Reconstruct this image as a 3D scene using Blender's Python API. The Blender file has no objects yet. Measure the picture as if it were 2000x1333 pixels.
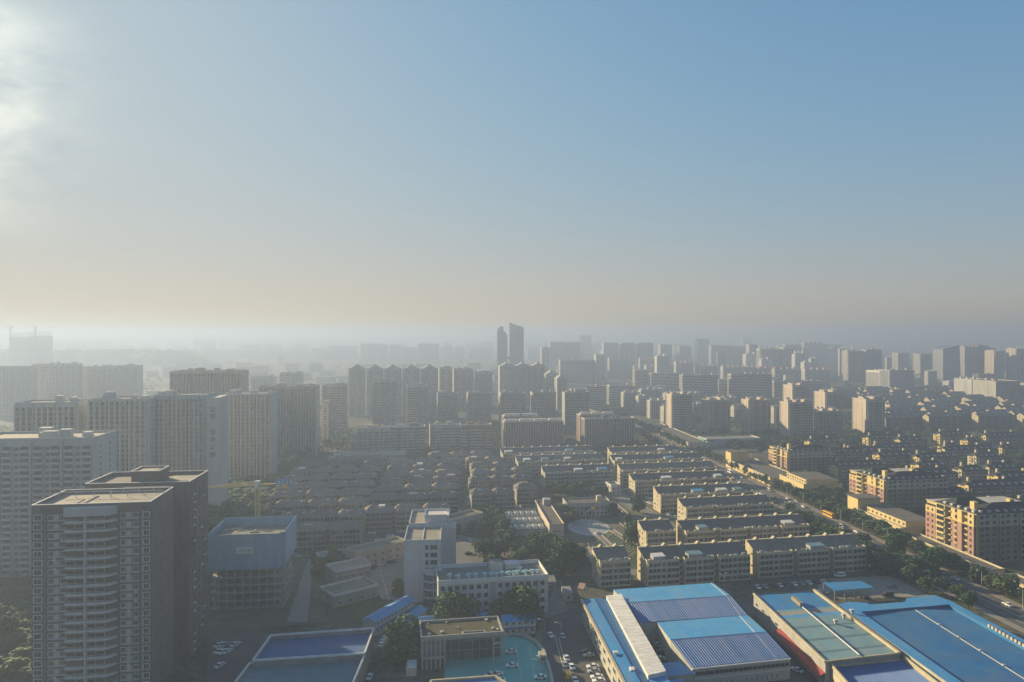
import bpy, math, random
from math import sin, cos, pi, radians, sqrt
random.seed(7)
R = random.Random(11)
S = bpy.context.scene
COL = S.collection
# ---------------------------------------------------------------- camera, light, exposure
FPX, HC, HY = 1400.0, 120.0, 655.0          # focal length in photo pixels, eye height, horizon row
cam = bpy.data.cameras.new("camera")
cam.sensor_width = 36; cam.lens = FPX / 2000 * 36
cam.shift_y = -11.5 / 2000
cam.clip_start = 0.5; cam.clip_end = 30000
camo = bpy.data.objects.new("camera", cam); COL.objects.link(camo)
camo.location = (0, 0, HC); camo.rotation_euler = (radians(90), 0, 0)
S.camera = camo
SUN_AZ, SUN_EL = radians(-51), radians(17)  # azimuth from +Y, negative to the left
W = bpy.data.worlds.new("World"); S.world = W; W.use_nodes = True
nt = W.node_tree; bg = nt.nodes["Background"]
sky = nt.nodes.new("ShaderNodeTexSky"); sky.sky_type = 'NISHITA'; sky.sun_disc = False
sky.sun_elevation = SUN_EL; sky.sun_rotation = SUN_AZ
sky.altitude = 100; sky.air_density = 1.0; sky.dust_density = 1.4; sky.ozone_density = 2.5
def vmath(op, a, b):
    n = nt.nodes.new("ShaderNodeVectorMath"); n.operation = op
    for i, x in enumerate((a, b)):
        if isinstance(x, tuple): n.inputs[i].default_value = x
        else: nt.links.new(x, n.inputs[i])
    return n.outputs[0]
# soft shoulder: a phone's tone curve holds the glow round the sun just outside the frame
sk = vmath('MULTIPLY', sky.outputs[0], (0.100, 0.112, 0.118))
def smath(op, a, b=None):
    n = nt.nodes.new("ShaderNodeMath"); n.operation = op
    for i, x in enumerate((a, b)):
        if x is None: continue
        if isinstance(x, (int, float)): n.inputs[i].default_value = x
        else: nt.links.new(x, n.inputs[i])
    return n.outputs[0]
tcz = nt.nodes.new("ShaderNodeTexCoord"); spz = nt.nodes.new("ShaderNodeSeparateXYZ"); nt.links.new(tcz.outputs["Generated"], spz.inputs[0])
fz = smath('MULTIPLY', smath('POWER', 2.718, smath('MULTIPLY', smath('MAXIMUM', spz.outputs[2], 0.0), -9.0)), .92)
ys = []
sep = nt.nodes.new("ShaderNodeSeparateColor"); nt.links.new(sk, sep.inputs[0]); cmb = nt.nodes.new("ShaderNodeCombineColor")
for i, (gain, top) in enumerate(((1.62, 0.49), (1.9, 0.59), (2.3, 0.64))):
    xx = smath('MULTIPLY', sep.outputs[i], gain); q = smath('MULTIPLY', xx, 1/top)
    yy = smath('DIVIDE', xx, smath('SQRT', smath('ADD', smath('MULTIPLY', q, q), 1.0)))
    ys.append(yy)
# smog layer low in the sky, warm towards the sun and grey away from it
for i, (k0, k1) in enumerate(((-.04, 1.52), (.05, 1.03), (.26, .16))):
    sm = smath('ADD', smath('MULTIPLY', ys[0], k1), k0)
    yy = smath('ADD', smath('MULTIPLY', sm, fz), smath('MULTIPLY', ys[i], smath('SUBTRACT', 1.0, fz)))
    nt.links.new(smath('MULTIPLY', yy, 4.1), cmb.inputs[i])
sk = cmb.outputs[0]
# thin veil of cloud, showing only where the sky round the sun is bright
tcw = nt.nodes.new("ShaderNodeTexCoord"); mpw = nt.nodes.new("ShaderNodeMapping"); mpw.inputs["Scale"].default_value = (1, 1, 2.2); nt.links.new(tcw.outputs["Generated"], mpw.inputs[0])
cn = nt.nodes.new("ShaderNodeTexNoise"); cn.inputs["Scale"].default_value = 9.0; cn.inputs["Detail"].default_value = 7; cn.inputs["Roughness"].default_value = .6; nt.links.new(mpw.outputs[0], cn.inputs["Vector"])
CAZ, CEL = radians(-41), radians(15.5)      # bright thin cloud just beside the sun
sdir = (sin(CAZ)*cos(CEL), cos(CAZ)*cos(CEL), sin(CEL))
dn = nt.nodes.new("ShaderNodeVectorMath"); dn.operation = 'DOT_PRODUCT'; nt.links.new(tcw.outputs["Generated"], dn.inputs[0]); dn.inputs[1].default_value = sdir
glow = smath('POWER', smath('MAXIMUM', dn.outputs["Value"], 0.0), 170.0)
veil = smath('MULTIPLY', smath('ADD', smath('MAXIMUM', smath('SUBTRACT', cn.outputs[0], .36), 0.0), .03), glow)
vc = nt.nodes.new("ShaderNodeCombineColor")
for i, kk in enumerate((13.0, 11.6, 8.0)): nt.links.new(smath('MULTIPLY', veil, kk), vc.inputs[i])
sk = vmath('ADD', sk, vc.outputs[0])
nt.links.new(sk, bg.inputs[0]); bg.inputs[1].default_value = 0.1
sl = bpy.data.lights.new("sun", 'SUN'); sl.energy = 5.0; sl.angle = radians(0.5); sl.color = (1, 0.79, 0.46)
so = bpy.data.objects.new("sun", sl); COL.objects.link(so)
so.rotation_euler = (radians(90) - SUN_EL, 0, -SUN_AZ + pi)
S.view_settings.view_transform = 'Standard'; S.view_settings.look = 'None'
S.view_settings.exposure = 1.3; S.view_settings.gamma = 1; S.view_settings.use_curve_mapping = False
S.render.engine = 'CYCLES'
c = S.cycles; c.use_denoising = True; c.max_bounces = 5; c.diffuse_bounces = 2; c.glossy_bounces = 2
c.transmission_bounces = 2; c.volume_bounces = 0; c.transparent_max_bounces = 4; c.sample_clamp_indirect = 4
HAZE_D, HAZE_G, HAZE_C = 0.00052, 0.31, (0.335, 0.43, 0.635, 1)

# ---------------------------------------------------------------- helpers
def gp(px, py, z=0.0):
    y = FPX * (HC - z) / (py - HY)
    return ((px - 1000) / FPX * y, y)

class MB:
    def __init__(s): s.v = []; s.f = []; s.m = []
    def quad(s, a, b, c, d, m=0):
        n = len(s.v); s.v += [a, b, c, d]; s.f.append((n, n+1, n+2, n+3)); s.m.append(m)
    def tri(s, a, b, c, m=0):
        n = len(s.v); s.v += [a, b, c]; s.f.append((n, n+1, n+2)); s.m.append(m)
    def box(s, x0, y0, z0, x1, y1, z1, m=0, bot=False, top=True, mt=None):
        n = len(s.v)
        s.v += [(x0,y0,z0),(x1,y0,z0),(x1,y1,z0),(x0,y1,z0),(x0,y0,z1),(x1,y0,z1),(x1,y1,z1),(x0,y1,z1)]
        fs = [(0,1,5,4),(1,2,6,5),(2,3,7,6),(3,0,4,7)]
        for q in fs: s.f.append(tuple(n+i for i in q)); s.m.append(m)
        if top: s.f.append((n+4,n+5,n+6,n+7)); s.m.append(m if mt is None else mt)
        if bot: s.f.append((n+3,n+2,n+1,n)); s.m.append(m)
    def prism(s, pts, z0, z1, m=0, mt=None, top=True):      # pts counter-clockwise in plan
        n = len(s.v); k = len(pts)
        s.v += [(p[0], p[1], z0) for p in pts] + [(p[0], p[1], z1) for p in pts]
        for i in range(k):
            j = (i+1) % k; s.f.append((n+i, n+j, n+k+j, n+k+i)); s.m.append(m)
        if top: s.f.append(tuple(n+k+i for i in range(k))); s.m.append(m if mt is None else mt)
    def xprism(s, prof, x0, x1, m=0, mroof=None, roofseg=()):  # profile of (y,z), counter-clockwise seen from +x
        n = len(s.v); k = len(prof)
        s.v += [(x0, p[0], p[1]) for p in prof] + [(x1, p[0], p[1]) for p in prof]
        for i in range(k):
            j = (i+1) % k; s.f.append((n+i, n+k+i, n+k+j, n+j)[::-1]); s.m.append(mroof if i in roofseg else m)
        s.f.append(tuple(n+i for i in range(k))[::-1]); s.m.append(m)
        s.f.append(tuple(n+k+i for i in range(k))); s.m.append(m)
    def ring(s, x0, y0, x1, y1, z0, z1, t, m=0):             # parapet
        s.box(x0, y0, z0, x1, y0+t, z1, m); s.box(x0, y1-t, z0, x1, y1, z1, m)
        s.box(x0, y0+t, z0, x0+t, y1-t, z1, m); s.box(x1-t, y0+t, z0, x1, y1-t, z1, m)
    def bar(s, a, b, r, m=0):
        ax, ay, az = a; bx, by, bz = b
        dx, dy, dz = bx-ax, by-ay, bz-az; L = sqrt(dx*dx+dy*dy+dz*dz) or 1
        ux, uy, uz = dx/L, dy/L, dz/L
        if abs(uz) < .9: px, py, pz = -uy, ux, 0
        else: px, py, pz = 1, 0, 0
        l = sqrt(px*px+py*py+pz*pz); px/=l; py/=l; pz/=l
        qx, qy, qz = uy*pz-uz*py, uz*px-ux*pz, ux*py-uy*px
        n = len(s.v)
        for (ox, oy, oz) in (a, b):
            for (i, j) in ((-1,-1),(1,-1),(1,1),(-1,1)):
                s.v.append((ox+r*(i*px+j*qx), oy+r*(i*py+j*qy), oz+r*(i*pz+j*qz)))
        for q in ((0,1,5,4),(1,2,6,5),(2,3,7,6),(3,0,4,7),(4,5,6,7),(3,2,1,0)):
            s.f.append(tuple(n+i for i in q)); s.m.append(m)
    def mesh(s, name, mats):
        me = bpy.data.meshes.new(name); me.from_pydata(s.v, [], s.f)
        for mm in mats: me.materials.append(mm)
        if len(mats) > 1: me.polygons.foreach_set("material_index", s.m)
        return me
    def split(s, name, mats, parent=None):
        par = list(range(len(s.v)))
        def fd(a):
            while par[a] != a: par[a] = par[par[a]]; a = par[a]
            return a
        for f in s.f:
            for q in f[1:]: par[fd(q)] = fd(f[0])
        isl = {}
        for f, m in zip(s.f, s.m): isl.setdefault(fd(f[0]), []).append((f, m))
        for fs in isl.values():
            mp = {}; b = MB()
            for f, m in fs:
                nf = []
                for q in f:
                    if q not in mp: mp[q] = len(b.v); b.v.append(s.v[q])
                    nf.append(mp[q])
                b.f.append(tuple(nf)); b.m.append(m)
            b.obj(name, mats, parent)
    def obj(s, name, mats, parent=None, kind=None, loc=None):
        if not isinstance(mats, (list, tuple)): mats = [mats]
        return inst(name, s.mesh(name, mats), parent, kind, loc)

def inst(name, me, parent=None, kind=None, loc=None, rz=0.0):
    o = bpy.data.objects.new(name, me); COL.objects.link(o)
    if parent: o.parent = parent
    if kind: o["kind"] = kind
    if loc: o.location = loc
    if rz: o.rotation_euler = (0, 0, rz)
    return o
def tag(o, label, cat, group=None):
    o["label"] = label; o["category"] = cat
    if group: o["group"] = group
    return o
def thing(name, loc, rz, label, cat, group=None):
    o = bpy.data.objects.new(name, None); COL.objects.link(o)
    o.empty_display_size = 1
    o.location = (loc[0], loc[1], loc[2] if len(loc) > 2 else 0); o.rotation_euler = (0, 0, rz)
    return tag(o, label, cat, group)
def copy_tree(o, parent=None):
    n = o.copy(); COL.objects.link(n)
    if parent: n.parent = parent
    for ch in o.children: copy_tree(ch, n)
    return n
def struct(name, mb, m):
    return mb.obj(name, m, None, "structure")

# ---------------------------------------------------------------- materials
def mat(name, col, col2=None, sc=0.6, rough=0.85, metal=0.0, spec=0.3, bump=0.0, stretch=(1,1,1), lo=.35, hi=.65, stain=0.0, scol=(.3,.28,.25), ssc=.18, sst=(1,1,1)):
    m = bpy.data.materials.new(name); m.use_nodes = True; t = m.node_tree; b = t.nodes["Principled BSDF"]
    b.inputs["Roughness"].default_value = rough; b.inputs["Metallic"].default_value = metal
    b.inputs["Specular IOR Level"].default_value = spec
    c1 = (*col, 1)
    if col2 is None: col2 = tuple(x*.72 for x in col)
    tc = t.nodes.new("ShaderNodeTexCoord"); mp = t.nodes.new("ShaderNodeMapping"); mp.inputs["Scale"].default_value = stretch
    t.links.new(tc.outputs["Object"], mp.inputs[0])
    n = t.nodes.new("ShaderNodeTexNoise"); n.inputs["Scale"].default_value = sc; n.inputs["Detail"].default_value = 5; n.inputs["Roughness"].default_value = .65
    t.links.new(mp.outputs[0], n.inputs["Vector"])
    r = t.nodes.new("ShaderNodeValToRGB"); r.color_ramp.elements[0].position = lo; r.color_ramp.elements[1].position = hi
    r.color_ramp.elements[0].color = c1; r.color_ramp.elements[1].color = (*col2, 1)
    t.links.new(n.outputs[0], r.inputs[0]); 
    if stain:
        mp2 = t.nodes.new("ShaderNodeMapping"); mp2.inputs["Scale"].default_value = sst; t.links.new(tc.outputs["Object"], mp2.inputs[0])
        n2 = t.nodes.new("ShaderNodeTexNoise"); n2.inputs["Scale"].default_value = ssc; n2.inputs["Detail"].default_value = 8; n2.inputs["Roughness"].default_value = .7; t.links.new(mp2.outputs[0], n2.inputs["Vector"])
        r2 = t.nodes.new("ShaderNodeValToRGB"); r2.color_ramp.elements[0].position = .43; r2.color_ramp.elements[1].position = .66
        r2.color_ramp.elements[0].color = (0,0,0,1); r2.color_ramp.elements[1].color = (stain,stain,stain,1); t.links.new(n2.outputs[0], r2.inputs[0])
        mx = t.nodes.new("ShaderNodeMix"); mx.data_type = 'RGBA'; t.links.new(r2.outputs[0], mx.inputs[0]); t.links.new(r.outputs[0], mx.inputs[6]); mx.inputs[7].default_value = (*scol, 1)
        t.links.new(mx.outputs[2], b.inputs["Base Color"])
    else: t.links.new(r.outputs[0], b.inputs["Base Color"])
    if bump:
        bp = t.nodes.new("ShaderNodeBump"); bp.inputs["Strength"].default_value = bump; bp.inputs["Distance"].default_value = .1
        t.links.new(n.outputs[0], bp.inputs["Height"]); t.links.new(bp.outputs[0], b.inputs["Normal"])
    return m
def glassmat(name, dark, light, p=.3, cell=(1/3.3, 1/3.3, 1/3.0), rough=.12):
    m = bpy.data.materials.new(name); m.use_nodes = True; t = m.node_tree; b = t.nodes["Principled BSDF"]
    b.inputs["Roughness"].default_value = rough; b.inputs["Specular IOR Level"].default_value = .6
    tc = t.nodes.new("ShaderNodeTexCoord"); mp = t.nodes.new("ShaderNodeMapping"); mp.inputs["Scale"].default_value = cell
    fl = t.nodes.new("ShaderNodeVectorMath"); fl.operation = 'FLOOR'
    wn = t.nodes.new("ShaderNodeTexWhiteNoise")
    t.links.new(tc.outputs["Object"], mp.inputs[0]); t.links.new(mp.outputs[0], fl.inputs[0]); t.links.new(fl.outputs[0], wn.inputs[0])
    r = t.nodes.new("ShaderNodeValToRGB"); e = r.color_ramp.elements
    e[0].position = 1-p; e[0].color = (*dark, 1); e[1].position = 1; e[1].color = (*light, 1)
    t.links.new(wn.outputs[0], r.inputs[0]); t.links.new(r.outputs[0], b.inputs["Base Color"])
    return m
M = {}
M['asphalt'] = mat('asphalt', (.07,.07,.07), (.1,.098,.094), .15, stain=.6, scol=(.12,.115,.105), ssc=.09)
M['asphalt_light'] = mat('asphalt_light', (.11,.108,.10), (.15,.145,.135), .12)
M['paving'] = mat('paving', (.28,.24,.2), (.2,.18,.16), .3)
M['concrete'] = mat('concrete', (.3,.29,.27), (.2,.195,.185), .25)
M['concrete_dark'] = mat('concrete_dark', (.21,.205,.19), (.14,.14,.125), .3, stain=.6, scol=(.09,.11,.06), ssc=.08)
M['plaza'] = mat('plaza', (.33,.32,.31), (.25,.245,.24), .2)
M['reflection_paving'] = mat('teal_reflection_paving', (.09,.38,.34), (.13,.44,.39), .12)  # teal reflection in the window glass, put into the paving colour
M['grass'] = mat('grass', (.035,.06,.022), (.07,.08,.035), .18)
M['soil'] = mat('soil', (.13,.115,.08), (.07,.08,.04), .12)
M['white'] = mat('white_paint', (.66,.66,.65), (.5,.5,.49), .5, .6)
M['white_line'] = mat('line_paint', (.6,.6,.58), (.45,.45,.43), 1.5)
M['frame'] = mat('window_frame', (.55,.56,.56), (.42,.43,.43), .8, .5)
M['cream'] = mat('cream_render', (.50,.44,.30), (.41,.36,.25), .2, stretch=(1,1,.3), stain=.5, scol=(.27,.24,.18), sst=(1.6,1.6,.25), ssc=.35)
M['cream_pale'] = mat('pale_render', (.44,.43,.38), (.35,.35,.31), .2, stretch=(1,1,.3), stain=.5, scol=(.24,.235,.21), sst=(1.6,1.6,.25), ssc=.35)
M['beige'] = mat('beige_render', (.52,.44,.35), (.44,.37,.3), .15, stretch=(1,1,.3), stain=.4, scol=(.26,.22,.18), sst=(1.6,1.6,.25), ssc=.3)
M['grey_wall'] = mat('grey_render', (.38,.37,.35), (.29,.285,.27), .2, stretch=(1,1,.3), stain=.4, scol=(.2,.2,.19), sst=(1.6,1.6,.25), ssc=.3)
M['lgrey_wall'] = mat('light_grey_render', (.46,.46,.44), (.37,.37,.36), .1, stretch=(1,1,.3))
M['brick_dark'] = mat('dark_brick', (.15,.132,.118), (.11,.098,.09), .25, stretch=(1,1,.4))
M['brick_and_shade'] = mat('brown_brick_and_shade', (.24,.2,.165), (.18,.15,.125), .25, stretch=(1,1,.4))  # brick of the apartment fronts; on townhouses its darkness stands for shade
M['brick_red'] = mat('red_brick', (.27,.13,.09), (.2,.1,.075), .2, stretch=(1,1,.4))
M['pink'] = mat('salmon_render', (.36,.22,.17), (.31,.19,.15), .2)
M['yellow'] = mat('yellow_render', (.58,.45,.2), (.5,.39,.18), .2)
M['tile_white'] = mat('white_tile_cladding', (.62,.57,.56), (.52,.48,.47), 1.2, stretch=(.2,.2,2.5), stain=.35, scol=(.3,.28,.27), sst=(1.6,1.6,.25), ssc=.3)
M['roof_grey'] = mat('roof_felt', (.15,.138,.12), (.105,.098,.087), .35, spec=.05, rough=1.0, stain=.5, scol=(.2,.19,.17), ssc=.25)
M['roof_brown'] = mat('roof_tile', (.23,.2,.165), (.15,.132,.11), .4, spec=.05, rough=1.0)
M['hazy_beige'] = mat('weathered_render', (.3,.27,.23), (.22,.2,.17), .2, stretch=(1,1,.3))
M['roof_dark'] = mat('dark_slate', (.04,.046,.045), (.06,.064,.06), .5, spec=.08, rough=1.0)
M['roof_flat'] = mat('flat_roof', (.3,.27,.22), (.2,.185,.16), .25)
M['roof_orange'] = mat('orange_tile', (.5,.16,.08), (.42,.14,.08), .5)
M['blue'] = mat('blue_sheet', (.006,.15,.38), (.012,.18,.43), .12, rough=.55, spec=.3, stain=.55, scol=(.10,.16,.22), sst=(2.2,.35,1))
M['blue_light'] = mat('pale_blue_sheet', (.03,.22,.48), (.05,.26,.52), .12, rough=.5, spec=.3, stain=.6, scol=(.15,.27,.38), sst=(2.2,.35,1))
M['blue_deep'] = mat('deep_blue_sheet', (.008,.085,.24), (.014,.115,.29), .08, rough=.55, spec=.3, stain=.5, scol=(.08,.13,.2), ssc=.1)
M['teal'] = mat('faded_blue_sheet', (.15,.27,.31), (.11,.22,.27), .15, rough=.5, stain=.6, scol=(.24,.25,.22), sst=(1.5,.5,1))
M['sheet_white'] = mat('white_sheet', (.74,.72,.68), (.64,.63,.6), .3, rough=.5, stain=.5, scol=(.32,.29,.25), sst=(.5,2,1), ssc=.4)
M['red'] = mat('red_sheet', (.32,.05,.05), (.25,.06,.055), .5)
M['rib'] = mat('painted_glint_rib', (.09,.18,.42), (.07,.15,.38), .3, rough=.6, spec=.3)  # ribs paler than their sheet: the roof's glint stripes painted in
M['net'] = mat('blue_net', (.2,.33,.44), (.15,.27,.4), .3, stretch=(1,1,.3))
M['leaf'] = mat('leaf', (.03,.085,.03), (.075,.14,.05), .5, lo=.4, hi=.6)
M['leaf_b'] = mat('leaf_olive', (.09,.13,.045), (.045,.08,.03), .5)
M['leaf_y'] = mat('leaf_yellow', (.2,.17,.04), (.12,.12,.035), .5)
M['bark'] = mat('bark', (.09,.07,.05), (.06,.05,.04), 1)
M['metal'] = mat('metal', (.4,.42,.43), (.3,.32,.33), 1, rough=.45, metal=.4)
M['vent'] = mat('vent_blue', (.35,.6,.68), (.5,.62,.66), .6, rough=.4)
M['crane'] = mat('crane_yellow', (.62,.42,.12), (.5,.36,.14), 1)
M['green_net'] = mat('green_net', (.04,.3,.2), (.05,.22,.14), 1)
M['glass'] = glassmat('glass', (.022,.03,.034), (.15,.16,.155), .22)
M['glass_b'] = glassmat('glass_blue', (.06,.09,.12), (.14,.18,.21), .4, rough=.08)
M['glass_d'] = glassmat('glass_dim', (.05,.055,.06), (.18,.18,.17), .25, rough=.25)
for k, cc in dict(car_white=(.75,.75,.75), car_black=(.02,.02,.022), car_silver=(.35,.37,.39), car_red=(.4,.03,.03), car_yellow=(.75,.42,.03), car_blue=(.06,.18,.4), car_grey=(.13,.14,.15)).items():
    M[k] = mat(k, cc, tuple(x*.95 for x in cc), .5, rough=.25, spec=.6)
M['rubber'] = mat('rubber', (.02,.02,.02), (.03,.03,.03), 1)
M['car_glass'] = mat('car_glass', (.02,.025,.03), (.03,.03,.035), 1, rough=.08, spec=.7)
# ---------------------------------------------------------------- building kit
FOOT = []                                   # occupied ground: x, y, w, d, angle
def occupy(x, y, w, d, a): FOOT.append((x, y, w, d, cos(a), sin(a)))
def free(x, y, pad=1.5):
    for (fx, fy, w, d, c_, s_) in FOOT:
        dx, dy = x-fx, y-fy; u = dx*c_+dy*s_; v = -dx*s_+dy*c_
        if -pad < u < w+pad and -pad < v < d+pad: return False
    return True
def plc(px0, px1, yb, yt, rot=10):
    a = radians(rot); x, y = gp(px0, yb); t = (px1-1000)/FPX
    w = (t*y - x) / (cos(a) - t*sin(a)); h = HC - (yt-HY)/FPX*y
    return x, y, a, w, h
class Side:                                   # maps (along, out, z) on one facade of a w x d box
    def __init__(s, k, w, d): s.k, s.w, s.d = k, w, d; s.L = w if k in 'FB' else d
    def p(s, u, o, z):
        if s.k == 'F': return (u, -o, z)
        if s.k == 'B': return (s.w-u, s.d+o, z)
        if s.k == 'L': return (-o, s.d-u, z)
        return (s.w+o, u, z)
    def box(s, mb, u0, u1, o0, o1, z0, z1, m=0, bot=False):
        a = s.p(u0, o0, z0); b = s.p(u1, o1, z1)
        mb.box(min(a[0],b[0]), min(a[1],b[1]), z0, max(a[0],b[0]), max(a[1],b[1]), z1, m, bot=bot)
    def quad(s, mb, u0, u1, o, z0, z1, m=0):
        mb.quad(s.p(u0,o,z0), s.p(u1,o,z0), s.p(u1,o,z1), s.p(u0,o,z1), m)
def cols_facade(S_, wall, glass, h, z0, fh, sp, ww, wh, pil=.3, pilw=.5, margin=1.2, off=0.04, sill=True, skip=()):
    """columns of windows between proud pilasters"""
    n = max(1, int((S_.L-2*margin)/sp)); pit = (S_.L-2*margin)/n; nf = int((h-z0-.6)/fh)
    for i in range(n):
        c0 = margin+pit*(i+.5)
        if i in skip: continue
        for k in range(nf):
            z = z0+k*fh+.9
            S_.quad(glass, c0-ww/2, c0+ww/2, off, z, z+wh)
            if sill: S_.box(wall, c0-ww/2-.1, c0+ww/2+.1, 0, .22, z-.18, z-.02, 1, bot=True)
        if pil and i: S_.box(wall, margin+pit*i-pilw/2, margin+pit*i+pilw/2, 0, pil, z0, h, 1)
def band_facade(S_, wall, glass, h, z0, fh, bays, out=1.1, rail=1.0):
    """stacked balconies: slab bands with recessed dark glazing"""
    nf = int((h-z0-.4)/fh)
    for (u0, u1) in bays:
        for k in range(nf):
            z = z0+k*fh
            S_.box(wall, u0, u1, 0, out, z-.15, z+rail, 1, bot=True)
            S_.quad(glass, u0+.15, u1-.15, .05, z+rail, z+fh-.2)
        S_.box(wall, u0-.2, u0, 0, out*.8, z0, z0+nf*fh, 1); S_.box(wall, u1, u1+.2, 0, out*.8, z0, z0+nf*fh, 1)
def roof_stuff(mb, w, d, h, rr, n=3, m=0, big=4.5):
    for i in range(n):
        bw, bd = rr.uniform(3, big*1.5), rr.uniform(2.5, min(big, d*.5)); x = rr.uniform(.5, max(.6, w-bw-.5)); y = rr.uniform(d*.25, max(d*.26, d-bd-.5))
        mb.box(x, y, h, x+bw, y+bd, h+rr.uniform(1.8, 4.2), m)
FHT = 3.0
def tower(name, px0, px1, yb, yt, d, rot, style, label, cat='tower block', group=None, wall='beige', trim=None, roofm='roof_flat', pent=0, xyz=None, seed=None, glass='glass_d', left_plain=False):
    if xyz: x, y, a, w, h = xyz
    else: x, y, a, w, h = plc(px0, px1, yb, yt, rot)
    rr = random.Random(seed if seed is not None else int(px0*7+yt*13))
    t = thing(name, (x, y), a, label, cat, group); occupy(x, y, w, d, a)
    wl, gl, rf = MB(), MB(), MB()
    wm = [M[wall], M[trim or wall]]
    F, L, Rr = Side('F', w, d), Side('L', w, d), Side('R', w, d)
    if style == 'silhouette':
        wl.box(0, 0, 0, w, d, h, 0)
        n = max(2, int(w/9)); 
        for i in range(n):
            u = w*(i+.15)/n; F.box(wl, u, u+w/n*.7, 0, 1.2, 0, h-rr.uniform(0, 2.5), 0)
        nf = int(h/3.1)
        for i in range(n):
            for k in range(1, nf): F.quad(gl, w*(i+.25)/n, w*(i+.75)/n, 1.24, k*3.1, k*3.1+1.5)
        for k in range(1, nf):
            for S_ in (L, Rr): S_.quad(gl, d*.3, d*.42, .05, k*3.1, k*3.1+1.4); S_.quad(gl, d*.6, d*.72, .05, k*3.1, k*3.1+1.4)
    elif style == 'cols' or style == 'pilaster':
        wl.box(0, 0, 0, w, d, h, 0)
        nb = max(2, round(w/11)); fine = style == 'pilaster'
        for i in range(nb):                                    # projecting bays
            u0, u1 = w*i/nb+1.1, w*(i+1)/nb-1.1
            F.box(wl, u0, u1, 0, 1.3, 0, h+.02-rr.choice((0, 0, .6)), 0)
            sub = Side('F', w, d)
            nn = max(2, round((u1-u0)/(3.3 if fine else 3.0))); pit = (u1-u0)/nn; nf = int(h/FHT)
            for j in range(nn):
                c0 = u0+pit*(j+.5)
                for k in range(nf):
                    F.quad(gl, c0-pit*.3, c0+pit*.3, 1.34, k*FHT+(.1 if fine else .6), k*FHT+(2.8 if fine else 2.5))
                F.box(wl, u0+pit*j-(.4 if fine else .2), u0+pit*j+(.4 if fine else .2), 1.3, 2.1 if fine else 1.75, 0, h, 1)
            F.box(wl, u1-.2, u1+.2, 1.3, 1.75, 0, h, 1)
        for i in range(nb-1):
            u = w*(i+1)/nb
            for k in range(int(h/FHT)): F.quad(gl, u-.8, u+.8, .05, k*FHT+.5, k*FHT+2.5)
        for S_ in (L, Rr):
            nf = int(h/FHT)
            for k in range(nf):
                for q in ((.5,) if left_plain else (.28, .72)): S_.quad(gl, d*q-.6, d*q+.6, .05, k*FHT+.9, k*FHT+2.2)
            S_.box(wl, 0, 1, 0, .4, 0, h, 1); S_.box(wl, d-1, d, 0, .4, 0, h, 1)
    elif style == 'balcony':
        wl.box(0, 0, 0, w, d, h, 0); nb = max(1, round(w/15))
        for i in range(nb):
            u0, u1 = w*i/nb, w*(i+1)/nb; q = (u1-u0)
            band_facade(F, wl, gl, h, 0, FHT, [(u0+q*.06, u0+q*.36), (u0+q*.64, u0+q*.94)], out=1.2)
            for k in range(int(h/FHT)): F.quad(gl, u0+q*.43, u0+q*.57, .05, k*FHT+.9, k*FHT+2.4)
            F.box(wl, u0-.3, u0+.3, 0, 1.5, 0, h, 1)
        for S_ in (L, Rr):
            for k in range(int(h/FHT)):
                S_.quad(gl, d*.3-.5, d*.3+.5, .05, k*FHT+.9, k*FHT+2.2); S_.quad(gl, d*.7-.7, d*.7+.7, .05, k*FHT+.9, k*FHT+2.2)
    elif style == 'grid':
        wl.box(0, 0, 0, w, d, h, 0)
        for S_ in (F, L, Rr): cols_facade(S_, wl, gl, h, 0, FHT, 3.4, 2.0, 1.7, pil=.35, pilw=.7)
    elif style == 'stripes':
        wl.box(0, 0, 0, w, d, h, 0)
        for S_ in (F, L, Rr):
            for k in range(int(h/FHT)): S_.box(wl, 0, S_.L, 0, .5, k*FHT-.1, k*FHT+1.1, 1, bot=True); S_.quad(gl, .6, S_.L-.6, .05, k*FHT+1.1, k*FHT+2.8)
    elif style == 'curtain':
        wl.box(0, 0, 0, w, d, h, 0)
        for S_ in (F, L, Rr):
            S_.quad(gl, .4, S_.L-.4, .06, 4, h-1)
            for i in range(int(S_.L/5)+1): S_.box(wl, min(S_.L-.3, i*5), min(S_.L, i*5+.3), 0, .3, 0, h, 1)
            for k in range(1, int(h/12)): S_.box(wl, 0, S_.L, 0, .3, k*12, k*12+.5, 1)
    elif style == 'ribs':
        wl.box(0, 0, 0, w, d, h, 0)
        for S_ in (F, L, Rr):
            n = int(S_.L/3)
            for i in range(n+1): S_.box(wl, S_.L*i/n-.5 if i else 0, min(S_.L, S_.L*i/n+.5), 0, .7, 0, h-2, 1)
            for i in range(n):
                for k in range(int((h-3)/FHT)): S_.quad(gl, S_.L*i/n+.6, S_.L*(i+1)/n-.6, .05, k*FHT+.6, k*FHT+2.5)
    # roofs
    rf.quad((.3,.3,h+.03),(w-.3,.3,h+.03),(w-.3,d-.3,h+.03),(.3,d-.3,h+.03), 0)
    par = MB(); par.ring(-.15, -.15, w+.15, d+.15, h-.05, h+1.1, .35)
    o = wl.obj('wall', wm, t)
    if gl.f: gl.obj('window', M[glass], t, 'stuff')
    rf.obj('roof', M[roofm], t); par.obj('parapet', M[trim or wall], t)
    ph = MB()
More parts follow.
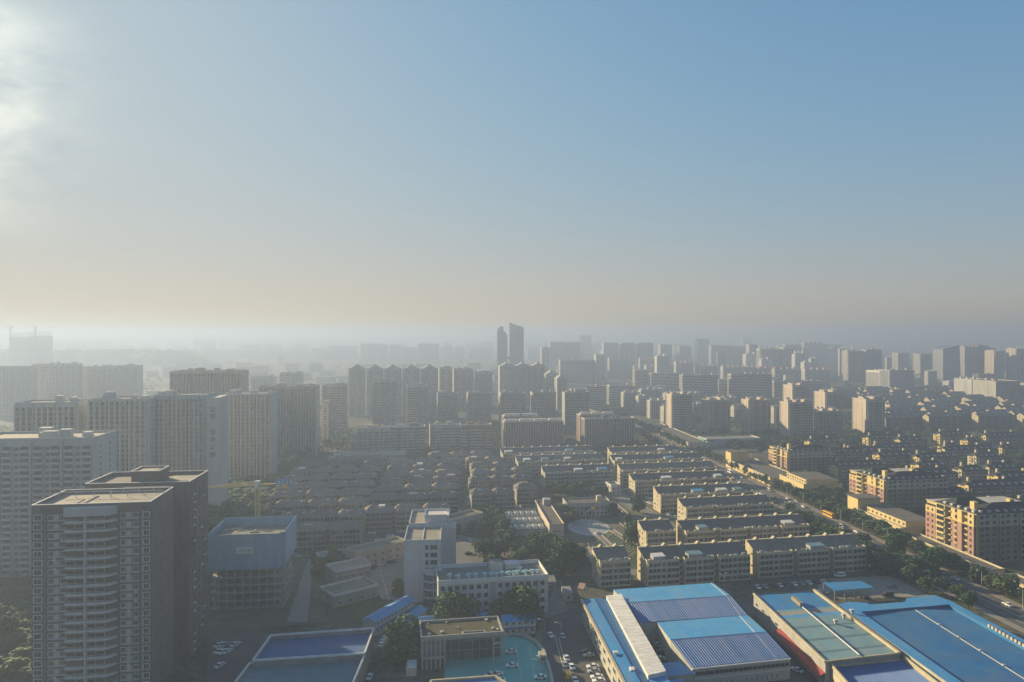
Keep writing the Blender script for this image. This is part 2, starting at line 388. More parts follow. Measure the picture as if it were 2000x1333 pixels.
    if pent == 0: roof_stuff(ph, w, d, h, rr, 2+int(w/18)); ph.split('roof_hut', M[wall], t)
    elif pent == 1:                                            # stepped attic with tilted shade frames
        for i in range(max(2, round(w/12))):
            u = w*(i+.25)/max(2, round(w/12)); ph.box(u, d*.3, h, u+5.5, d*.75, h+3.2)
        ph.split('roof_hut', M[wall], t)
        fr = MB()
        for i in range(max(3, round(w/8))):
            u = w*(i+.2)/max(3, round(w/8)); z = h+rr.uniform(2, 4.5); y0 = rr.uniform(d*.1, d*.5); k = rr.uniform(2, 3.2)
            fr.quad((u, y0, z), (u+k, y0, z+.4), (u+k, y0+4, z+2.3), (u, y0+4, z+2.0)); fr.quad((u, y0+4, z+1.85), (u+k, y0+4, z+2.15), (u+k, y0, z+.25), (u, y0, z-.15))
            for q in (u+.1, u+k-.3): fr.box(q, y0+3.5, h, q+.2, y0+3.8, z+1.7); fr.box(q, y0+.3, h, q+.2, y0+.6, z)
        fr.obj('shade_frame', M['cream_pale'], t, 'stuff')
    elif pent == 2:                                            # gabled crowns
        n = max(1, round(w/22))
        for i in range(n):
            u0, u1 = w*i/n, w*(i+1)/n; mid = (u0+u1)/2
            ph.xprism([(0,0)], 0, 0) if False else None
            nV = len(ph.v); zt = h+5
            pts = [(u0, 0, h), (mid-3, 0, zt), (mid+3, 0, zt), (u1, 0, h)]
            ph.v += pts + [(p[0], d, p[2]) for p in pts]
            for q in ((0,3,2,1),(4,5,6,7),(0,1,5,4),(1,2,6,5),(2,3,7,6)): ph.f.append(tuple(nV+k for k in q)); ph.m.append(0)
            ph.box(mid-2.5, d*.3, zt, mid+2.5, d*.7, zt+2.2)
        ph.split('gabled_crown', M[wall], t)
    elif pent == 3:                                            # small orange pavilion roofs
        orr = MB()
        for i in range(max(2, round(w/14))):
            u = w*(i+.3)/max(2, round(w/14)); ph.box(u, d*.3, h, u+4, d*.7, h+3)
            b = len(orr.v); orr.v += [(u-.6,d*.3-.6,h+3),(u+4.6,d*.3-.6,h+3),(u+4.6,d*.7+.6,h+3),(u-.6,d*.7+.6,h+3),(u+2,d*.5,h+6)]
            for q in ((0,1,4),(1,2,4),(2,3,4),(3,0,4)): orr.f.append(tuple(b+k for k in q)); orr.m.append(0)
        ph.box(-.1, -.1, h, 1.6, d*.6, h+3); b = len(orr.v)
        orr.v += [(-.6,-.6,h+3),(2.2,-.6,h+3),(2.2,d*.6+.5,h+3),(-.6,d*.6+.5,h+3),(.8,d*.3,h+6.5)]
        for q in ((0,1,4),(1,2,4),(2,3,4),(3,0,4)): orr.f.append(tuple(b+k for k in q)); orr.m.append(0)
        ph.split('roof_hut', M[wall], t); orr.obj('pavilion_roof', M['roof_orange'], t, 'stuff')
    elif pent == 4:                                            # white beam frames along the front
        for i in range(max(2, round(w/16))):
            n = max(2, round(w/16)); u0, u1 = w*i/n+.5, w*(i+1)/n-1.5
            ph.box(u0, 0, h+1.2, u1, 3.2, h+3.4, 0, bot=True); ph.box(u0, 3, h, u0+.5, 4, h+3); ph.box(u1-.5, 3, h, u1, 4, h+3)
        ph.split('roof_beam', M['sheet_white'], t)
        hb = MB(); roof_stuff(hb, w, d, h, rr, 3); hb.split('roof_hut', M[wall], t)
    return t

# ---- four-storey walk-up blocks
_wm = {}
def window_mesh(w, h, key, glass='glass', fr='frame', e=.1):
    k = (round(w,2), round(h,2), glass, fr, e)
    if k not in _wm:
        b = MB()
        b.box(0, -.1, 0, w, .04, e, 0, bot=True); b.box(0, -.1, h-e, w, .04, h, 0, bot=True); b.box(0, -.1, e, e, .04, h-e, 0); b.box(w-e, -.1, e, w, .04, h-e, 0)
        if w > 1.3: b.box(w/2-.04, -.08, e, w/2+.04, .02, h-e, 0)
        b.quad((e, -.03, e), (w-e, -.03, e), (w-e, -.03, h-e), (e, -.03, h-e), 1)
        _wm[k] = b.mesh('window', [M[fr], M[glass]])
    return _wm[k]
SHED_R = random.Random(5)
def block(name, px0, px1, yb, rot, label, group=None, style='mono', wall='cream', roof='roof_grey', nfl=4, d=13, single=False, unit=19, xyw=None, seed=0, hot=True, cat='apartment block'):
    if xyw: x, y, a, w = xyw
    else: x, y, a, w, _ = plc(px0, px1, yb, yb-40, rot)
    rr = random.Random(int(px0*3+yb*5)+seed); fh = 2.9; e = nfl*fh+.3
    if rr.random() < .35: roof = 'roof_grey' if roof == 'roof_brown' else 'roof_brown'
    t = thing(name, (x, y), a, label, cat, group); occupy(x, y, w, d, a)
    wl, gl, rf, bl, tr = MB(), MB(), MB(), MB(), MB()
    nU = max(1, round(w/unit)); U = w/nU
    fy = 2.6                                                    # main wall line; bays project to 0
    wl.box(0, fy, 0, w, d, e, 0)
    rz = e+3.4
    if style == 'mono':                                         # ridge near the back, long slope to the front
        yb_ = d-2.0
        wl.xprism([(fy, e), (d, e), (d, rz-.9), (yb_, rz-.05)], 0, w, 0)
        b = len(rf.v); ov = .3
        rf.v += [(-ov, fy-.5, e+.12), (w+ov, fy-.5, e+.12), (w+ov, yb_, rz+.25), (-ov, yb_, rz+.25), (-ov, fy-.5, e-.1), (w+ov, fy-.5, e-.1), (w+ov, yb_, rz), (-ov, yb_, rz)]
        for q in ((0,1,2,3),(0,4,5,1),(1,5,6,2),(3,2,6,7),(0,3,7,4)): rf.f.append(tuple(b+k for k in q)); rf.m.append(0)
        for i in range(1, nU*2): 
            u = w*i/(nU*2); k1 = (rz-e)/(yb_-fy)
            rf.v += []; b = len(rf.v)
            rf.v += [(u-.12, fy-.4, e+.3), (u+.12, fy-.4, e+.3), (u+.12, yb_, rz+.4), (u-.12, yb_, rz+.4)]; rf.f.append((b,b+1,b+2,b+3)); rf.m.append(0)
        tr.box(-.3, yb_, rz-.6, w+.3, yb_+1.3, rz+.5)           # ridge parapet that catches the sun
        for i in range(nU*2):
            u = w*(i+.5)/(nU*2); b = len(tr.v); k = 1.5
            tr.v += [(u-k, yb_-.4, rz+.3), (u+k, yb_-.4, rz+.3), (u, yb_-.4, rz+1.7), (u-k, yb_+1.6, rz+.3), (u+k, yb_+1.6, rz+.3), (u, yb_+1.6, rz+1.7)]
            for q in ((0,1,2),(5,4,3),(0,2,5,3),(1,4,5,2)): tr.f.append(tuple(b+k_ for k_ in q)); tr.m.append(0)
    else:                                                       # hipped roofs over each unit
        for i in range(nU):
            u0, u1 = U*i, U*(i+1); b = len(rf.v); my = (fy+d)/2; k = 4.0; ex = .5
            rf.v += [(u0-(ex if i==0 else 0), fy-ex, e), (u1+(ex if i==nU-1 else 0), fy-ex, e), (u1+(ex if i==nU-1 else 0), d+ex, e), (u0-(ex if i==0 else 0), d+ex, e), (u0+k, my, rz-.3+rr.uniform(-.2,.2)), (u1-k, my, rz-.3)]
            for q in ((0,1,5,4),(1,2,5),(2,3,4,5),(3,0,4)): rf.f.append(tuple(b+k_ for k_ in q)); rf.m.append(0)
    bot_k = 0 if not hot else 0
    wins = []
    for i in range(nU):
        u0, u1 = U*i+ (0.0 if i==0 else 1.3), U*(i+1)-(1.3 if i<nU-1 else 0.3); q = u1-u0
        top = e-.1 if style == 'mono' else e-.25
        wl.box(u0, 0, 0, u1, fy, top, 0)                        # bay
        if style == 'mono':
            tr.box(u0, -.1, top, u1, .2, top+.7); tr.box(u0-.05, .2, top, u0+.25, fy, top+.9); tr.box(u1-.25, .2, top, u1+.05, fy, top+.9)
            rf.quad((u0+.3,.25,top+.04),(u1-.3,.25,top+.04),(u1-.3,fy,top+.04),(u0+.3,fy,top+.04),0)
        else:
            b = len(rf.v); rf.v += [(u0+.4, -.5, e-.2), (u1-.4, -.5, e-.2), (u1-2.5, fy+2.6, e+2.3), (u0+2.5, fy+2.6, e+2.3)]
            rf.f.append((b,b+1,b+2,b+3)); rf.m.append(0)
            rf.tri((u0+.4,-.5,e-.2),(u0+2.5,fy+2.6,e+2.3),(u0+.4,fy+1,e-.05),0); rf.tri((u1-.4,-.5,e-.2),(u1-.4,fy+1,e-.05),(u1-2.5,fy+2.6,e+2.3),0)
        m0, m1 = u0+q*.44, u0+q*.56
        bl.box(m0-.5, -.32, 0, m1+.5, 0, top+.9, 0)             # stair tower face
        for k in range(nfl):
            z = k*fh
            for (b0, b1) in ((u0+.35, m0-.65), (m1+.65, u1-.35)):
                if k: bl.box(b0-.15, -.75, z-.12, b1+.15, 0, z+.62 if rr.random() < .7 else z+.35, 0, bot=True)
                if single: wins.append((b0, -.06, z+.65, b1-b0, 1.95))
                else:
                    gl.quad((b0,-.04,z+(.6 if k else .3)),(b1,-.04,z+(.6 if k else .3)),(b1,-.04,z+fh-.25),(b0,-.04,z+fh-.25))
                nm = 3
                for j in range(nm+1):
                    uu = b0+(b1-b0)*j/nm; bl.box(uu-.09, -.7 if k else -.1, z+.8, uu+.09, -.05 if k else 0, z+fh-.1, 0)
            zz = z+.9
            b = len(gl.v)
            if k == nfl-1:                                      # arched top opening
                c0 = (m0+m1)/2; hw = (m1-m0)/2; pts = [(c0-hw, zz), (c0+hw, zz), (c0+hw, zz+1)] + [(c0+hw*cos(pi*j/6), zz+1+hw*.8*sin(pi*j/6)) for j in range(1, 6)] + [(c0-hw, zz+1)]
                gl.v += [(p[0], -.36, p[1]) for p in pts]; gl.f.append(tuple(range(b, b+len(pts)))); gl.m.append(0)
            else: gl.quad((m0,-.36,zz),(m1,-.36,zz),(m1,-.36,zz+1.6),(m0,-.36,zz+1.6))
        for k in range(nfl): gl.quad((u1+.25, fy-.04, k*fh+.9), (min(w-.2, u1+2.2), fy-.04, k*fh+.9), (min(w-.2, u1+2.2), fy-.04, k*fh+2.3), (u1+.25, fy-.04, k*fh+2.3)) if i < nU-1 else None
    for (xx, sg) in ((-.04, -1), (w+.04, 1)):                    # gable windows
        for k in range(nfl):
            for yy in (fy+2.2, fy+6.3):
                p = [(xx, yy, k*fh+1.1), (xx, yy+1.0, k*fh+1.1), (xx, yy+1.0, k*fh+2.3), (xx, yy, k*fh+2.3)]
                if rr.random() < .7: gl.quad(*(p if sg > 0 else p[::-1]))
                if rr.random() < .35: bl.box(xx-.5 if sg<0 else xx, yy+1.3, k*fh+1.2, xx if sg<0 else xx+.5, yy+2.1, k*fh+1.8, 0, bot=True)
    wl.obj('wall', M[wall], t); rf.obj('roof', M[roof], t); bl.obj('balcony', M[wall if wall != 'cream' else 'cream_pale'], t, 'stuff')
    gl.obj('window' if not single else 'stair_window', M['glass'], t, 'stuff')
    for (ux, uy, uz, ww, wh) in wins: inst('window', window_mesh(ww, wh, 0), t, None, (ux, uy, uz))
    if tr.f: tr.obj('ridge_parapet', M[wall], t)
    cl = MB()                                                    # terrace clutter: heaters, pipes, railings
    for i in range(nU*9):
        u = rr.uniform(.5, w-2); s_ = rr.uniform(.3, 1.1); 
        if style == 'mono': cl.box(u, .4, e-.05, u+s_*1.6, .4+s_, e+rr.uniform(.5, 1.5), 0)
        elif i % 3 == 0:
            cl.box(u, fy+rr.uniform(2, 3), e+1.0, u+.5, fy+3.6, e+2.5, 0)
    cl.obj('roof_clutter', M['metal'], t, 'stuff')
    if style == 'hip':
        for i in range(nU):
            for _q in range(rr.choice((0, 1, 1, 2))):
                u = U*i+rr.uniform(2, U-4); p = MB(); y0 = fy+1.2
                p.quad((u, y0, e+1.5), (u+2.3, y0, e+1.5), (u+2.3, y0+1.2, e+2.3), (u, y0+1.2, e+2.3)); p.box(u, y0+1.1, e+1.9, u+2.3, y0+1.4, e+2.3)
                p.obj('solar_heater', M['sheet_white'], t)
            if rr.random() < .28:
                u = U*i+rr.uniform(3, U-8); p = MB(); kw = rr.uniform(3.5, 6); p.box(u, fy+1.5, e, u+kw, fy+6, e+rr.uniform(2.4, 3.4)); p.obj('attic_room', M[rr.choice(['hazy_beige','roof_brown','grey_wall','sheet_white'])], t)
    else:
        for i in range(nU):
            if rr.random() < .42:
                u = U*i+1.2+rr.uniform(0, U*.4); p = MB(); kw = rr.uniform(5, 8)
                p.box(u, .3, e, u+kw, 4.3, e+2.2, 0); p.quad((u-.2, 0, e+2.25), (u+kw+.2, 0, e+2.25), (u+kw+.2, 4.6, e+2.7), (u-.2, 4.6, e+2.7), 1); p.box(u-.2, .0, e+2.1, u+kw+.2, .1, e+2.3, 1)
                p.obj('rooftop_shed', [M['grey_wall'], M[rr.choice(['sheet_white', 'blue_light', 'sheet_white', 'teal'])]], t)
    return t
# ---------------------------------------------------------------- setting: ground, roads, plots
def polyw(pts, z=0.0): return [(*gp(px, py), z) for px, py in pts]
def patch(name, pts, m, z, world=False):
    b = MB(); P = [(p[0], p[1], z) for p in pts] if world else polyw(pts, z)
    b.v = P; b.f = [tuple(range(len(P)))]; b.m = [0]
    o = b.obj(name, M[m], None, "structure")
    if o.data.polygons[0].normal.z < 0: o.data.flip_normals()
    return o
def gmat():
    m = bpy.data.materials.new('city_ground'); m.use_nodes = True; t = m.node_tree; b = t.nodes["Principled BSDF"]
    b.inputs["Roughness"].default_value = .95; b.inputs["Specular IOR Level"].default_value = .1
    tc = t.nodes.new("ShaderNodeTexCoord")
    def noise(sc, det):
        n = t.nodes.new("ShaderNodeTexNoise"); n.inputs["Scale"].default_value = sc; n.inputs["Detail"].default_value = det; t.links.new(tc.outputs["Object"], n.inputs["Vector"]); return n
    def ramp(src, els):
        r = t.nodes.new("ShaderNodeValToRGB"); r.color_ramp.elements[0].position = els[0][0]; r.color_ramp.elements[0].color = (*els[0][1],1)
        r.color_ramp.elements[1].position = els[-1][0]; r.color_ramp.elements[1].color = (*els[-1][1],1)
        for p, cc in els[1:-1]: e = r.color_ramp.elements.new(p); e.color = (*cc,1)
        t.links.new(src, r.inputs[0]); return r.outputs[0]
    a = ramp(noise(.02, 6).outputs[0], [(.3,(.04,.07,.028)),(.45,(.07,.085,.05)),(.55,(.13,.125,.11)),(.7,(.2,.18,.145))])
    c2 = ramp(noise(.35, 5).outputs[0], [(.35,(.55,.55,.55)),(.65,(1.25,1.2,1.15))])
    mx = t.nodes.new("ShaderNodeMix"); mx.data_type = 'RGBA'; mx.blend_type = 'MULTIPLY'; mx.inputs[0].default_value = 1
    t.links.new(a, mx.inputs[6]); t.links.new(c2, mx.inputs[7]); t.links.new(mx.outputs[2], b.inputs["Base Color"])
    return m
M['ground'] = gmat()
g = MB(); g.quad((-8900,-850,0),(8900,-850,0),(8900,11800,0),(-8900,11800,0)); struct('ground', g, M['ground'])
# main avenue: runs almost straight away on the right
def rx(y): return 215 - .095*(y-316) if y < 950 else 155-.12*(y-950)
def road_strip(name, o0, o1, z, m, y0=180, y1=1500, n=24):
    b = MB()
    for i in range(n):
        ya, yc = y0+(y1-y0)*i/n, y0+(y1-y0)*(i+1)/n
        b.quad((rx(ya)+o0, ya, z), (rx(ya)+o1, ya, z), (rx(yc)+o1, yc, z), (rx(yc)+o0, yc, z))
    return b.obj(name, M[m], None, "structure")
road_strip('avenue', -8, 8, .03, 'asphalt')
for s_ in (-1, 1):
    b = MB()
    for i in range(24):
        ya, yc = 180+55*i, 180+55*(i+1)
        for (o0, o1) in (((8, 12) if s_ > 0 else (-12, -8)),):
            for q in (((rx(ya)+o0, ya, .14), (rx(ya)+o1, ya, .14), (rx(yc)+o1, yc, .14), (rx(yc)+o0, yc, .14)), ((rx(ya)+(o0 if s_>0 else o1), ya, 0), (rx(yc)+(o0 if s_>0 else o1), yc, 0), (rx(yc)+(o0 if s_>0 else o1), yc, .14), (rx(ya)+(o0 if s_>0 else o1), ya, .14))): b.quad(*q)
    b.obj('pavement', M['paving'], None, "structure")
b = MB()
y = 190
while y < 900:
    for o in (-4, 4): b.quad((rx(y)+o-.1, y, .05), (rx(y)+o+.1, y, .05), (rx(y+4)+o+.1, y+4, .05), (rx(y+4)+o-.1, y+4, .05))
    b.quad((rx(y)-.15, y, .05), (rx(y)+.15, y, .05), (rx(y+9)+.15, y+9, .05), (rx(y+9)-.15, y+9, .05)); y += 9
b.obj('road_marking', M['white_line'], None, "structure")
patch('cross_street', [(-400,690),(rx(700)-6,738),(rx(700)+4,722),(620,790),(620,806),(rx(760)+4,742),(rx(760)-6,760),(-400,712)], 'asphalt', .034, world=True)
patch('far_boulevard', [(600,1330),(1150,1080),(1150,1062),(590,1310)], 'paving', .03, world=True)
patch('pale_avenue', [(560,1720),(1500,1500),(1500,1440),(560,1660)], 'roof_flat', .03, world=True)
patch('side_lane', [(1010,1333),(1128,1333),(1100,1150),(1085,1060),(1060,1060),(1078,1160)], 'concrete_dark', .03)
patch('car_park', [(868,1335),(1078,1335),(1064,1278),(1030,1247),(985,1240),(868,1240)], 'reflection_paving', .035)
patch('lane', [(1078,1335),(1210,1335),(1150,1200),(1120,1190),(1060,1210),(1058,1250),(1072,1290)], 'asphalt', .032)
patch('forecourt', [(690,1130),(790,1085),(795,1175),(745,1170),(728,1140)], 'paving', .035)
patch('yard', [(868,1112),(945,1112),(940,1055),(880,1040),(868,1060)], 'asphalt_light', .03)
patch('north_yard', [(700,1075),(870,1060),(870,1022),(708,1040)], 'asphalt', .03)
patch('building_site_ground', [(405,1240),(640,1215),(610,1080),(560,1085),(405,1190)], 'soil', .03)
patch('site_track', [(560,1215),(600,1215),(612,1100),(603,1090)], 'roof_flat', .036)
patch('rough_ground', [(650,1222),(735,1212),(720,1150),(690,1135),(625,1130)], 'grass', .03)
patch('dark_lot', [(405,1335),(470,1335),(530,1240),(440,1225),(405,1235)], 'asphalt', .028)
patch('garden_ground', [(1080,1062),(1180,1115),(1262,1070),(1330,1030),(1240,965),(1180,975)], 'soil', .03)
patch('service_road', [(1178,960),(1200,950),(1335,1035),(1300,1040)], 'concrete_dark', .034)
patch('yard_lane', [(1415,1180),(1450,1165),(1640,1335),(1525,1335)], 'asphalt', .031)
patch('depot_yard', [(1590,1172),(1820,1165),(1735,1125),(1600,1132)], 'roof_flat', .031)
patch('front_lane', [(1180,1148),(1600,1128),(1720,1122),(1700,1105),(1180,1150)], 'asphalt', .033)
patch('block_lane', [(905,1045),(920,1045),(915,960),(908,960)], 'asphalt', .03)
for i, yy in enumerate((365, 418, 468, 508, 556, 598)):
    patch('courtyard', [(55, yy-8), (185, yy+18), (185, yy+27), (55, yy+1)], 'concrete_dark', .026, world=True)
# round plaza
cx, cy = gp(1150, 1030)
b = MB(); n = 40; b.v = [(cx+13*cos(2*pi*i/n), cy+19*sin(2*pi*i/n), .04) for i in range(n)]; b.f = [tuple(range(n))]; b.m = [0]; b.obj('plaza', M['plaza'], None, 'structure')
b = MB(); b.v = [(cx+12.2*cos(2*pi*i/n), cy+18*sin(2*pi*i/n), .048) for i in range(n)] + [(cx+11.7*cos(2*pi*i/n), cy+17.3*sin(2*pi*i/n), .048) for i in range(n)]
for i in range(n): j = (i+1) % n; b.f.append((i, j, n+j, n+i)); b.m.append(0)
b.obj('plaza_ring', M['white_line'], None, 'structure')
# garden paths and beds
for k, (p, q, wd) in enumerate((((1141,1062),(1162,1102),3.2),((1170,1046),(1212,1086),3.2),((1194,1036),(1240,1066),3.0),((1212,1020),(1262,1060),3.0),((1236,1010),(1268,1030),2.6),((1130,1068),(1165,1060),2.4),((1190,976),(1226,1006),2.5))):
    a_, b_ = gp(*p), gp(*q); dx, dy = b_[0]-a_[0], b_[1]-a_[1]; L = sqrt(dx*dx+dy*dy); nx, ny = -dy/L*wd/2, dx/L*wd/2
    patch('garden_path', [(a_[0]-nx,a_[1]-ny),(b_[0]-nx,b_[1]-ny),(b_[0]+nx,b_[1]+ny),(a_[0]+nx,a_[1]+ny)], 'paving', .05+.004*k, world=True)
    w_ = MB(); w_.v = []; 
    for sg in (-1, 1):
        x0, y0 = a_[0]+sg*nx, a_[1]+sg*ny; x1, y1 = b_[0]+sg*nx, b_[1]+sg*ny
        w_.quad((x0,y0,.05),(x1,y1,.05),(x1,y1,.7),(x0,y0,.7)); w_.quad((x0+.3*sg,y0,.05),(x1+.3*sg,y1,.05),(x1+.3*sg,y1,.7),(x0+.3*sg,y0,.7)); w_.quad((x0,y0,.7),(x1,y1,.7),(x1+.3*sg,y1,.7),(x0+.3*sg,y0,.7))
    tag(w_.obj('garden_wall', M['paving']), ('low parapet walls of garden path %s' % ('nearest the big round tree','between the two leafy vegetable plots','right of the second vegetable plot','beside the terraced beds','at the far right garden corner','joining the plaza to the plots','behind the kindergarten gate')[k]), 'garden wall')
def crop_bed(pts, label, m, seed, nrow=11):
    """rows of leafy vegetables"""
    P = [gp(*p) for p in pts]; rr = random.Random(seed); b = MB()
    for i in range(nrow):
        s_ = (i+.5)/nrow; A = [P[0][k]+(P[1][k]-P[0][k])*s_ for k in (0,1)]; B = [P[3][k]+(P[2][k]-P[3][k])*s_ for k in (0,1)]
        for j in range(26):
            q = (j+rr.random())/26; x, y = A[0]+(B[0]-A[0])*q, A[1]+(B[1]-A[1])*q; r = rr.uniform(.2, .55); h = rr.uniform(.2, .6)
            n0 = len(b.v); b.v += [(x-r,y-r,.05),(x+r,y-r,.05),(x+r,y+r,.05),(x-r,y+r,.05),(x+rr.uniform(-.2,.2),y,h+.1)]
            for f in ((0,1,4),(1,2,4),(2,3,4),(3,0,4)): b.f.append(tuple(n0+t_ for t_ in f)); b.m.append(0)
    o = b.obj('vegetable_bed', M[m], None, 'stuff'); o['label'] = label; return o
M['crop_pale'] = mat('pale_leaves', (.3,.36,.24), (.09,.15,.06), 1.6, lo=.42, hi=.58)
M['crop_green'] = mat('green_leaves', (.07,.13,.04), (.12,.18,.07), 1.2, lo=.42, hi=.58)
crop_bed([(1150,1066),(1172,1098),(1205,1088),(1172,1056)], 'pale leafy vegetable plot left of the middle garden path', 'crop_pale', 1)
crop_bed([(1182,1052),(1222,1086),(1248,1072),(1200,1040)], 'greener vegetable plot right of the middle garden path', 'crop_pale', 2)
crop_bed([(1225,1022),(1265,1052),(1300,1042),(1255,1012)], 'rows of low green crops by the service road', 'crop_green', 3)
crop_bed([(1090,1066),(1110,1078),(1150,1076),(1132,1064)], 'strip of green crops below the kindergarten', 'crop_green', 4, 6)
# ---------------------------------------------------------------- near left towers
def near_tower():
    x, y, a, w, h = -154.5, 230.5, radians(8), 36.0, 64.0; d = 23.0; rr = random.Random(4)
    t = thing('apartment_tower', (x, y), a, 'dark brick apartment tower with white framed windows, nearest at the left', 'tower block'); occupy(x, y, w, d, a)
    F, Rr = Side('F', w, d), Side('R', w, d)
    wl = MB(); wl.box(0, 0, 0, w, d, h, 0)
    B = MB()
    # rounded white balcony stack
    wl.prism([(10.6,0),(10.9,-1.2),(23.6,-1.2),(25.4,.0)], 0, h-1.2, 0)
    for u0, u1 in ((3.6,4.6),(26.2,26.6),(33.0,33.3),(33.9,34.2)): wl.box(u0, -.35, 0, u1, 0, h, 0)
    wl.obj('wall', M['brick_dark'], t)
    fr = MB(); fr.box(16.7, -2.35, 0, 17.1, -1.2, h-1); fr.box(33.45, -.3, 0, 33.7, 0, h-1); fr.obj('pilaster', M['frame'], t)
    cr = MB(); cr.prism([(10.3,0),(10.6,-2.5),(23.9,-2.5),(25.9,0)], h-2.3, h+.4); cr.obj('crown_panel', M['lgrey_wall'], t)
    fh = 2.93; nf = 21
    slab = MB(); slab.prism([(10.3,0),(10.6,-2.3),(23.9,-2.3),(25.9,0)], 0, .3); slab.quad((10.3,0,0),(25.9,0,0),(23.9,-2.3,0),(10.6,-2.3,0)); sm = slab.mesh('balcony_slab', [M['white']])
    rail = MB(); rail.prism([(10.5,0),(10.8,-2.1),(23.8,-2.1),(25.6,0)], .3, .8); rm = rail.mesh('balcony_parapet', [M['cream_pale']])
    acm = MB(); acm.box(0,-.5,0,.8,0,.6,0,bot=True); acm = acm.mesh('air_conditioner', [M['white']])
    strip = window_mesh(5.4, 1.45, 0, fr='white'); w2 = window_mesh(1.75, 1.85, 0, fr='white', e=.16); w3 = window_mesh(2.7, 2.1, 0, fr='white', e=.24)
    w4 = window_mesh(2.0, 2.1, 0, fr='white', e=.22)
    shelf = MB(); shelf.box(0,-.7,0,6.0,0,.18,0,bot=True); shelf = shelf.mesh('window_ledge', [M['frame']])
    pan = MB(); pan.box(0,-.3,0,1.5,0,1.9,0); pan = pan.mesh('infill_panel', [M['lgrey_wall']])
    dark = MB(); dark.quad((0,-.05,0),(2.2,-.05,0),(2.2,-.05,2.3),(0,-.05,2.3)); dark = dark.mesh('open_balcony', [M['glass']])
    for k in range(nf):
        z = k*fh+1.2
        inst('balcony_slab', sm, t, None, (0, 0, z-.3))
        inst('balcony_parapet', rm, t, None, (0, 0, z-.3))
        for ux in (11.1, 17.4):
            if rr.random() < .85: inst('balcony_window', strip, t, None, (ux, -2.0, z+.85))
        inst('bay_window', w3, t, None, (.7, -.45, z+.4))
        inst('bay_window', w4, t, None, (33.95, -.45, z+.35))
        for u in (5.0, 26.9): 
            inst('window_ledge', shelf, t, None, (u-.1, 0, z+.15)); inst('window', w2, t, None, (u, -.3, z+.4)); inst('infill_panel', pan, t, None, (u+1.9, 0, z+.35)); inst('window', w2, t, None, (u+3.9, -.3, z+.4))
        if rr.random() < .7: inst('air_conditioner', acm, t, None, (rr.choice((8.8, 6.6, 29, 31.2)), 0, z-.75))
    for k in range(nf):                                         # narrow vents on the long brick side
        o = inst('side_window', dark, t, None, (w+.02, 9.5, k*fh+1.7)); o.rotation_euler = (0, 0, pi/2); o.scale = (.35, 1, .55)
    par = MB(); par.ring(-.02, -.02, w+.02, d+.02, h-.1, h+1.2, .3); par.obj('parapet', M['brick_dark'], t); par = MB(); par.ring(-.12, -.12, w+.12, d+.12, h+1.2, h+1.38, .5); par.obj('coping', M['white'], t)
    rf = MB(); rf.box(.3, .3, h-.4, w-.3, d-.3, h+.05); rf.box(12, 3, h+.05, 13.4, 17, h+.35); rf.box(5, 5, h+.05, 11, 12, h+.25); rf.obj('roof', M['roof_flat'], t)
    rl = MB()
    for u0, u1, v in ((1,18,15.5),(18,35,14.5),(20,35,21)):
        rl.bar((u0, v, h+2.0), (u1, v, h+2.0), .09)
        for j in range(4): uu = u0+(u1-u0)*j/3; rl.bar((uu, v, h), (uu, v, h+2.0), .08)
    rl.obj('roof_railing', M['frame'], t)
near_tower()
def rear_tower():
    x, y = gp(205, 930, 66); y = 262.0; x = -156; a = radians(6); w, d, h = 36.5, 22, 64.4
    t = thing('apartment_tower', (x, y), a, 'rear dark brick tower rising behind the nearest left tower', 'tower block'); occupy(x, y, w, d, a)
    wl = MB(); wl.box(0, 0, 0, w, d, h); wl.box(14, 5, h, 24, 15, h+3.9); wl.box(w-.4, 1.5, 0, w+.3, 2.1, h); wl.box(w-.4, 6.4, 0, w+.3, 7, h); wl.obj('wall', M['brick_dark'], t)
    rf = MB(); rf.box(24.5, 8, h-.2, w-.6, d-.6, h+.1); rf.box(15, 6, h+3.8, 22, 13, h+4.2); rf.obj('roof', M['roof_flat'], t)
    par = MB(); par.ring(-.02,-.02,w+.02,d+.02,h-.1,h+1.2,.3); par.ring(13.9, 4.9, 24.1, 15.1, h+3.8, h+4.5, .3); par.obj('parapet', M['brick_dark'], t); par = MB(); par.ring(-.12,-.12,w+.12,d+.12,h+1.2,h+1.38,.5); par.ring(13.8, 4.8, 24.2, 15.2, h+4.5, h+4.7, .5); par.obj('coping', M['white'], t)
    acm = MB(); acm.box(0,0,0,.5,.9,.6,0,bot=True); acm = acm.mesh('air_conditioner', [M['white']]); rr = random.Random(3)
    wn = MB(); wn.quad((.03,0,0),(.03,1.0,0),(.03,1.0,1.4),(.03,0,1.4)); wn = wn.mesh('side_window', [M['glass']])
    for k in range(21):
        z = k*2.93+1.6
        inst('side_window', wn, t, None, (w, 3.6, z)); inst('side_window', wn, t, None, (w, 11, z)); inst('side_window', wn, t, None, (w, 16, z))
        if rr.random() < .8: inst('air_conditioner', acm, t, None, (w, 4.8, z-.6))
        if rr.random() < .5: inst('air_conditioner', acm, t, None, (w, 13+rr.uniform(0, 5), z-.6))
rear_tower()
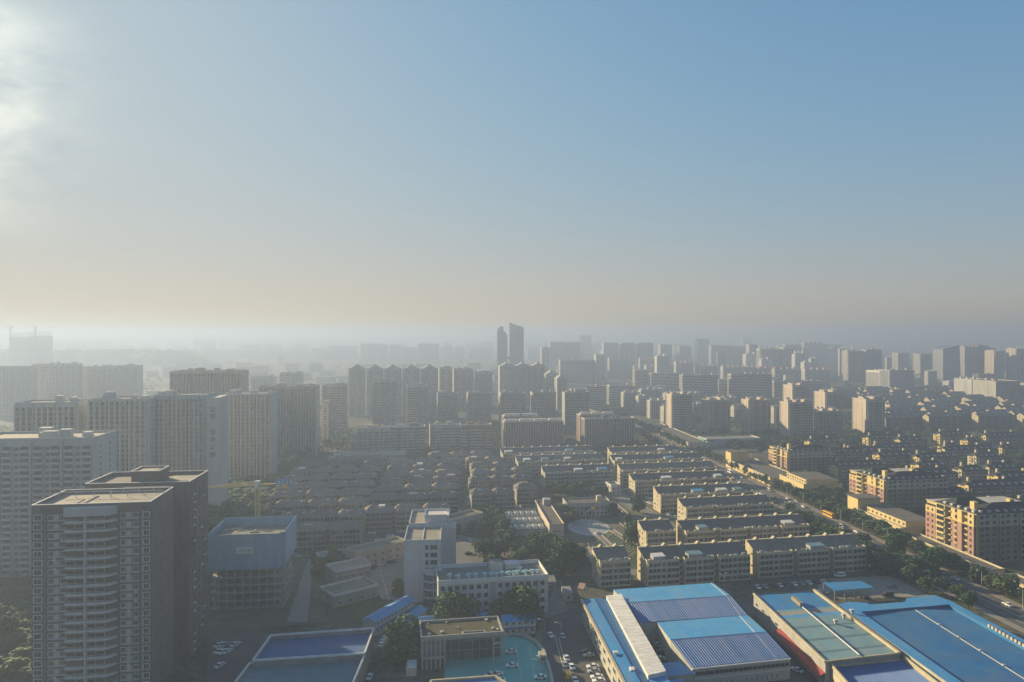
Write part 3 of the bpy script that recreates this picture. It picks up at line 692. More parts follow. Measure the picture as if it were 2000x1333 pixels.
# ---------------------------------------------------------------- building under construction, cranes
def site_building():
    x, y, a, w, h = plc(410, 553, 1192, 1050, 6); h = 33; d = 24
    t = thing('unfinished_building', (x, y), a, 'unfinished concrete building wrapped in blue safety netting', 'building'); occupy(x, y, w, d, a)
    wl = MB()
    for k in range(6):
        z = k*3.4; wl.box(0, 0, z-.2 if k else 0, w, d, z+.5 if k else .4, bot=True)
    for i in range(10):
        for v in (0, d-.6):
            wl.box((w-.5)*i/9, v, 0, (w-.5)*i/9+.5, v+.6, 18)
    for j in range(5): wl.box(w-.5, (d-.6)*j/4, 0, w, (d-.6)*j/4+.6, 18); wl.box(0, (d-.6)*j/4, 0, .5, (d-.6)*j/4+.6, 18)
    wl.obj('concrete_frame', M['plaza'], t); wl = MB(); wl.box(2, 3, 0, w-3, d-2, h-3); wl.obj('core_wall', M['concrete_dark'], t)
    nt_ = MB(); nt_.box(-1, -1.2, 17.6, w-1.5, -1.0, h); nt_.box(w-1.5, -1.2, 17.0, w-1.3, 1.4, h); nt_.box(w-1.5, 1.2, 17, w+.9, 1.4, h); nt_.box(w+.8, 1.4, 19.5, w+1.0, d+1, h+1); nt_.box(-1, d+1, 18, w+1, d+1.2, h+1); nt_.box(-1.2, -1.2, 17.6, -1, d+1.2, h)
    nt_.obj('safety_net', M['net'], t)
    pl = MB(); rr = random.Random(9)
    for i in range(40):
        u, v = rr.uniform(.5, w-5), rr.uniform(0, d-2); pl.box(u, v, h-3, u+rr.uniform(1, 5), v+rr.uniform(.4, 2), h-2.9+rr.uniform(.0, .5))
    pl.obj('formwork', M['roof_flat'], t, 'stuff')
    dk = MB(); dk.box(.5, .5, h-3.3, w-.5, d-.5, h-3.02); dk.obj('roof_deck', M['concrete_dark'], t)
    bn = MB(); bn.box(11.5, -1.35, 24.5, 18.5, -1.25, 27.3); bo = bn.obj('banner', M['sheet_white'], t)
    bt = MB()                                                    # row of seven brush-stroke characters
    for i in range(7):
        u = 12.2+i*.86
        bt.box(u, -1.42, 26.3, u+.6, -1.37, 26.45); bt.box(u+.22, -1.42, 25.3, u+.36, -1.37, 26.6); bt.box(u, -1.42, 25.8, u+.62, -1.37, 25.92)
        if i % 2: bt.box(u+.05, -1.42, 25.2, u+.55, -1.37, 25.35)
        else: bt.box(u, -1.42, 25.3, u+.12, -1.37, 26.1); bt.box(u+.5, -1.42, 25.3, u+.6, -1.37, 26.1)
    bt.obj('lettering', M['net'], t)
site_building()
def crane(name, x, y, H_, jib, back, ang, label, sign=True, s=1.0, mm='crane'):
    t = thing(name, (x, y), ang, label, 'tower crane'); q_ = 1.7 if s == 1.0 else 1.0
    m = MB(); r = .8*s
    for (i, j) in ((-r,-r),(r,-r),(r,r),(-r,r)): m.bar((i,j,0),(i,j,H_), .2*s*q_)
    k = 0
    while k < H_-2*r:
        m.bar((-r,-r,k),(r,-r,k+2*r), .08*s*q_); m.bar((r,-r,k),(r,r,k+2*r), .08*s*q_); m.bar((r,r,k),(-r,r,k+2*r), .08*s*q_); m.bar((-r,r,k),(-r,-r,k+2*r), .08*s*q_); k += 2*r
    m.obj('mast', M[mm], t)
    j = MB()
    j.bar((0,-.5*s,H_),(-jib,-.5*s,H_-1), .12*s*q_); j.bar((0,.5*s,H_),(-jib,.5*s,H_-1), .12*s*q_); j.bar((0,0,H_+1.4*s),(-jib,0,H_-.3), .12*s*q_)
    n = int(jib/1.6/s)
    for i in range(n):
        u, u2 = -jib*i/n, -jib*(i+.5)/n; j.bar((u,-.5*s,H_+u/jib*-0+ (u/jib)*1.0),(u2,0,H_+1.2*s+u2/jib*1.2), .06*s*q_); j.bar((u2,0,H_+1.2*s+u2/jib*1.2),(-jib*(i+1)/n,.5*s,H_-(i+1)/n), .06*s*q_)
    j.obj('jib', M[mm], t)
    cj = MB(); cj.bar((0,-.5*s,H_),(back,-.5*s,H_+.3), .12*s*q_); cj.bar((0,.5*s,H_),(back,.5*s,H_+.3), .12*s*q_); cj.box(back-2.5*s,-.8*s,H_-2*s,back,.8*s,H_+.2, bot=True); cj.obj('counter_jib', M[mm], t)
    cb = MB(); cb.box(-1.3*s,-2.2*s,H_-1.8*s,.4*s,-.9*s,H_+.2, bot=True); cb.box(-1.2*s,-1.2*s,H_+.1,1.2*s,1.2*s,H_+2.0*s); cb.obj('cab', M['white'], t)
    if sign:
        sg = MB(); sg.box(back*.62, -.75, H_-.4, back+1.5, -.65, H_+2.6, 0, bot=True); sg.obj('sign_board', M['blue_light'], t)
        sl_ = MB()
        for i in range(4): u = back*.68+i*2.1; sl_.box(u, -.84, H_+.4, u+1.3, -.78, H_+.7); sl_.box(u+.5, -.84, H_, u+.8, -.78, H_+2); sl_.box(u, -.84, H_+1.3, u+1.3, -.78, H_+1.6)
        sl_.obj('lettering', M['white'], t)
    return t
cxx, cyy = gp(503, 947, 41)
crane('tower_crane', cxx, cyy, 41, 24, 15, radians(10), 'yellow lattice tower crane behind the blue netted building site')
# ---------------------------------------------------------------- white office tower and long low office wing
def office():
    x, y, a, w, h = -48.3, 321, radians(4.5), 16.2, 27; d = 53
    t = thing('office_tower', (x, y), a, 'white tiled eight-storey office tower with flat roof and curved glass corner', 'office building'); occupy(x, y, 24, d, a)
    wl = MB(); wl.box(0, 0, 0, w, 25, h, 0); wl.box(.5, 25, 0, w+3.5, d, h+1, 0); wl.box(8, 27, h+1, w+2.5, 38, h+5, 0); wl.box(w+3.5, 38, 0, w+7, 50, h-4); wl.obj('wall', M['tile_white'], t)
    rf = MB(); rf.box(.4, .4, h-.5, w-.4, 24.6, h+.06); rf.box(1, 25.4, h+.8, 7.8, d-.5, h+1.06); rf.obj('roof', M['roof_flat'], t)
    par = MB(); par.ring(-.1, -.1, w+.1, 25, h-.1, h+1.2, .35); par.box(w*.5-.2, .3, h, w*.5+.2, 24.7, h+.5); par.ring(.4, 25.1, w+3.6, d+.1, h+.9, h+2.1, .35); par.ring(7.9, 26.9, w+2.6, 38.1, h+4.9, h+5.6, .3)
    for i in range(6): par.box(8.5+i*1.7, 39, h+1, 8.7+i*1.7, 46, h+4.2)
    par.obj('parapet', M['frame'], t)
    wn = window_mesh(1.7, 2.2, 0, 'glass'); w4 = window_mesh(3.2, 2.2, 0, 'glass')
    for k in range(4, 8):
        z = k*3.35+.1
        inst('window', wn, t, None, (9.3, -.06, z)); inst('window', w4, t, None, (11.6, -.06, z))
    for k in range(8):
        for j in range(7):
            if j > 3 or k > 4:
                o = inst('window', wn, t, None, (w+ (.06 if j < 4 else 3.56), 2.5+j*6, k*3.35+.4)); o.rotation_euler = (0, 0, pi/2)
    # curved glazed corner
    cv = MB(); gl = MB(); n = 10; cxv, cyv, r = 12.8, .6, 4.4
    pts = [(cxv+r*cos(pi+pi*i/n*.62), cyv+r*1.0*sin(pi+pi*i/n*.62)) for i in range(n+1)]
    full = pts+[(w+.8, -3.0), (w+.8, .5), (cxv-r+.2, .5)]
    ctr = full
    for k in range(4):
        z = k*3.5
        cv.prism(full, z+2.7, z+3.6)
        ins = [(cxv+(p[0]-cxv)*.96, cyv+(p[1]-cyv)*.96) for p in full]
        gl.prism(ins, z, z+2.7, top=False)
    cv.prism(full, 14.1, 15.2); cv.box(cxv+.2, -3.95, 0, cxv+.7, -3.3, 14.5)
    cv.obj('bay_band', M['tile_white'], t); gl.obj('bay_glazing', M['glass_b'], t)
    # low wing
    x, y = gp(856, 1141, 15); a = radians(10); w, d, h = 47.5, 20, 15
    t = thing('office_wing', (x, y), a, 'pink-white four-storey office wing with rooftop ducts beside the office tower', 'office building'); occupy(x, y, w, d, a)
    wl = MB(); wl.box(0, 0, 0, w, d, h, 0); wl.box(24, 12.5, h, 29.5, 18, h+3.6, 0); wl.box(31, 14, h, 38, 19.5, h+2.2, 0); wl.obj('wall', M['tile_white'], t)
    rf = MB(); rf.box(.4, .6, h-.4, w-.4, d-.4, h+.05); rf.box(24.2, 12.7, h+3.6, 29.3, 17.8, h+3.7); rf.obj('roof', M['concrete_dark'], t)
    pb = MB(); pb.box(0, -.15, 0, 2.35, .15, 1.9, bot=True); pb = pb.mesh('parapet_panel', [M['white']])
    for i in range(20): inst('parapet_panel', pb, t, None, (.1+i*2.375-.05, -.5, h-.3))
    for i in range(20):
        if not (10 <= i <= 15): inst('parapet_panel', pb, t, None, (.1+i*2.375-.05, d+.2, h-.3))
    pr = MB(); pr.box(-.1, -.6, h-.4, .25, d, h+1.5); pr.box(w-.25, -.6, h-.4, w+.1, d, h+1.5); pr.obj('parapet', M['white'], t)
    w1 = window_mesh(1.9, 2.1, 0, 'glass')
    for k in range(4):
        for i in range(15):
            if i == 7: continue
            inst('window', w1, t, None, (.9+i*3.08, -.06, k*3.6+1.0))
    pn = MB(); pn.box(22.3, -.3, 0, 24.3, 0, 14.4); pn.box(42.6, -.3, 0, 43.0, 0, 14.2); pn.obj('facade_panel', M['grey_wall'], t)
    # rooftop extract units: duct, elbow and fan head
    def duct():
        o = MB(); o.box(-.35, -2.2, .1, .35, .2, .8, 0); o.box(-.5, 0, .1, .5, 1.0, 1.6, 1); o.box(-.9, .2, 1.4, .9, .9, 2.1, 1); o.bar((-.9,.5,1.8),(-1.5,.5,1.2), .2, 1); return o.mesh('roof_duct', [M['lgrey_wall'], M['vent']])
    dm = duct()
    spots = ((5.5,6),(9,4),(13.5,4.2),(16.5,4.3),(20.5,4.2),(23.5,4.5),(25.5,3.8),(27.8,4.5),(31,4.2),(33.3,4),(35,4.6),(38.5,4.4),(41.5,4.6),(43.8,4.2),(37,9))
    for i, (u, v) in enumerate(spots):
        pxx, pyy = x+u*cos(a)-v*sin(a), y+u*sin(a)+v*cos(a)
        o = inst('roof_duct', dm, None, None, (pxx, pyy, h+.06), a)
        tag(o, 'pale blue ventilation unit on the office wing, %s' % (('first from the left','second from the left','third from the left','fourth from the left','fifth from the left','sixth from the left','just left of the stair hut','in front of the stair hut','just right of the stair hut','ninth, right of the stair hut','before the grey hut','fourth from the right end','third from the right end','nearest the right end','at the back')[i]), 'ventilation unit', 'rooftop ventilation units')
office()
# slanted two-storey buildings
def simple(name, x, y, a, w, d, h, wall, roofm, label, cat='building', wins=(), par=1.0, parm='frame', side_wins=0, fh=3.2, wm=None, roof_in=.3):
    t = thing(name, (x, y), a, label, cat); occupy(x, y, w, d, a)
    b = MB(); b.box(0,0,0,w,d,h); b.obj('wall', M[wall], t)
    r = MB(); r.box(roof_in, roof_in, h-.2, w-roof_in, d-roof_in, h+.05); r.obj('roof', M[roofm], t)
    if par: p = MB(); p.ring(-.1,-.1,w+.1,d+.1,h-.1,h+par,.3); p.obj('parapet', M[parm], t)
    ww = wm or window_mesh(1.4, 1.5, 0)
    for k, n in enumerate(wins):
        for i in range(n): inst('window', ww, t, None, (w*(i+.5)/n-.7, -.06, k*fh+1.0))
    if side_wins:
        for k in range(len(wins)):
            for i in range(side_wins):
                o = inst('window', ww, t, None, (-.06, d*(i+.5)/side_wins+.7, k*fh+1.0)); o.rotation_euler = (0,0,-pi/2)
                o = inst('window', ww, t, None, (w+.06, d*(i+.5)/side_wins-.7, k*fh+1.0)); o.rotation_euler = (0,0,pi/2)
    return t
simple('pink_hall', -80, 368, radians(43), 32, 11, 7.5, 'beige', 'concrete_dark', 'slanting pinkish two-storey hall left of the office tower', wins=(7, 7), parm='beige')
simple('annex_building', -40, 427, radians(43), 30, 11, 8.5, 'grey_wall', 'roof_grey', 'slanting two-storey annex right behind the office tower', wins=(7, 7), parm='beige')
x, y = gp(1108, 1010)
kg = simple('kindergarten', x, y, radians(7), 30, 16, 8, 'grey_wall', 'roof_grey', 'two-storey kindergarten facing the round plaza', 'school', wins=(11, 11), parm='grey_wall', wm=window_mesh(1.9, 1.9, 0), fh=3.6)
b = MB(); b.box(22, 8, 8, 25, 11, 11.5); b.obj('stair_hut', M['beige'], kg)
b = MB()
b.v += [(11.3,-3.4,3.4),(18.7,-3.4,3.4),(15,-3.4,6),(11.3,0,3.4),(18.7,0,3.4),(15,0,6)]
for f in ((0,2,5,3),(1,4,5,2)): b.f.append(f); b.m.append(0)
b.obj('porch_roof', M['roof_dark'], kg)
b = MB(); b.bar((11.2,-3.5,3.3),(15,-3.5,6), .25); b.bar((18.8,-3.5,3.3),(15,-3.5,6), .25); b.box(11.5,-3.3,0,11.9,-2.9,3.4); b.box(18.1,-3.3,0,18.5,-2.9,3.4); b.obj('porch_frame', M['white'], kg)
x, y = gp(1073, 1049)
cl = simple('classroom_wing', x, y, radians(6), 8.8, 62, 6.8, 'beige', 'roof_grey', 'narrow flat-roofed classroom wing running back from the trees', 'school', wins=(), parm='beige')
b = MB(); b.box(2, -.12, 3, 7, -.02, 3.5, bot=True); b.obj('window_slit', M['glass'], cl)
b = MB(); b.box(4.2, 50, 6.8, 8.8, 56, 10.6); b.obj('stair_hut', M['grey_wall'], cl)
def greenhouse():
    x, y = gp(990, 1048); a = radians(6)
    t = thing('skylight_hall', (x, y), a, 'low hall roofed with three rows of grey skylights beside the classroom wing', 'hall'); occupy(x, y, 24, 52, a)
    b = MB(); b.box(0, 0, 0, 24, 50, 3.2); b.obj('wall', M['grey_wall'], t)
    b = MB(); b.box(.2, .2, 3.2, 23.8, 49.8, 3.28); b.obj('roof', M['grass'], t)
    s_ = MB(); s_.v = [(0,0,0),(3.1,0,0),(3.1,8.5,0),(0,8.5,0),(.3,1,1.3),(2.8,1,1.3),(2.8,7.5,1.3),(.3,7.5,1.3)]
    for f in ((0,1,5,4),(1,2,6,5),(2,3,7,6),(3,0,4,7)): s_.f.append(f); s_.m.append(0)
    s_.quad((.3,1,1.3),(2.8,1,1.3),(2.8,7.5,1.3),(.3,7.5,1.3),1)
    for i in range(4): s_.box(.3+i*.75, 1, 1.3, .42+i*.75, 7.5, 1.38, 0)
    s_.box(.3, 4.1, 1.3, 2.8, 4.3, 1.4, 0)
    me = s_.mesh('skylight', [M['lgrey_wall'], M['glass_b']])
    for r in range(3):
        for i in range(6): inst('skylight', me, t, None, (.8+i*3.85, 2.2+r*16.5, 3.3))
    g_ = MB()
    for r in range(3):
        g_.box(0, 1+r*16.5, 4.3, 24, 1.2+r*16.5, 4.5, bot=True); g_.box(0, 14+r*16.5, 4.3, 24, 14.2+r*16.5, 4.5, bot=True)
        for i in range(13): g_.box(i*1.98, 1+r*16.5, 3.2, i*1.98+.12, 1.15+r*16.5, 4.5); g_.box(i*1.98, 12+r*16.5, 3.2, i*1.98+.12, 12.15+r*16.5, 4.3)
    g_.obj('trellis', M['frame'], t)
greenhouse()
x, y = gp(1194, 968)
simple('white_house', x, y, radians(12), 7.5, 13, 7, 'cream_pale', 'roof_grey', 'small pale two-storey house by the service road bend', 'house', wins=(2, 2), side_wins=3)
# flagpoles
fx, fy = gp(1163, 1026)
for i, dx in enumerate((-2.6, 0, 2.2)):
    t = thing('flagpole', (fx+dx, fy), 0, ('tall steel flagpole on the round plaza, left of three', 'middle flagpole on the round plaza, flying the red and yellow flag', 'tall steel flagpole on the round plaza, right of three')[i], 'flagpole', 'flagpoles on the plaza')
    b = MB(); b.bar((0,0,0),(0,0,12.5), .09); b.obj('pole', M['metal'], t); b = MB(); b.box(-.5,-.5,0,.5,.5,.4); b.obj('base', M['concrete'], t)
    if i == 1:
        b = MB(); b.box(-2.4,-.04,9.4,-.1,.04,11.6,0,bot=True); b.obj('flag', M['car_yellow'], t); b = MB(); b.box(-1.2,-.07,9.4,-.1,.07,10.4,0,bot=True); b.obj('flag_corner', M['car_red'], t)
# long pale building at the left back
x, y, a, w, h = plc(652, 792, 920, 890, 9)
simple('long_block', x, y, a, w, 16, 13, 'cream_pale', 'roof_flat', 'long pale four-storey building with small square windows behind the left rows', wins=(19, 19, 19, 19))
# ---------------------------------------------------------------- blue sheet-metal halls
def lerp(a, b, t): return tuple(a[k]+(b[k]-a[k])*t for k in range(len(a)))
def P3(px, py, z): return (*gp(px, py, z), z)
def root_at(p): return (p[0], p[1], 0)
def rel(pts, o): return [(p[0]-o[0], p[1]-o[1], p[2]) for p in pts]
def ribsheet(mb, A, B, C, D, n, r=.16, m=0, w=.3):
    """roof panel A-B (far edge) / D-C (near edge); raised seams run from far to near"""
    mb.quad(A, B, C, D, m)
    for i in range(n+1):
        s_ = i/n; p, q = lerp(A, B, s_), lerp(D, C, s_); ux, uy = (B[0]-A[0]), (B[1]-A[1]); L = sqrt(ux*ux+uy*uy); ux, uy = ux/L*w/2, uy/L*w/2
        k = len(mb.v)
        mb.v += [(p[0]-ux,p[1]-uy,p[2]+.01),(p[0]+ux,p[1]+uy,p[2]+.01),(p[0],p[1],p[2]+r),(q[0]-ux,q[1]-uy,q[2]+.01),(q[0]+ux,q[1]+uy,q[2]+.01),(q[0],q[1],q[2]+r)]
        mb.f += [(k,k+2,k+5,k+3),(k+2,k+1,k+4,k+5),(k+3,k+5,k+4)]; mb.m += [m]*3
def wallpoly(mb, pts, z1=None, m=0, close=True):
    n = len(pts)
    for i in range(n if close else n-1):
        a, b = pts[i], pts[(i+1) % n]; mb.quad((a[0],a[1],0),(b[0],b[1],0),(b[0],b[1],b[2]-.05),(a[0],a[1],a[2]-.05), m)
def kerbline(mb, pts, t, up, dn, close=True):
    n = len(pts)
    for i in range(n if close else n-1):
        a, b = pts[i], pts[(i+1) % n]
        mb.bar((a[0],a[1],a[2]+up/2),(b[0],b[1],b[2]+up/2), t)
def occ(pts, pad=0):
    xs = [p[0] for p in pts]; ys = [p[1] for p in pts]; occupy(min(xs)-pad, min(ys)-pad, max(xs)-min(xs)+2*pad, max(ys)-min(ys)+2*pad, 0)
def occ_quad(A, B, D):
    a = math.atan2(B[1]-D[1]*0-A[1], B[0]-A[0]); w = sqrt((B[0]-A[0])**2+(B[1]-A[1])**2); dx, dy = A[0]-D[0], A[1]-D[1]; d = abs(-dx*sin(a)+dy*cos(a)); occupy(D[0], D[1], w, d, a)
# left hall, two roof levels
bl, br, mr, ml = P3(529,1242,9), P3(730,1228,9), P3(712,1277,9), P3(494,1291,9)
fl, fr_, = P3(420,1385,8), P3(668,1385,8); ml2, mr2 = P3(488,1296,8), P3(712,1281,8)
o = root_at(fl); t = thing('warehouse', o, 0, 'blue roofed warehouse with white parapets beside the near left tower', 'warehouse'); occ_quad(bl, br, fl)
b = MB(); q = rel([bl, br, mr, ml], o); b2 = rel([ml2, mr2, fr_, fl], o)
def drop(pts, k): return [(p[0], p[1], p[2]-k) for p in pts]
ribsheet(b, *drop(q, 1.6), 60, .1); b.obj('rear_roof', M['blue_deep'], t, 'stuff')
b = MB(); ribsheet(b, *drop(b2, 1.4), 66, .22, w=.36)
for s_ in (.25, .5): a_, c_ = lerp(b2[0], b2[3], s_), lerp(b2[1], b2[2], s_); b.bar((a_[0],a_[1],a_[2]-1.35),(c_[0],c_[1],c_[2]-1.35), .14)
b.obj('front_roof', M['teal'], t, 'stuff')
b = MB(); wallpoly(b, q); wallpoly(b, b2); b.obj('wall', M['concrete'], t)
b = MB(); kerbline(b, q, .3, .2, 0); kerbline(b, b2, .3, .2, 0); b.obj('parapet', M['white'], t)
# green-roofed gatehouse
bl, br, fr_, fl = P3(828,1216,11.3), P3(981,1207,11.3), P3(983,1237,11.3), P3(823,1248,11.3)
x, y = fl[0], fl[1]; a = math.atan2(fr_[1]-fl[1], fr_[0]-fl[0]); w = sqrt((fr_[0]-fl[0])**2+(fr_[1]-fl[1])**2); d = 14.5; h = 11.3
t = thing('gate_building', (x, y), a, 'small two-storey grey building with mossy roof facing the car park', 'office building'); occupy(x, y, w, d, a)
b = MB(); b.box(0, 0, 0, .7, d, h-.3); b.box(.7, 6.5, 0, w, d, h-.3); b.box(0,0,h-1.2,w,d,h-.25,bot=True); b.obj('wall', M['concrete'], t)
b = MB(); b.box(.3, .3, h-.4, w-.3, d-.3, h-.05); b.obj('roof', M['moss'] if 'moss' in M else mat('moss', (.085,.075,.035), (.045,.05,.02), 1.1), t)
b = MB(); b.ring(-.2,-.2,w+.2,d+.2,h-.5,h+.7,.55); b.ring(w*.5,-.35,w*.78,2.3,h-.5,h+.75,.4); b.obj('parapet', M['plaza'], t)
b = MB(); 
for i in range(6): b.box(i*1.62, -.1, 0, i*1.62+.5, .35, h-.5)
b.box(0,-.2,3.9,8.6,.3,4.6,bot=True)
for u in (w-3.9, w-.6): b.box(u, 0, 0, u+.6, .6, h-.5)
b.box(w-3.9,-.05,7.4,w,.5,8.1,bot=True); b.obj('column', M['plaza'], t)
b = MB(); b.quad((.5,.25,4.6),(8.1,.25,4.6),(8.1,.25,h-1.2),(.5,.25,h-1.2)); b.quad((.5,.25,0),(8.1,.25,0),(8.1,.25,3.9),(.5,.25,3.9)); b.quad((8.4,6.4,0),(w-.1,6.4,0),(w-.1,6.4,h-1.2),(8.4,6.4,h-1.2)); b.quad((8.4,.3,0),(8.4,6.4,0),(8.4,6.4,h-1.2),(8.4,.3,h-1.2)); b.obj('glazing', M['glass_b'], t)
b = MB()
for i in range(9): u = 8.6+(w-9)*i/8; b.box(u, 6.2, 0, u+.15, 6.4, h-1.2)
for z in (3.4, 6.8): b.box(8.4, 6.15, z, w, 6.4, z+.2, bot=True)
b.obj('mullion', M['metal'], t)
b = MB(); rr = random.Random(2)
for (u, v) in ((2.3,2.4),(7,3.6),(2.6,11.5),(13.5,7),(24.5,12),(26,4),(27.5,2.5),(9.5,12.2)): s_ = rr.uniform(.5,1.2); b.box(u,v,h-.1,u+s_,v+s_*.8,h+.6)
b.obj('roof_vent', M['lgrey_wall'], t, 'stuff')
# prefab sheds with blue gabled roofs
def shed(p0, p1, w2, h, label, floors=1, ac=0, roof='blue_light'):
    A, B = gp(*p0, 0), gp(*p1, 0); a = math.atan2(B[1]-A[1], B[0]-A[0]); w = sqrt((B[0]-A[0])**2+(B[1]-A[1])**2)
    t = thing('prefab_shed', A, a, label, 'prefab building'); occupy(A[0], A[1], w, w2, a)
    b = MB(); b.box(0,0,0,w,w2,h)
    b.xprism([(0,h),(w2,h),(w2/2,h+1.2)], 0, w); b.obj('wall', M['lgrey_wall'], t)
    r = MB(); ribsheet(r, (-.4,w2/2,h+1.3),(w+.4,w2/2,h+1.3),(w+.4,-.6,h+.02),(-.4,-.6,h+.02), int(w/.9), .08); ribsheet(r, (w+.4,w2/2,h+1.3),(-.4,w2/2,h+1.3),(-.4,w2+.6,h+.02),(w+.4,w2+.6,h+.02), int(w/.9), .08)
    r.bar((-.4,-.5,h+.05),(w+.4,-.5,h+.05),.12); r.obj('roof', M[roof], t)
    n = int(w/2.4)
    for k in range(floors):
        for i in range(n): inst('window', window_mesh(1.1, 1.1, 0), t, None, (w*(i+.5)/n-.55, -.05, k*3+1.2))
    am = MB(); am.box(0,-.5,0,.9,0,.7,0,bot=True); am = am.mesh('air_conditioner', [M['white']])
    for i in range(ac): inst('air_conditioner', am, t, None, (w*(i+.3)/ac, -.05, 3.4 if floors > 1 else .2))
    if floors > 1: g_ = MB(); g_.box(0,-1.1,2.9,w,0,3.05,bot=True); g_.obj('walkway', M['blue'], t)
    return t
shed((734,1243), (809,1198), 6.5, 5.6, 'slanting two-storey site cabin with light blue roof near the curved office corner', 2)
shed((822,1232), (952,1222), 6, 3.2, 'long blue roofed cabin hidden behind the mossy roofed building', 1)
shed((984,1243), (1046,1238), 7.5, 5.6, 'two-storey blue roofed cabin with air conditioners right of the mossy roof', 2, 9)
shed((800,1232), (832,1204), 5, 3, 'small blue canopy joining the two site cabins', 1, 0)
# big main blue hall -------------------------------------------------
o = root_at(P3(1137,1172,9)); t = thing('factory_hall', o, 0, 'long blue roofed factory wing with a white roof strip along its right side', 'factory hall')
z0 = 9
lf, rf_, vf, wf = P3(1137,1172,z0), P3(1160,1169,z0+1.2), P3(1184,1170,z0), P3(1213,1166,z0+.8)
k = 1395
ln, rn_, vn, wn_ = P3(1252,k,z0), P3(1284,k,z0+1.2), P3(1303,k,z0), P3(1345,k,z0+.8)
ve, we = P3(1266,1327,z0+.5), P3(1301,1319,z0+.8)
q = rel([lf, rf_, vf, wf, ln, rn_, vn, wn_, ve, we], o)
b = MB(); ribsheet(b, q[0], q[1], q[5], q[4], 6, .1); ribsheet(b, q[1], q[2], q[6], q[5], 6, .1); b.bar(q[1], q[5], .15); b.obj('roof', M['blue'], t)
wup = drop([q[2], q[3], q[9], q[8]], -1.3)
b = MB(); 
for i in range(44):
    s0, s1 = i/44, (i+.93)/44; A, B, C, D = lerp(wup[0],wup[3],s0), lerp(wup[1],wup[2],s0), lerp(wup[1],wup[2],s1), lerp(wup[0],wup[3],s1); b.quad(A,B,C,D); b.quad((D[0],D[1],D[2]),(C[0],C[1],C[2]),(C[0],C[1],C[2]-.12),(D[0],D[1],D[2]-.12))
b.quad(*drop(wup,.1)); 
for (i, j) in ((0,3),(1,2),(0,1),(3,2)): b.quad(wup[i], wup[j], drop([wup[j]],1.6)[0], drop([wup[i]],1.6)[0])
b.obj('white_roof_strip', M['sheet_white'], t)
b = MB(); b.quad(q[8], q[9], q[7], q[6]); b.obj('end_roof', M['blue_light'], t)
b = MB(); wallpoly(b, [q[0], q[1], q[2], q[3], q[7], q[6], q[5], q[4]]); b.obj('wall', M['cream_pale'], t)
b = MB(); b.bar((q[0][0]-.3,q[0][1],q[0][2]), (q[4][0]-.3,q[4][1],q[4][2]), .45); b.obj('gutter', M['cream'], t)
L = sqrt((q[4][0]-q[0][0])**2+(q[4][1]-q[0][1])**2); a_ = math.atan2(q[4][1]-q[0][1], q[4][0]-q[0][0])
for i in range(12):
    p = lerp(q[0], q[4], (i+.4)/12); ob = inst('window', window_mesh(3.2, 1.6, 0), t, None, (p[0]-.05, p[1], 5.4), a_); ob = inst('window', window_mesh(3.2, 1.6, 0), t, None, (p[0]-.05, p[1], 2), a_)
occ_quad(lf, wf, (ln[0], ln[1]))
tt = MB(); tt.box(-.9,-1.4,0,.9,1.4,.4); tt.box(-.7,-1.2,.4,.7,1.2,.6); sxy = P3(1235,1309,z0+.9); tag(inst('skylight_box', tt.mesh('skylight_box',[M['sheet_white']]), None, None, sxy), 'white square hatch on the blue wing roof near the bottom edge', 'roof hatch')
tt = MB(); tt.box(-.5,-.5,0,.5,.5,.6); tt.box(-.8,-.8,.6,.8,.8,.9); sxy = P3(1202,1278,z0+.8); tag(inst('roof_vent', tt.mesh('roof_vent',[M['white']]), None, None, sxy), 'small white ventilator on the left slope of the blue wing', 'ventilator')
# big two-gable hall
pts = dict(a=P3(1198,1152,8), b=P3(1392,1139,8), c=P3(1427,1164,10.5), d=P3(1224,1178,10.5), e=P3(1460,1202,8), f=P3(1251,1217,8), g=P3(1284,1216,8), h=P3(1497,1235,10.5), i=P3(1310,1250,10.5), j=P3(1543,1285,7.5), k=P3(1352,1305,7.5), l=P3(1480,1292,7.5))
o = root_at(pts['k']); t = thing('factory_hall', o, 0, 'broad blue corrugated factory hall with two shallow gables in the middle foreground', 'factory hall')
Q = {n_: (p[0]-o[0], p[1]-o[1], p[2]) for n_, p in pts.items()}
b = MB(); ribsheet(b, Q['a'], Q['b'], Q['c'], Q['d'], 90, .06); ribsheet(b, Q['g'], Q['e'], Q['h'], Q['i'], 80, .06); b.obj('far_slope', M['blue_light'], t, 'stuff')
b = MB(); ribsheet(b, Q['d'], Q['c'], Q['e'], Q['f'], 90, .1); ribsheet(b, Q['i'], Q['h'], Q['j'], Q['k'], 80, .1); b.obj('near_slope', M['blue_stripe'] if 'blue_stripe' in M else M['blue_bright'] if 'blue_bright' in M else mat('bright_blue_sheet', (.012,.15,.36), (.03,.18,.4), .1, rough=.6, metal=.0, spec=.2, stain=.6, scol=(.13,.2,.3), sst=(2.5,.4,1)), t, 'stuff')
b = MB()
def ribs(mb, A, B, C, D, n, r, w, rr_):
    for i in range(n):
        s_ = (i+.5)/n; p, q = lerp(A, B, s_), lerp(D, C, s_); ux, uy = B[0]-A[0], B[1]-A[1]; L = sqrt(ux*ux+uy*uy); ww = w*rr_.uniform(.5, 1.2); ux, uy = ux/L*ww/2, uy/L*ww/2; k = len(mb.v)
        mb.v += [(p[0]-ux,p[1]-uy,p[2]+.02),(p[0]+ux,p[1]+uy,p[2]+.02),(p[0],p[1],p[2]+r),(q[0]-ux,q[1]-uy,q[2]+.02),(q[0]+ux,q[1]+uy,q[2]+.02),(q[0],q[1],q[2]+r)]
        mb.f += [(k,k+2,k+5,k+3),(k+2,k+1,k+4,k+5),(k+3,k+5,k+4)]; mb.m += [0]*3
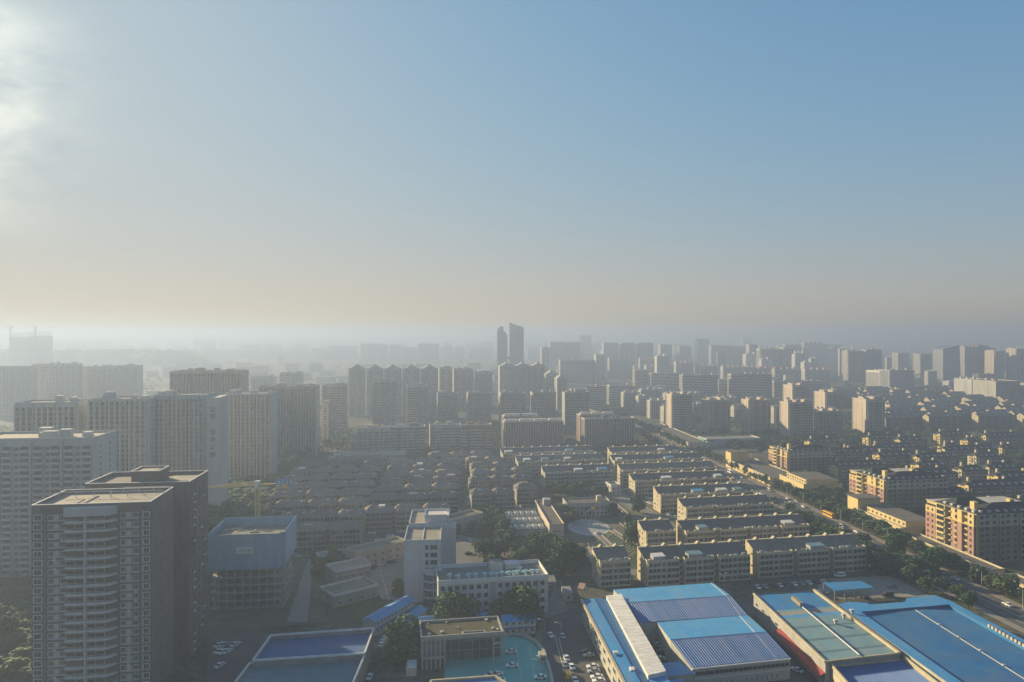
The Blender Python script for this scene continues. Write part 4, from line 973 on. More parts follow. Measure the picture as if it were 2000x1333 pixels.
ribs(b, Q['d'], Q['c'], Q['e'], Q['f'], 46, .24, .34, random.Random(1)); ribs(b, Q['i'], Q['h'], Q['j'], Q['k'], 38, .24, .34, random.Random(2)); b.obj('roof_rib', M['rib'], t, 'stuff')
b = MB(); b.bar(Q['d'], Q['c'], .18); b.bar(Q['i'], Q['h'], .18); b.split('ridge_cap', M['blue'], t)
b = MB()
for u in 'abcehj': pass
wallpoly(b, [Q['a'], Q['b'], Q['c'], Q['e'], Q['h'], Q['j'], Q['k'], Q['i'], Q['g'], Q['f'], Q['d']]); b.obj('wall', M['cream_pale'], t)
b = MB(); b.bar(lerp(Q['a'],Q['b'],.98), lerp(Q['d'],Q['c'],.96), .12); b.bar(lerp(Q['d'],Q['c'],.96), lerp(Q['f'],Q['e'],.93), .12); b.bar(lerp(Q['g'],Q['e'],.91), lerp(Q['i'],Q['h'],.88), .12); b.bar(lerp(Q['i'],Q['h'],.88), lerp(Q['k'],Q['j'],.86), .12); b.obj('roof_pipe', M['white'], t)
b = MB(); am = MB(); am.box(0,-.6,0,1.4,0,1.2,0,bot=True); am = am.mesh('air_conditioner', [M['lgrey_wall']])
ang = math.atan2(Q['j'][1]-Q['k'][1], Q['j'][0]-Q['k'][0])
for i in range(16):
    if i in (3, 7, 8): continue
    p = lerp(Q['k'], Q['j'], .08+i*.052); inst('air_conditioner', am, t, None, (p[0], p[1]-.1, 1.2), ang)
for i in range(10): p = lerp(Q['k'], Q['j'], .03+i*.096); inst('window', window_mesh(3.6, 1.5, 0), t, None, (p[0], p[1]-.06, 4.6), ang)
pa, pb = lerp(Q['k'],Q['j'],0), Q['j']; b.bar((pa[0],pa[1]-.5,7.3),(pb[0],pb[1]-.5,7.3),.22); b.bar((pa[0],pa[1]-.15,3.6),(pb[0],pb[1]-.15,3.6),.15); b.obj('gutter', M['white'], t)
occ_quad(pts['a'], pts['b'], pts['f']); occ_quad(pts['g'], pts['e'], pts['k'])
# small blue lean-tos at the foot of the white strip
for pl, lab in (([(1290,1296),(1336,1292),(1357,1316),(1302,1322)], 'light blue lean-to roof between the white strip and the big hall'), ([(1268,1334),(1330,1326),(1352,1350),(1272,1362)], 'pale blue low roof cut by the bottom edge')):
    q = [P3(a_, c_, 6.2) for a_, c_ in pl]; o = root_at(q[0]); t = thing('lean_to', o, 0, lab, 'shed'); r_ = rel(q, o)
    b = MB(); ribsheet(b, *r_, 14, .1); b.obj('roof', M['blue_light'], t); b = MB(); wallpoly(b, r_); b.obj('wall', M['cream_pale'], t)
# teal hall on the right
q = dict(a=P3(1472,1160,9), b=P3(1590,1153,9), c=P3(1757,1276,9), d=P3(1612,1293,9), m=P3(1533,1157,9.6), n=P3(1684,1284,9.6))
o = root_at(q['d']); t = thing('factory_hall', o, 0, 'factory hall with faded teal roof bands and cream parapets, blue at its far end', 'factory hall'); Q = {n_: (p[0]-o[0], p[1]-o[1], p[2]) for n_, p in q.items()}
b = MB(); wallpoly(b, [Q['a'], Q['b'], Q['c'], Q['d']]); b.obj('wall', M['grey_wall'], t); occ_quad(q['a'], q['b'], q['d'])
bands = ((0,.27,'blue'),(.27,.31,'teal'),(.31,.355,'roof_flat'),(.355,.40,'blue_light'),(.40,.53,'teal'),(.53,.56,'blue_band'),(.56,.70,'teal'),(.70,.73,'blue_band'),(.73,.86,'teal'),(.86,.885,'blue_band'),(.885,.965,'teal'),(.965,1,'roof_flat'))
M['blue_band'] = mat('blue_grey_band', (.07,.14,.2), (.1,.17,.2), .3)
for (s0, s1, mm) in bands:
    b = MB(); A0, A1 = lerp(Q['a'],Q['d'],s0), lerp(Q['a'],Q['d'],s1); B0, B1 = lerp(Q['m'],Q['n'],s0), lerp(Q['m'],Q['n'],s1); C0, C1 = lerp(Q['b'],Q['c'],s0), lerp(Q['b'],Q['c'],s1)
    A0,A1,B0,B1,C0,C1 = drop([A0,A1,B0,B1,C0,C1], .7)
    ribsheet(b, A0, B0, B1, A1, 24, .07); ribsheet(b, B0, C0, C1, B1, 24, .07); b.obj('roof_panel', M[mm], t)
b = MB(); b.bar(Q['a'], Q['d'], .35); b.bar(Q['b'], Q['c'], .5); b.bar(Q['d'], Q['c'], .3); b.obj('parapet', M['cream'], t)
b = MB(); b.bar(lerp(Q['m'],Q['n'],.27), lerp(Q['m'],Q['n'],.97), .18); b.obj('ridge_flashing', M['white'], t)
p = lerp(Q['m'],Q['n'],.13); p2 = lerp(Q['m'],Q['n'],.26); b = MB(); b.bar((p[0],p[1],p[2]+.6),(p2[0],p2[1],p2[2]+.6), .8); b.obj('ridge_vent', M['roof_flat'], t)
b = MB(); p, p2 = lerp(Q['a'],Q['d'],.42), lerp(Q['a'],Q['d'],1.0)
b.quad((p[0],p[1],5.2),(p[0]-2.6,p[1]-.4,4.2),(p2[0]-2.6,p2[1]-.4,4.2),(p2[0],p2[1],5.2)); b.quad((p[0]-2.6,p[1]-.4,4.2),(p[0]-2.6,p[1]-.4,3.8),(p2[0]-2.6,p2[1]-.4,3.8),(p2[0]-2.6,p2[1]-.4,4.2)); b.obj('awning', M['red'], t)
av = math.atan2(Q['d'][1]-Q['a'][1], Q['d'][0]-Q['a'][0])
for i in range(9): p = lerp(Q['a'],Q['d'],.04+i*.105); inst('window', window_mesh(2.2,1.2,0), t, None, (p[0]-.05,p[1],2.2 if i > 3 else 5), av)
for k_, (px_, py_) in enumerate(((1632,1219),(1648,1208),(1664,1199))):
    b = MB(); b.bar((0,0,0),(0,0,1.1),.35); b.box(-.7,-.7,1.1,.7,.7,1.7,bot=True); tag(b.obj('roof_ventilator', M['lgrey_wall'], None, None, P3(px_,py_,8.6 if k_ < 2 else 8.8)), ('round ventilator on the teal roof, nearest of three','middle round ventilator on the teal roof by the cream parapet','ventilator just across the cream parapet on the light blue strip')[k_], 'ventilator')
# striped lower roof in front
q = [P3(1622,1300,7.5), P3(1765,1286,7.5), P3(1840,1345,7.5), P3(1675,1360,7.5)]; o = root_at(q[3]); t = thing('factory_annex', o, 0, 'low annex with glinting ribbed blue roof in front of the teal hall', 'factory annex'); r_ = rel(q, o); occ_quad(q[0], q[1], q[3])
b = MB(); ribsheet(b, *drop(r_, 1), 60, .1); b.obj('roof', bpy.data.materials['bright_blue_sheet'], t, 'stuff'); b = MB(); ribs(b, *drop(r_, 1), 34, .32, .4, random.Random(3)); b.obj('roof_rib', M['rib'], t, 'stuff'); b = MB(); wallpoly(b, r_); b.obj('wall', M['cream'], t)
def battlement(pa, pb, n, parent, m='cream'):
    me = MB(); me.box(-.25, -.2, 0, .25, .9, 1.0); me = me.mesh('parapet_block', [M[m]]); ang = math.atan2(pb[1]-pa[1], pb[0]-pa[0])-pi/2
    for i in range(n): p = lerp(pa, pb, (i+.5)/n); inst('parapet_block', me, parent, None, p, ang)
battlement(r_[0], r_[3], 26, t); battlement(r_[1], r_[2], 24, t)
# deep blue hall far right
zz = 9
q = dict(a=P3(1681,1195,zz), b=P3(1852,1180,zz), c=P3(2190,1372,zz), d=P3(1935,1372,zz), m=P3(1788,1186,zz+.9), n=P3(2085,1372,zz+.9))
o = root_at(q['a']); t = thing('factory_hall', o, 0, 'deep blue factory hall at the right edge framed by lighter blue roof strips', 'factory hall'); Q = {n_: (p[0]-o[0], p[1]-o[1], p[2]) for n_, p in q.items()}
b = MB(); ribsheet(b, *drop([Q['a'],Q['m'],Q['n'],Q['d']], 1.3), 40, .08); ribsheet(b, *drop([Q['m'],Q['b'],Q['c'],Q['n']], 1.3), 40, .08); b.obj('main_roof', M['blue_deep'], t)
b = MB(); m_, n_ = drop([Q['m'], Q['n']], 1.2); b.bar(m_, n_, .14)
for s_ in (.2,.35,.5,.65): p = lerp(m_, n_, s_); b.box(p[0]-.4,p[1]-.4,p[2],p[0]+.4,p[1]+.4,p[2]+.5)
b.obj('ridge_flashing', M['lgrey_wall'], t)
L_ = [P3(1637,1181,zz), P3(1656,1176,zz), P3(1681,1195,zz), P3(1935,1372,zz), P3(1905,1372,zz)]; Lr = rel(L_, o)
b = MB(); b.v = [*Lr]; b.f = [tuple(range(len(Lr)))]; b.m = [0]
lo = drop(Lr, 9); 
b.obj('side_strip', M['blue_light'], t)
U = rel([P3(1656,1176,zz),P3(1696,1178,zz),P3(1697,1181,zz),P3(1768,1176,zz),P3(1770,1169,zz),P3(1824,1162,zz),P3(1853,1173,zz),P3(1853,1181,zz),P3(1681,1195,zz)], o)
b = MB(); b.v = U; b.f = [tuple(range(len(U)))]; b.m = [0]; b.obj('far_strip', M['blue_light'], t)
Rr_ = rel([P3(1853,1172,zz),P3(2230,1372,zz),P3(2190,1372,zz),P3(1852,1181,zz)], o); b = MB(); b.quad(*Rr_); b.obj('right_strip', M['blue_light'], t)
b = MB(); wallpoly(b, [U[0],U[1],U[2],U[3],U[4],U[5],U[6],Rr_[1],Rr_[2],Q['d'],Lr[4],Lr[0]]); b.obj('wall', M['cream_pale'], t)
b = MB(); 
for pr in ((Q['a'],Q['b']),(Q['a'],Q['d']),(Q['b'],Q['c'])): b.quad(pr[0], pr[1], drop([pr[1]],1.3)[0], drop([pr[0]],1.3)[0])
b.obj('upstand', M['blue'], t)
battlement(lerp(Q['b'],Q['c'],.28), lerp(Q['b'],Q['c'],.62), 14, t, 'cream')
xs = [(q['a']), q['b'], q['c'], q['d']]; occ_quad(P3(1637,1176,zz), q['b'], (q['d'][0]-8, q['d'][1]))
# carport
q = [P3(1608,1139,5), P3(1681,1135,5), P3(1706,1148,5), P3(1630,1154,5)]; o = root_at(q[3]); t = thing('carport', o, 0, 'open carport with flat blue roof behind the teal hall', 'carport'); r_ = rel(q, o); occ_quad(q[0], q[1], q[3])
b = MB(); ribsheet(b, *r_, 20, .1); b.obj('roof', M['blue'], t); b = MB()
for s_ in (0,.25,.5,.75,1):
    for e_ in ((0,1),(3,2)): p = lerp(r_[e_[0]], r_[e_[1]], s_); b.bar((p[0],p[1],0),(p[0],p[1],5),.12)
b.obj('post', M['metal'], t); b = MB(); b.bar(r_[3], r_[2], .2); b.obj('fascia', M['blue_light'], t)
# small roof at the very bottom
q = [P3(842,1331,7), P3(966,1322,7), P3(1004,1345,7), P3(830,1370,7)]; o = root_at(q[3]); t = thing('low_shed', o, 0, 'blue roof with cream edge cut off by the bottom of the view', 'shed'); r_ = rel(q, o)
b = MB(); ribsheet(b, *drop(r_,.3), 22, .08); b.obj('roof', M['blue'], t); b = MB(); kerbline(b, r_, .35, .2, 0); b.obj('parapet', M['cream'], t); b = MB(); wallpoly(b, r_); b.obj('wall', M['cream_pale'], t)
# curved retaining wall of the car park ramp
b = MB(); cpts = [(985,1241),(1010,1242),(1030,1248),(1048,1260),(1062,1278),(1069,1298),(1075,1318),(1080,1345)]
W0 = [gp(*p) for p in cpts]
for i in range(len(W0)-1):
    a_, c_ = W0[i], W0[i+1]; b.bar((a_[0],a_[1],.9),(c_[0],c_[1],.9),.5); b.quad((a_[0],a_[1],0),(c_[0],c_[1],0),(c_[0],c_[1],1.2),(a_[0],a_[1],1.2))
tag(b.obj('curved_wall', M['cream_pale']), 'low curved wall sweeping round the right side of the car park', 'wall')
# little huts
x, y = gp(1054,1296); simple('gate_hut', x, y, radians(5), 2.6, 4, 2.8, 'cream_pale', 'cream', 'tiny gate hut against the curved car park wall', 'hut', wins=(1,), par=0)
x, y = gp(1063,1160); simple('brick_hut', x-3, y+4, radians(4), 9, 10, 4, 'concrete', 'concrete_dark', 'low grey shed left of the red-roofed lane', 'shed', wins=(2,), par=0)
x, y = gp(1102,1175); simple('guard_house', x, y, radians(4), 4, 9, 3.6, 'grey_wall', 'concrete', 'flat roofed guard house beside the dark lane', 'shed', wins=(1,), par=0)
q = [P3(1132,1138,4), P3(1144,1140,4), P3(1140,1152,4), P3(1128,1149,4)]; o = root_at(q[3]); t = thing('red_canopy', o, 0, 'small salmon red canopy over the dark lane', 'canopy'); r_ = rel(q, o)
b = MB(); b.quad(*r_); b.quad(*drop(r_,.2)); b.obj('roof', M['pink'], t); b = MB()
for p in r_: b.bar((p[0],p[1],0),(p[0],p[1],4),.1)
b.obj('post', M['metal'], t)
# ruined walls and sheds at the rough ground
x, y = gp(628,1225); simple('demolished_hall', x, y+20, radians(40), 22, 14, 5, 'concrete', 'concrete_dark', 'derelict grey hall between the building site and the forecourt', 'building', wins=(4,))
x, y = gp(655,1152); simple('derelict_house', x, y, radians(35), 18, 12, 8, 'concrete', 'roof_flat', 'derelict grey two-storey house left of the sunlit forecourt', 'house', wins=(5,5))
x, y = gp(622,1105); simple('site_office', x, y, radians(25), 16, 7, 4, 'grey_wall', 'roof_flat', 'small flat roofed site office at the head of the site track', 'site office', wins=(4,))

# ---------------------------------------------------------------- yellow apartment houses and shops on the avenue
def yellow(pxc, ybc, dep, wid, h, label, rot=9):
    x, y = gp(pxc, ybc); a = radians(rot); w, d = wid, dep
    t = thing('yellow_apartment_house', (x, y), a, label, 'apartment house'); occupy(x, y, w, d, a)
    fh = h/8; up = h-2*fh
    lo, hi, gl, bl_ = MB(), MB(), MB(), MB()
    def bx(u0,v0,u1,v1,top=h):
        lo.box(u0,v0,0,u1,v1,min(up,top),top=False); hi.box(u0,v0,up,u1,v1,top) if top > up else None
    body = MB(); body.box(.3,.0,0,w,d,up,top=False); topb = MB(); topb.box(.3,0,up,w,d,h); lo.box(0,0,0,.3,d,up,top=False); hi.box(0,0,up,.3,d,h); bx(-1.4,.6,0,4.6); bx(-1.4,d-8,0,d-.5,h-2.4); bx(-1.2,9,0,12,h)
    hi.box(-1.8, d-15.5, 0, 0, d-9, h)                          # yellow balcony stack facing west
    for k in range(8):
        z = k*fh
        L = Side('L', w, d)
        for v0, v1, o_ in ((d-15,d-9.6,1.84),):
            gl.quad((-o_,v1,z+1.0),(-o_,v0,z+1.0),(-o_,v0,z+fh-.2),(-o_,v1,z+fh-.2)); bl_.box(-o_-.5, v0-.2, z, -o_, v1+.2, z+.9, bot=True)
        for v in (d-6.5, d-3): gl.quad((-1.45,v+1.1,z+1),(-1.45,v,z+1),(-1.45,v,z+fh-.6),(-1.45,v+1.1,z+fh-.6)) if k < 7 else None
        for v in (2,): gl.quad((-1.45,v+1.3,z+1),(-1.45,v,z+1),(-1.45,v,z+fh-.6),(-1.45,v+1.3,z+fh-.6))
        for v in (6, 13.5, d-18): gl.quad((-.05,v+1.6,z+.9),(-.05,v,z+.9),(-.05,v,z+fh-.5),(-.05,v+1.6,z+fh-.5)); bl_.box(-.6, v-.2, z+.1, 0, v+1.8, z+.7, bot=True)
        F = Side('F', w, d); n = int(w/4)
        for i in range(n):
            u = w*(i+.5)/n; gl.quad((u-1,-.05 if i%3 else -1.05,z+.9),(u+1,-.05 if i%3 else -1.05,z+.9),(u+1,-.05 if i%3 else -1.05,z+fh-.5),(u-1,-.05 if i%3 else -1.05,z+fh-.5))
    n = int(w/4)
    for i in range(0, n, 3): u = w*(i+.5)/n; body.box(u-1.7,-1,0,u+1.7,0,up,top=False); topb.box(u-1.7,-1,up,u+1.7,0,h)
    bl_.box(-.25,-.4,up-.25,w+.2,0,up+.15,bot=True); bl_.box(-1.7,0,up-.25,-.0,d-9,up+.1,bot=True); bl_.box(w*.0-.4,-.5,0,.3,.0,h)
    body.obj('brick_shade_wall', M['brick_and_shade'], t); topb.obj('top_storeys', M['cream_pale'], t); lo.obj('lower_wall', M['pink'], t); hi.obj('upper_wall', M['yellow'], t); gl.obj('window', M['glass'], t, 'stuff'); bl_.obj('balcony', M['yellow'], t, 'stuff')
    rf = MB(); e = 1.0
    for (u0,v0,u1,v1,hh) in ((-e,-e,w+e,14,4.5),(-e,14,w*.5,d+e-7,4.0),(-e-1,d-8,w*.4,d+.5,1.5)):
        zb = h+.1 if hh > 2 else h-2.3; mu = (u1-u0)*.3; mv = (v1-v0)*.45; k = len(rf.v)
        rf.v += [(u0,v0,zb),(u1,v0,zb),(u1,v1,zb),(u0,v1,zb),(u0+mu,v0+mv,zb+hh),(u1-mu,v0+mv,zb+hh)]
        for f in ((0,1,5,4),(1,2,5),(2,3,4,5),(3,0,4)): rf.f.append(tuple(k+j for j in f)); rf.m.append(0)
    rf.obj('roof', M['roof_dark'], t)
    ev = MB(); ev.box(-e,-e,h-.2,w+e,-e+.4,h+.15,bot=True); ev.box(-e,-e,h-.2,-e+.4,d,h+.15,bot=True); ev.obj('eaves', M['cream'], t)
    ch = MB(); ch.box(2,4,h+1,4.5,7,h+5.5); ch.box(w*.55,8,h+1,w*.55+2.5,10.5,h+5.3); ch.split('chimney', M['yellow'], t)
    dm = MB()
    for i in range(int(w/5)): u = 2+i*5; dm.box(u,0,h+.4,u+1.6,1.6,h+1.8); 
    for i in range(int(d/5)-2): v = 2+i*5; dm.box(0,v,h+.4,1.6,v+1.6,h+1.8)
    dm.obj('dormer', M['lgrey_wall'], t, 'stuff')
yellow(1541, 932, 32, 42, 21.5, 'farthest of the three tall yellow and pink apartment houses along the avenue')
yellow(1731, 1008, 38, 46, 23.5, 'middle yellow and pink apartment house above the arcade with the red banner')
yellow(1908, 1100, 36, 50, 25.5, 'nearest yellow and pink apartment house at the right edge')
def shop(y0, y1, off, d, h, label, wall='yellow', nwin=10, upper=0, sign=None, towerend=0):
    x = rx(y0)+off; a = math.atan2(y1-y0, rx(y1)-rx(y0))       # local u runs away from the camera, v to the left
    L = sqrt((y1-y0)**2+(rx(y1)-rx(y0))**2)
    t = thing('shop_row', (x, y0), a-pi/2, label, 'shop building'); occupy(x, y0, d, L, a-pi/2)
    b = MB(); b.box(0,0,0,d,L,h); 
    if upper: b.box(3,2,h,d-3,L-6,h+3.5)
    if towerend: b.box(-1,L-12,0,d*.6,L,h+towerend)
    b.obj('wall', M[wall], t)
    r = MB(); r.box(.3,.3,h-.2,d-.3,L-.3,h+.06); 
    if upper: r.box(3.2,2.2,h+3.3,d-3.2,L-6.2,h+3.6)
    if towerend: r.box(-1.8,L-12.8,h+towerend,d*.6+.8,L+.8,h+towerend+.4)
    r.obj('roof', M['roof_grey'], t)
    p = MB(); p.ring(-.1,-.1,d+.1,L+.1,h-.1,h+.9,.35); p.obj('parapet', M['cream'], t)
    me = window_mesh(1.6,1.6,0)
    for k in range(max(1, int(h/4))):
        for i in range(nwin):
            o_ = inst('window', me, t, None, (-.06, L*(i+.7)/nwin, k*3.8+1.3)); o_.rotation_euler = (0,0,-pi/2)
    for i in range(3): inst('window', me, t, None, (d*(i+.4)/3, -.06, 1.3))
    if upper:
        for i in range(nwin-1): o_ = inst('window', me, t, None, (2.94, 2+(L-8)*(i+.6)/(nwin-1), h+1)); o_.rotation_euler = (0,0,-pi/2)
    if sign:
        for (v0, v1, z0_, z1_, mm) in sign:
            s_ = MB(); s_.box(-.5,v0,z0_,-.25,v1,z1_,bot=True); so_ = s_.obj('sign_board', M[mm], t)
            c_ = MB(); n = max(2, int((v1-v0)/ (1.2*(z1_-z0_))))
            for i in range(n):
                v = v0+(v1-v0)*(i+.5)/n; hh = (z1_-z0_)*.32; zc = (z0_+z1_)/2; cm = 'cream' if mm in ('red','pink','blue','roof_dark') else 'red'
                c_.box(-.58,v-hh,zc+hh*.5,-.5,v+hh,zc+hh*.75,bot=True); c_.box(-.58,v-.12,zc-hh,-.5,v+.12,zc+hh,bot=True); c_.box(-.58,v-hh,zc-hh*.3,-.5,v+hh,zc-hh*.05,bot=True)
                if i % 2: c_.box(-.58,v-hh,zc-hh,-.5,v-hh+.2,zc+hh,bot=True)
                else: c_.box(-.58,v-hh*.9,zc-hh,-.5,v+hh*.9,zc-hh*.8,bot=True)
            c_.obj('lettering', M[cm], t)
    return t
shop(568, 655, 13.5, 26, 6.5, 'long low shop row with flat grey roof nearest the crossroads', nwin=16, towerend=8, sign=[(60,84,4.2,6,'blue'),(14,30,4.4,6.2,'lgrey_wall')])
shop(528, 566, 20, 30, 9.5, 'three-storey orange-yellow shop building below the farthest yellow apartment house', nwin=9, upper=1, sign=[(3,7,2,6,'green_net'),(33,37,2,6,'lgrey_wall')])
shop(420, 476, 24, 24, 6.5, 'two-storey arcade with an end tower and red banner beside the middle yellow apartment house', nwin=12, upper=1, towerend=7.5, sign=[(26,38,2.6,4.6,'red'),(43,54,6,7.6,'sheet_white')])
shop(352, 416, 22, 9, 4.2, 'long thin single-storey shop strip beside the nearest yellow apartment house', nwin=14, sign=[(8,14,2.2,3.6,'lgrey_wall'),(40,52,2,3.6,'roof_dark')])
shop(280, 345, 22, 9, 4.2, 'low shop strip with red and yellow signs at the right edge', nwin=14, sign=[(50,58,1.8,3.6,'cream'),(38,50,1.8,3.6,'red')])
shop(760, 930, 14, 22, 5.5, 'shop strip under the beige towers beyond the crossroads', nwin=30, wall='beige')
b_ = shop(955, 1120, -44, 26, 6, 'shop strip with colourful billboards left of the far avenue', nwin=20, wall='cream_pale', sign=[(2,18,2,8,'red'),(20,30,2,8,'yellow'),(34,120,2,7.5,'blue_light')])
# petrol station like building at the crossroads
x, y = gp(1380, 872); simple('corner_store', x, y, radians(9), 62, 22, 7, 'lgrey_wall', 'roof_flat', 'pale flat-roofed store with green and yellow fascia at the crossroads', 'shop building', wins=(16,16))
x, y = gp(1376, 873); s_ = MB(); s_.box(0,-.5,5.2,12,-.2,7.4,bot=True); s_.box(-.5,-.5,5.2,-.2,22,7.4,bot=True); tag(s_.obj('store_fascia', [M['green_net']], None, None, (x, y, 0)), 'green fascia sign on the corner of the crossroads store', 'shop sign')
# blue round road sign beside the avenue
p = gp(1797, 1112); t = thing('road_sign', p, 0, 'tall post with round blue road sign beside the avenue trees', 'road sign'); b = MB(); b.bar((0,0,0),(0,0,4.6),.12); b.obj('post', M['metal'], t)
b = MB(); b.v = [(1.4*cos(2*pi*i/20),-.1,4.6+1.4*sin(2*pi*i/20)) for i in range(20)]+[(1.4*cos(2*pi*i/20),.05,4.6+1.4*sin(2*pi*i/20)) for i in range(20)]; b.f = [tuple(range(20)), tuple(range(39,19,-1))]+[(i,(i+1)%20,20+(i+1)%20,20+i) for i in range(20)]; b.m = [0]*22; b.obj('disc', mat('sign_blue',(.02,.35,.8),(.02,.33,.76),1,rough=.3), t)

x, y = gp(793, 1322); simple('white_canopy', x, y, radians(5), 3.6, 6.5, 3.0, 'lgrey_wall', 'sheet_white', 'small white flat roof beside the big dark bushy tree', 'canopy', par=0)
ORD = ['first','second','third','fourth','fifth','sixth','seventh','eighth','ninth','tenth','eleventh','twelfth','thirteenth','fourteenth','fifteenth','sixteenth','seventeenth','eighteenth','nineteenth','twentieth']
ORD += ['twenty-'+k for k in ORD[:9]]+['thirtieth']+['thirty-'+k for k in ORD[:9]]+['fortieth']
# ---------------------------------------------------------------- cream walk-up blocks, right of the gardens
G1 = 'cream walk-up blocks right of the gardens'
block('walkup_block', 1264, 1466, 1147, 11, 'cream walk-up block directly behind the big blue hall, yellow gable to the left', G1, single=True)
block('walkup_block', 1172, 1233, 1148, 11, 'short cream walk-up block beside the vegetable plots, front row left end', G1, single=True, unit=21)
block('walkup_block', 1482, 1692, 1130, 11, 'cream walk-up block behind the carport with two pale rooftop sheds, front row right end', G1, single=True)
block('walkup_block', 1340, 1582, 1083, 11, 'long cream walk-up block in the second row with white terrace sheds', G1, single=True)
block('walkup_block', 1262, 1321, 1084, 11, 'short cream walk-up block in the second row beside the round tree', G1, single=True, unit=21)
block('walkup_block', 1340, 1512, 1031, 11, 'cream walk-up block in the third row ending at the avenue trees', G1, single=True)
block('walkup_block', 1290, 1472, 1003, 10.5, 'cream walk-up block in the fourth row', G1)
block('walkup_block', 1240, 1425, 973, 10.5, 'cream walk-up block in the fifth row', G1)
block('walkup_block', 1216, 1400, 950, 10.5, 'cream walk-up block in the sixth row with a blue shed', G1)
block('walkup_block', 1200, 1374, 929, 10, 'cream walk-up block in the seventh row near the crossroads', G1)
block('walkup_block', 1195, 1325, 911, 10, 'cream walk-up block in the eighth row facing the cross street', G1)
G2 = 'pale walk-up blocks behind the kindergarten'
block('walkup_block', 1064, 1197, 955, 10, 'pale walk-up block just behind the kindergarten trees, front of three', G2, wall='cream_pale', single=True)
block('walkup_block', 1012, 1182, 931, 10, 'pale walk-up block, middle of three behind the kindergarten', G2, wall='cream_pale')
block('walkup_block', 982, 1160, 913, 10, 'pale walk-up block, rear of three behind the kindergarten', G2, wall='cream_pale')
G3 = 'brown hip-roofed blocks in the centre'
for i, (a_, b_, yb) in enumerate(((921,1006,1001),(1009,1052,988),(918,1042,972),(922,1040,955),(920,1010,940),(912,985,928))):
    block('walkup_block', a_, b_, yb, 9.5, 'hip-roofed grey block in the centre column, %s from the front' % ORD[i], G3, style='hip', wall='hazy_beige', roof='roof_brown', single=i < 2, unit=17)
for i, (a_, b_, yb) in enumerate(((712,880,1040),(722,896,1012),(735,897,992),(742,897,975),(750,900,960),(757,903,946),(762,905,933),(838,962,917))):
    block('walkup_block', a_, b_, yb, 9, 'hip-roofed grey block between the office tower and the left rows, %s from the front' % ORD[i], G3, style='hip', wall='hazy_beige', roof='roof_brown', single=i < 1, unit=19)
for i, (a_, b_, yb) in enumerate(((574,706,1080),(545,712,1053),(535,718,1027),(528,724,1006),(538,731,987),(552,738,969),(566,744,953),(585,750,939),(640,756,927))):
    block('walkup_block', a_, b_, yb, 8.5, 'brown-roofed block in the hazy left rows, %s from the front' % ORD[i], 'brown hip-roofed blocks on the left', style='hip', wall='hazy_beige', roof='roof_brown', unit=19)
# ---------------------------------------------------------------- hazy tower group on the left
GL = 'pale pilastered towers on the left'
T = tower
T('residential_tower', -60, 182, 1140, 862, 26, 6, 'balcony', 'pale slab tower behind the nearest left tower, white roof terraces', 'tower block', GL, wall='lgrey_wall', pent=0)
T('residential_tower', 28, 152, 1030, 790, 20, 7, 'pilaster', 'leftmost pale pilastered tower rising behind the slab with roof terraces', 'tower block', GL, wall='lgrey_wall')
T('residential_tower', 172, 290, 1025, 783, 22, 7, 'pilaster', 'second pale pilastered tower from the left', 'tower block', GL, wall='lgrey_wall')
t_ = T('residential_tower', 300, 402, 1012, 775, 22, 7, 'pilaster', 'pale pilastered tower with dark vertical lettering on its blank side wall', 'tower block', GL, wall='lgrey_wall', left_plain=True)
# blank sign wall with seven characters
x, y, a, w, h = plc(300, 402, 1012, 775, 7)
sb = MB(); sb.box(w, -.6, 0, w+9, 20, h-1); sb.obj('side_wall', M['lgrey_wall'], t_)
CH = ["..x../.x.x./x...x/.xxx./..x../xxxxx", "xxxxx/x.x.x/xxxxx/..x../x.x.x/.x.x.", "...../..x../...../...../...../.....", "xxxxx/x...x/xxxxx/x.x.x/x.x.x/x.xxx", "..x../xxxxx/.x.x./x.xxx/.xxx./x...x", ".x.x./x...x/..x../.x.../xxxx./...x.", "xxx.x/x.xxx/xxx.x/x.xxx/xxx.x/x.x.x"]
lt = MB()
for i, cch in enumerate(CH):
    zt = h-7-i*5.0
    for r_, row in enumerate(cch.split('/')):
        for c_, v in enumerate(row):
            if v == 'x': lt.box(w+3+c_*.62, -.85, zt-(r_+1)*.6, w+3.66+c_*.62, -.6, zt-r_*.6+.04, 0, bot=True)
lt.obj('lettering', M['concrete_dark'], t_)
T('residential_tower', 438, 530, 948, 772, 24, 7, 'pilaster', 'pale pilastered tower right of the lettered one', 'tower block', GL, wall='lgrey_wall')
T('residential_tower', 506, 618, 890, 757, 24, 8, 'pilaster', 'broad beige pilastered tower with a colonnaded base', 'tower block', GL, wall='beige', trim='cream_pale')
T('residential_tower', 628, 642, 872, 792, 22, 7, 'grid', 'narrow pale tower at the right end of the hazy group', 'tower block', GL, wall='cream_pale')
T('residential_tower', 332, 472, 905, 728, 26, 7, 'pilaster', 'tall beige tower rising behind the lettered one', 'tower block', GL, wall='beige')
T('residential_tower', 630, 676, 850, 755, 20, 7, 'balcony', 'grey-blue tower beside the narrow pale one', 'tower block', GL, wall='grey_wall')
GS = 'dark hazy silhouettes far left'
for i, (a_, b_, yb, yt) in enumerate(((-40,60,812,718),(62,150,805,713),(152,222,800,718),(222,270,800,716),(490,536,790,738),(546,589,790,730))):
    T('hazy_tower', a_, b_, yb, yt, 20, 7, 'silhouette', 'grey silhouetted tower in the haze, %s from the left edge' % ORD[i], 'tower block', GS, wall='grey_wall')
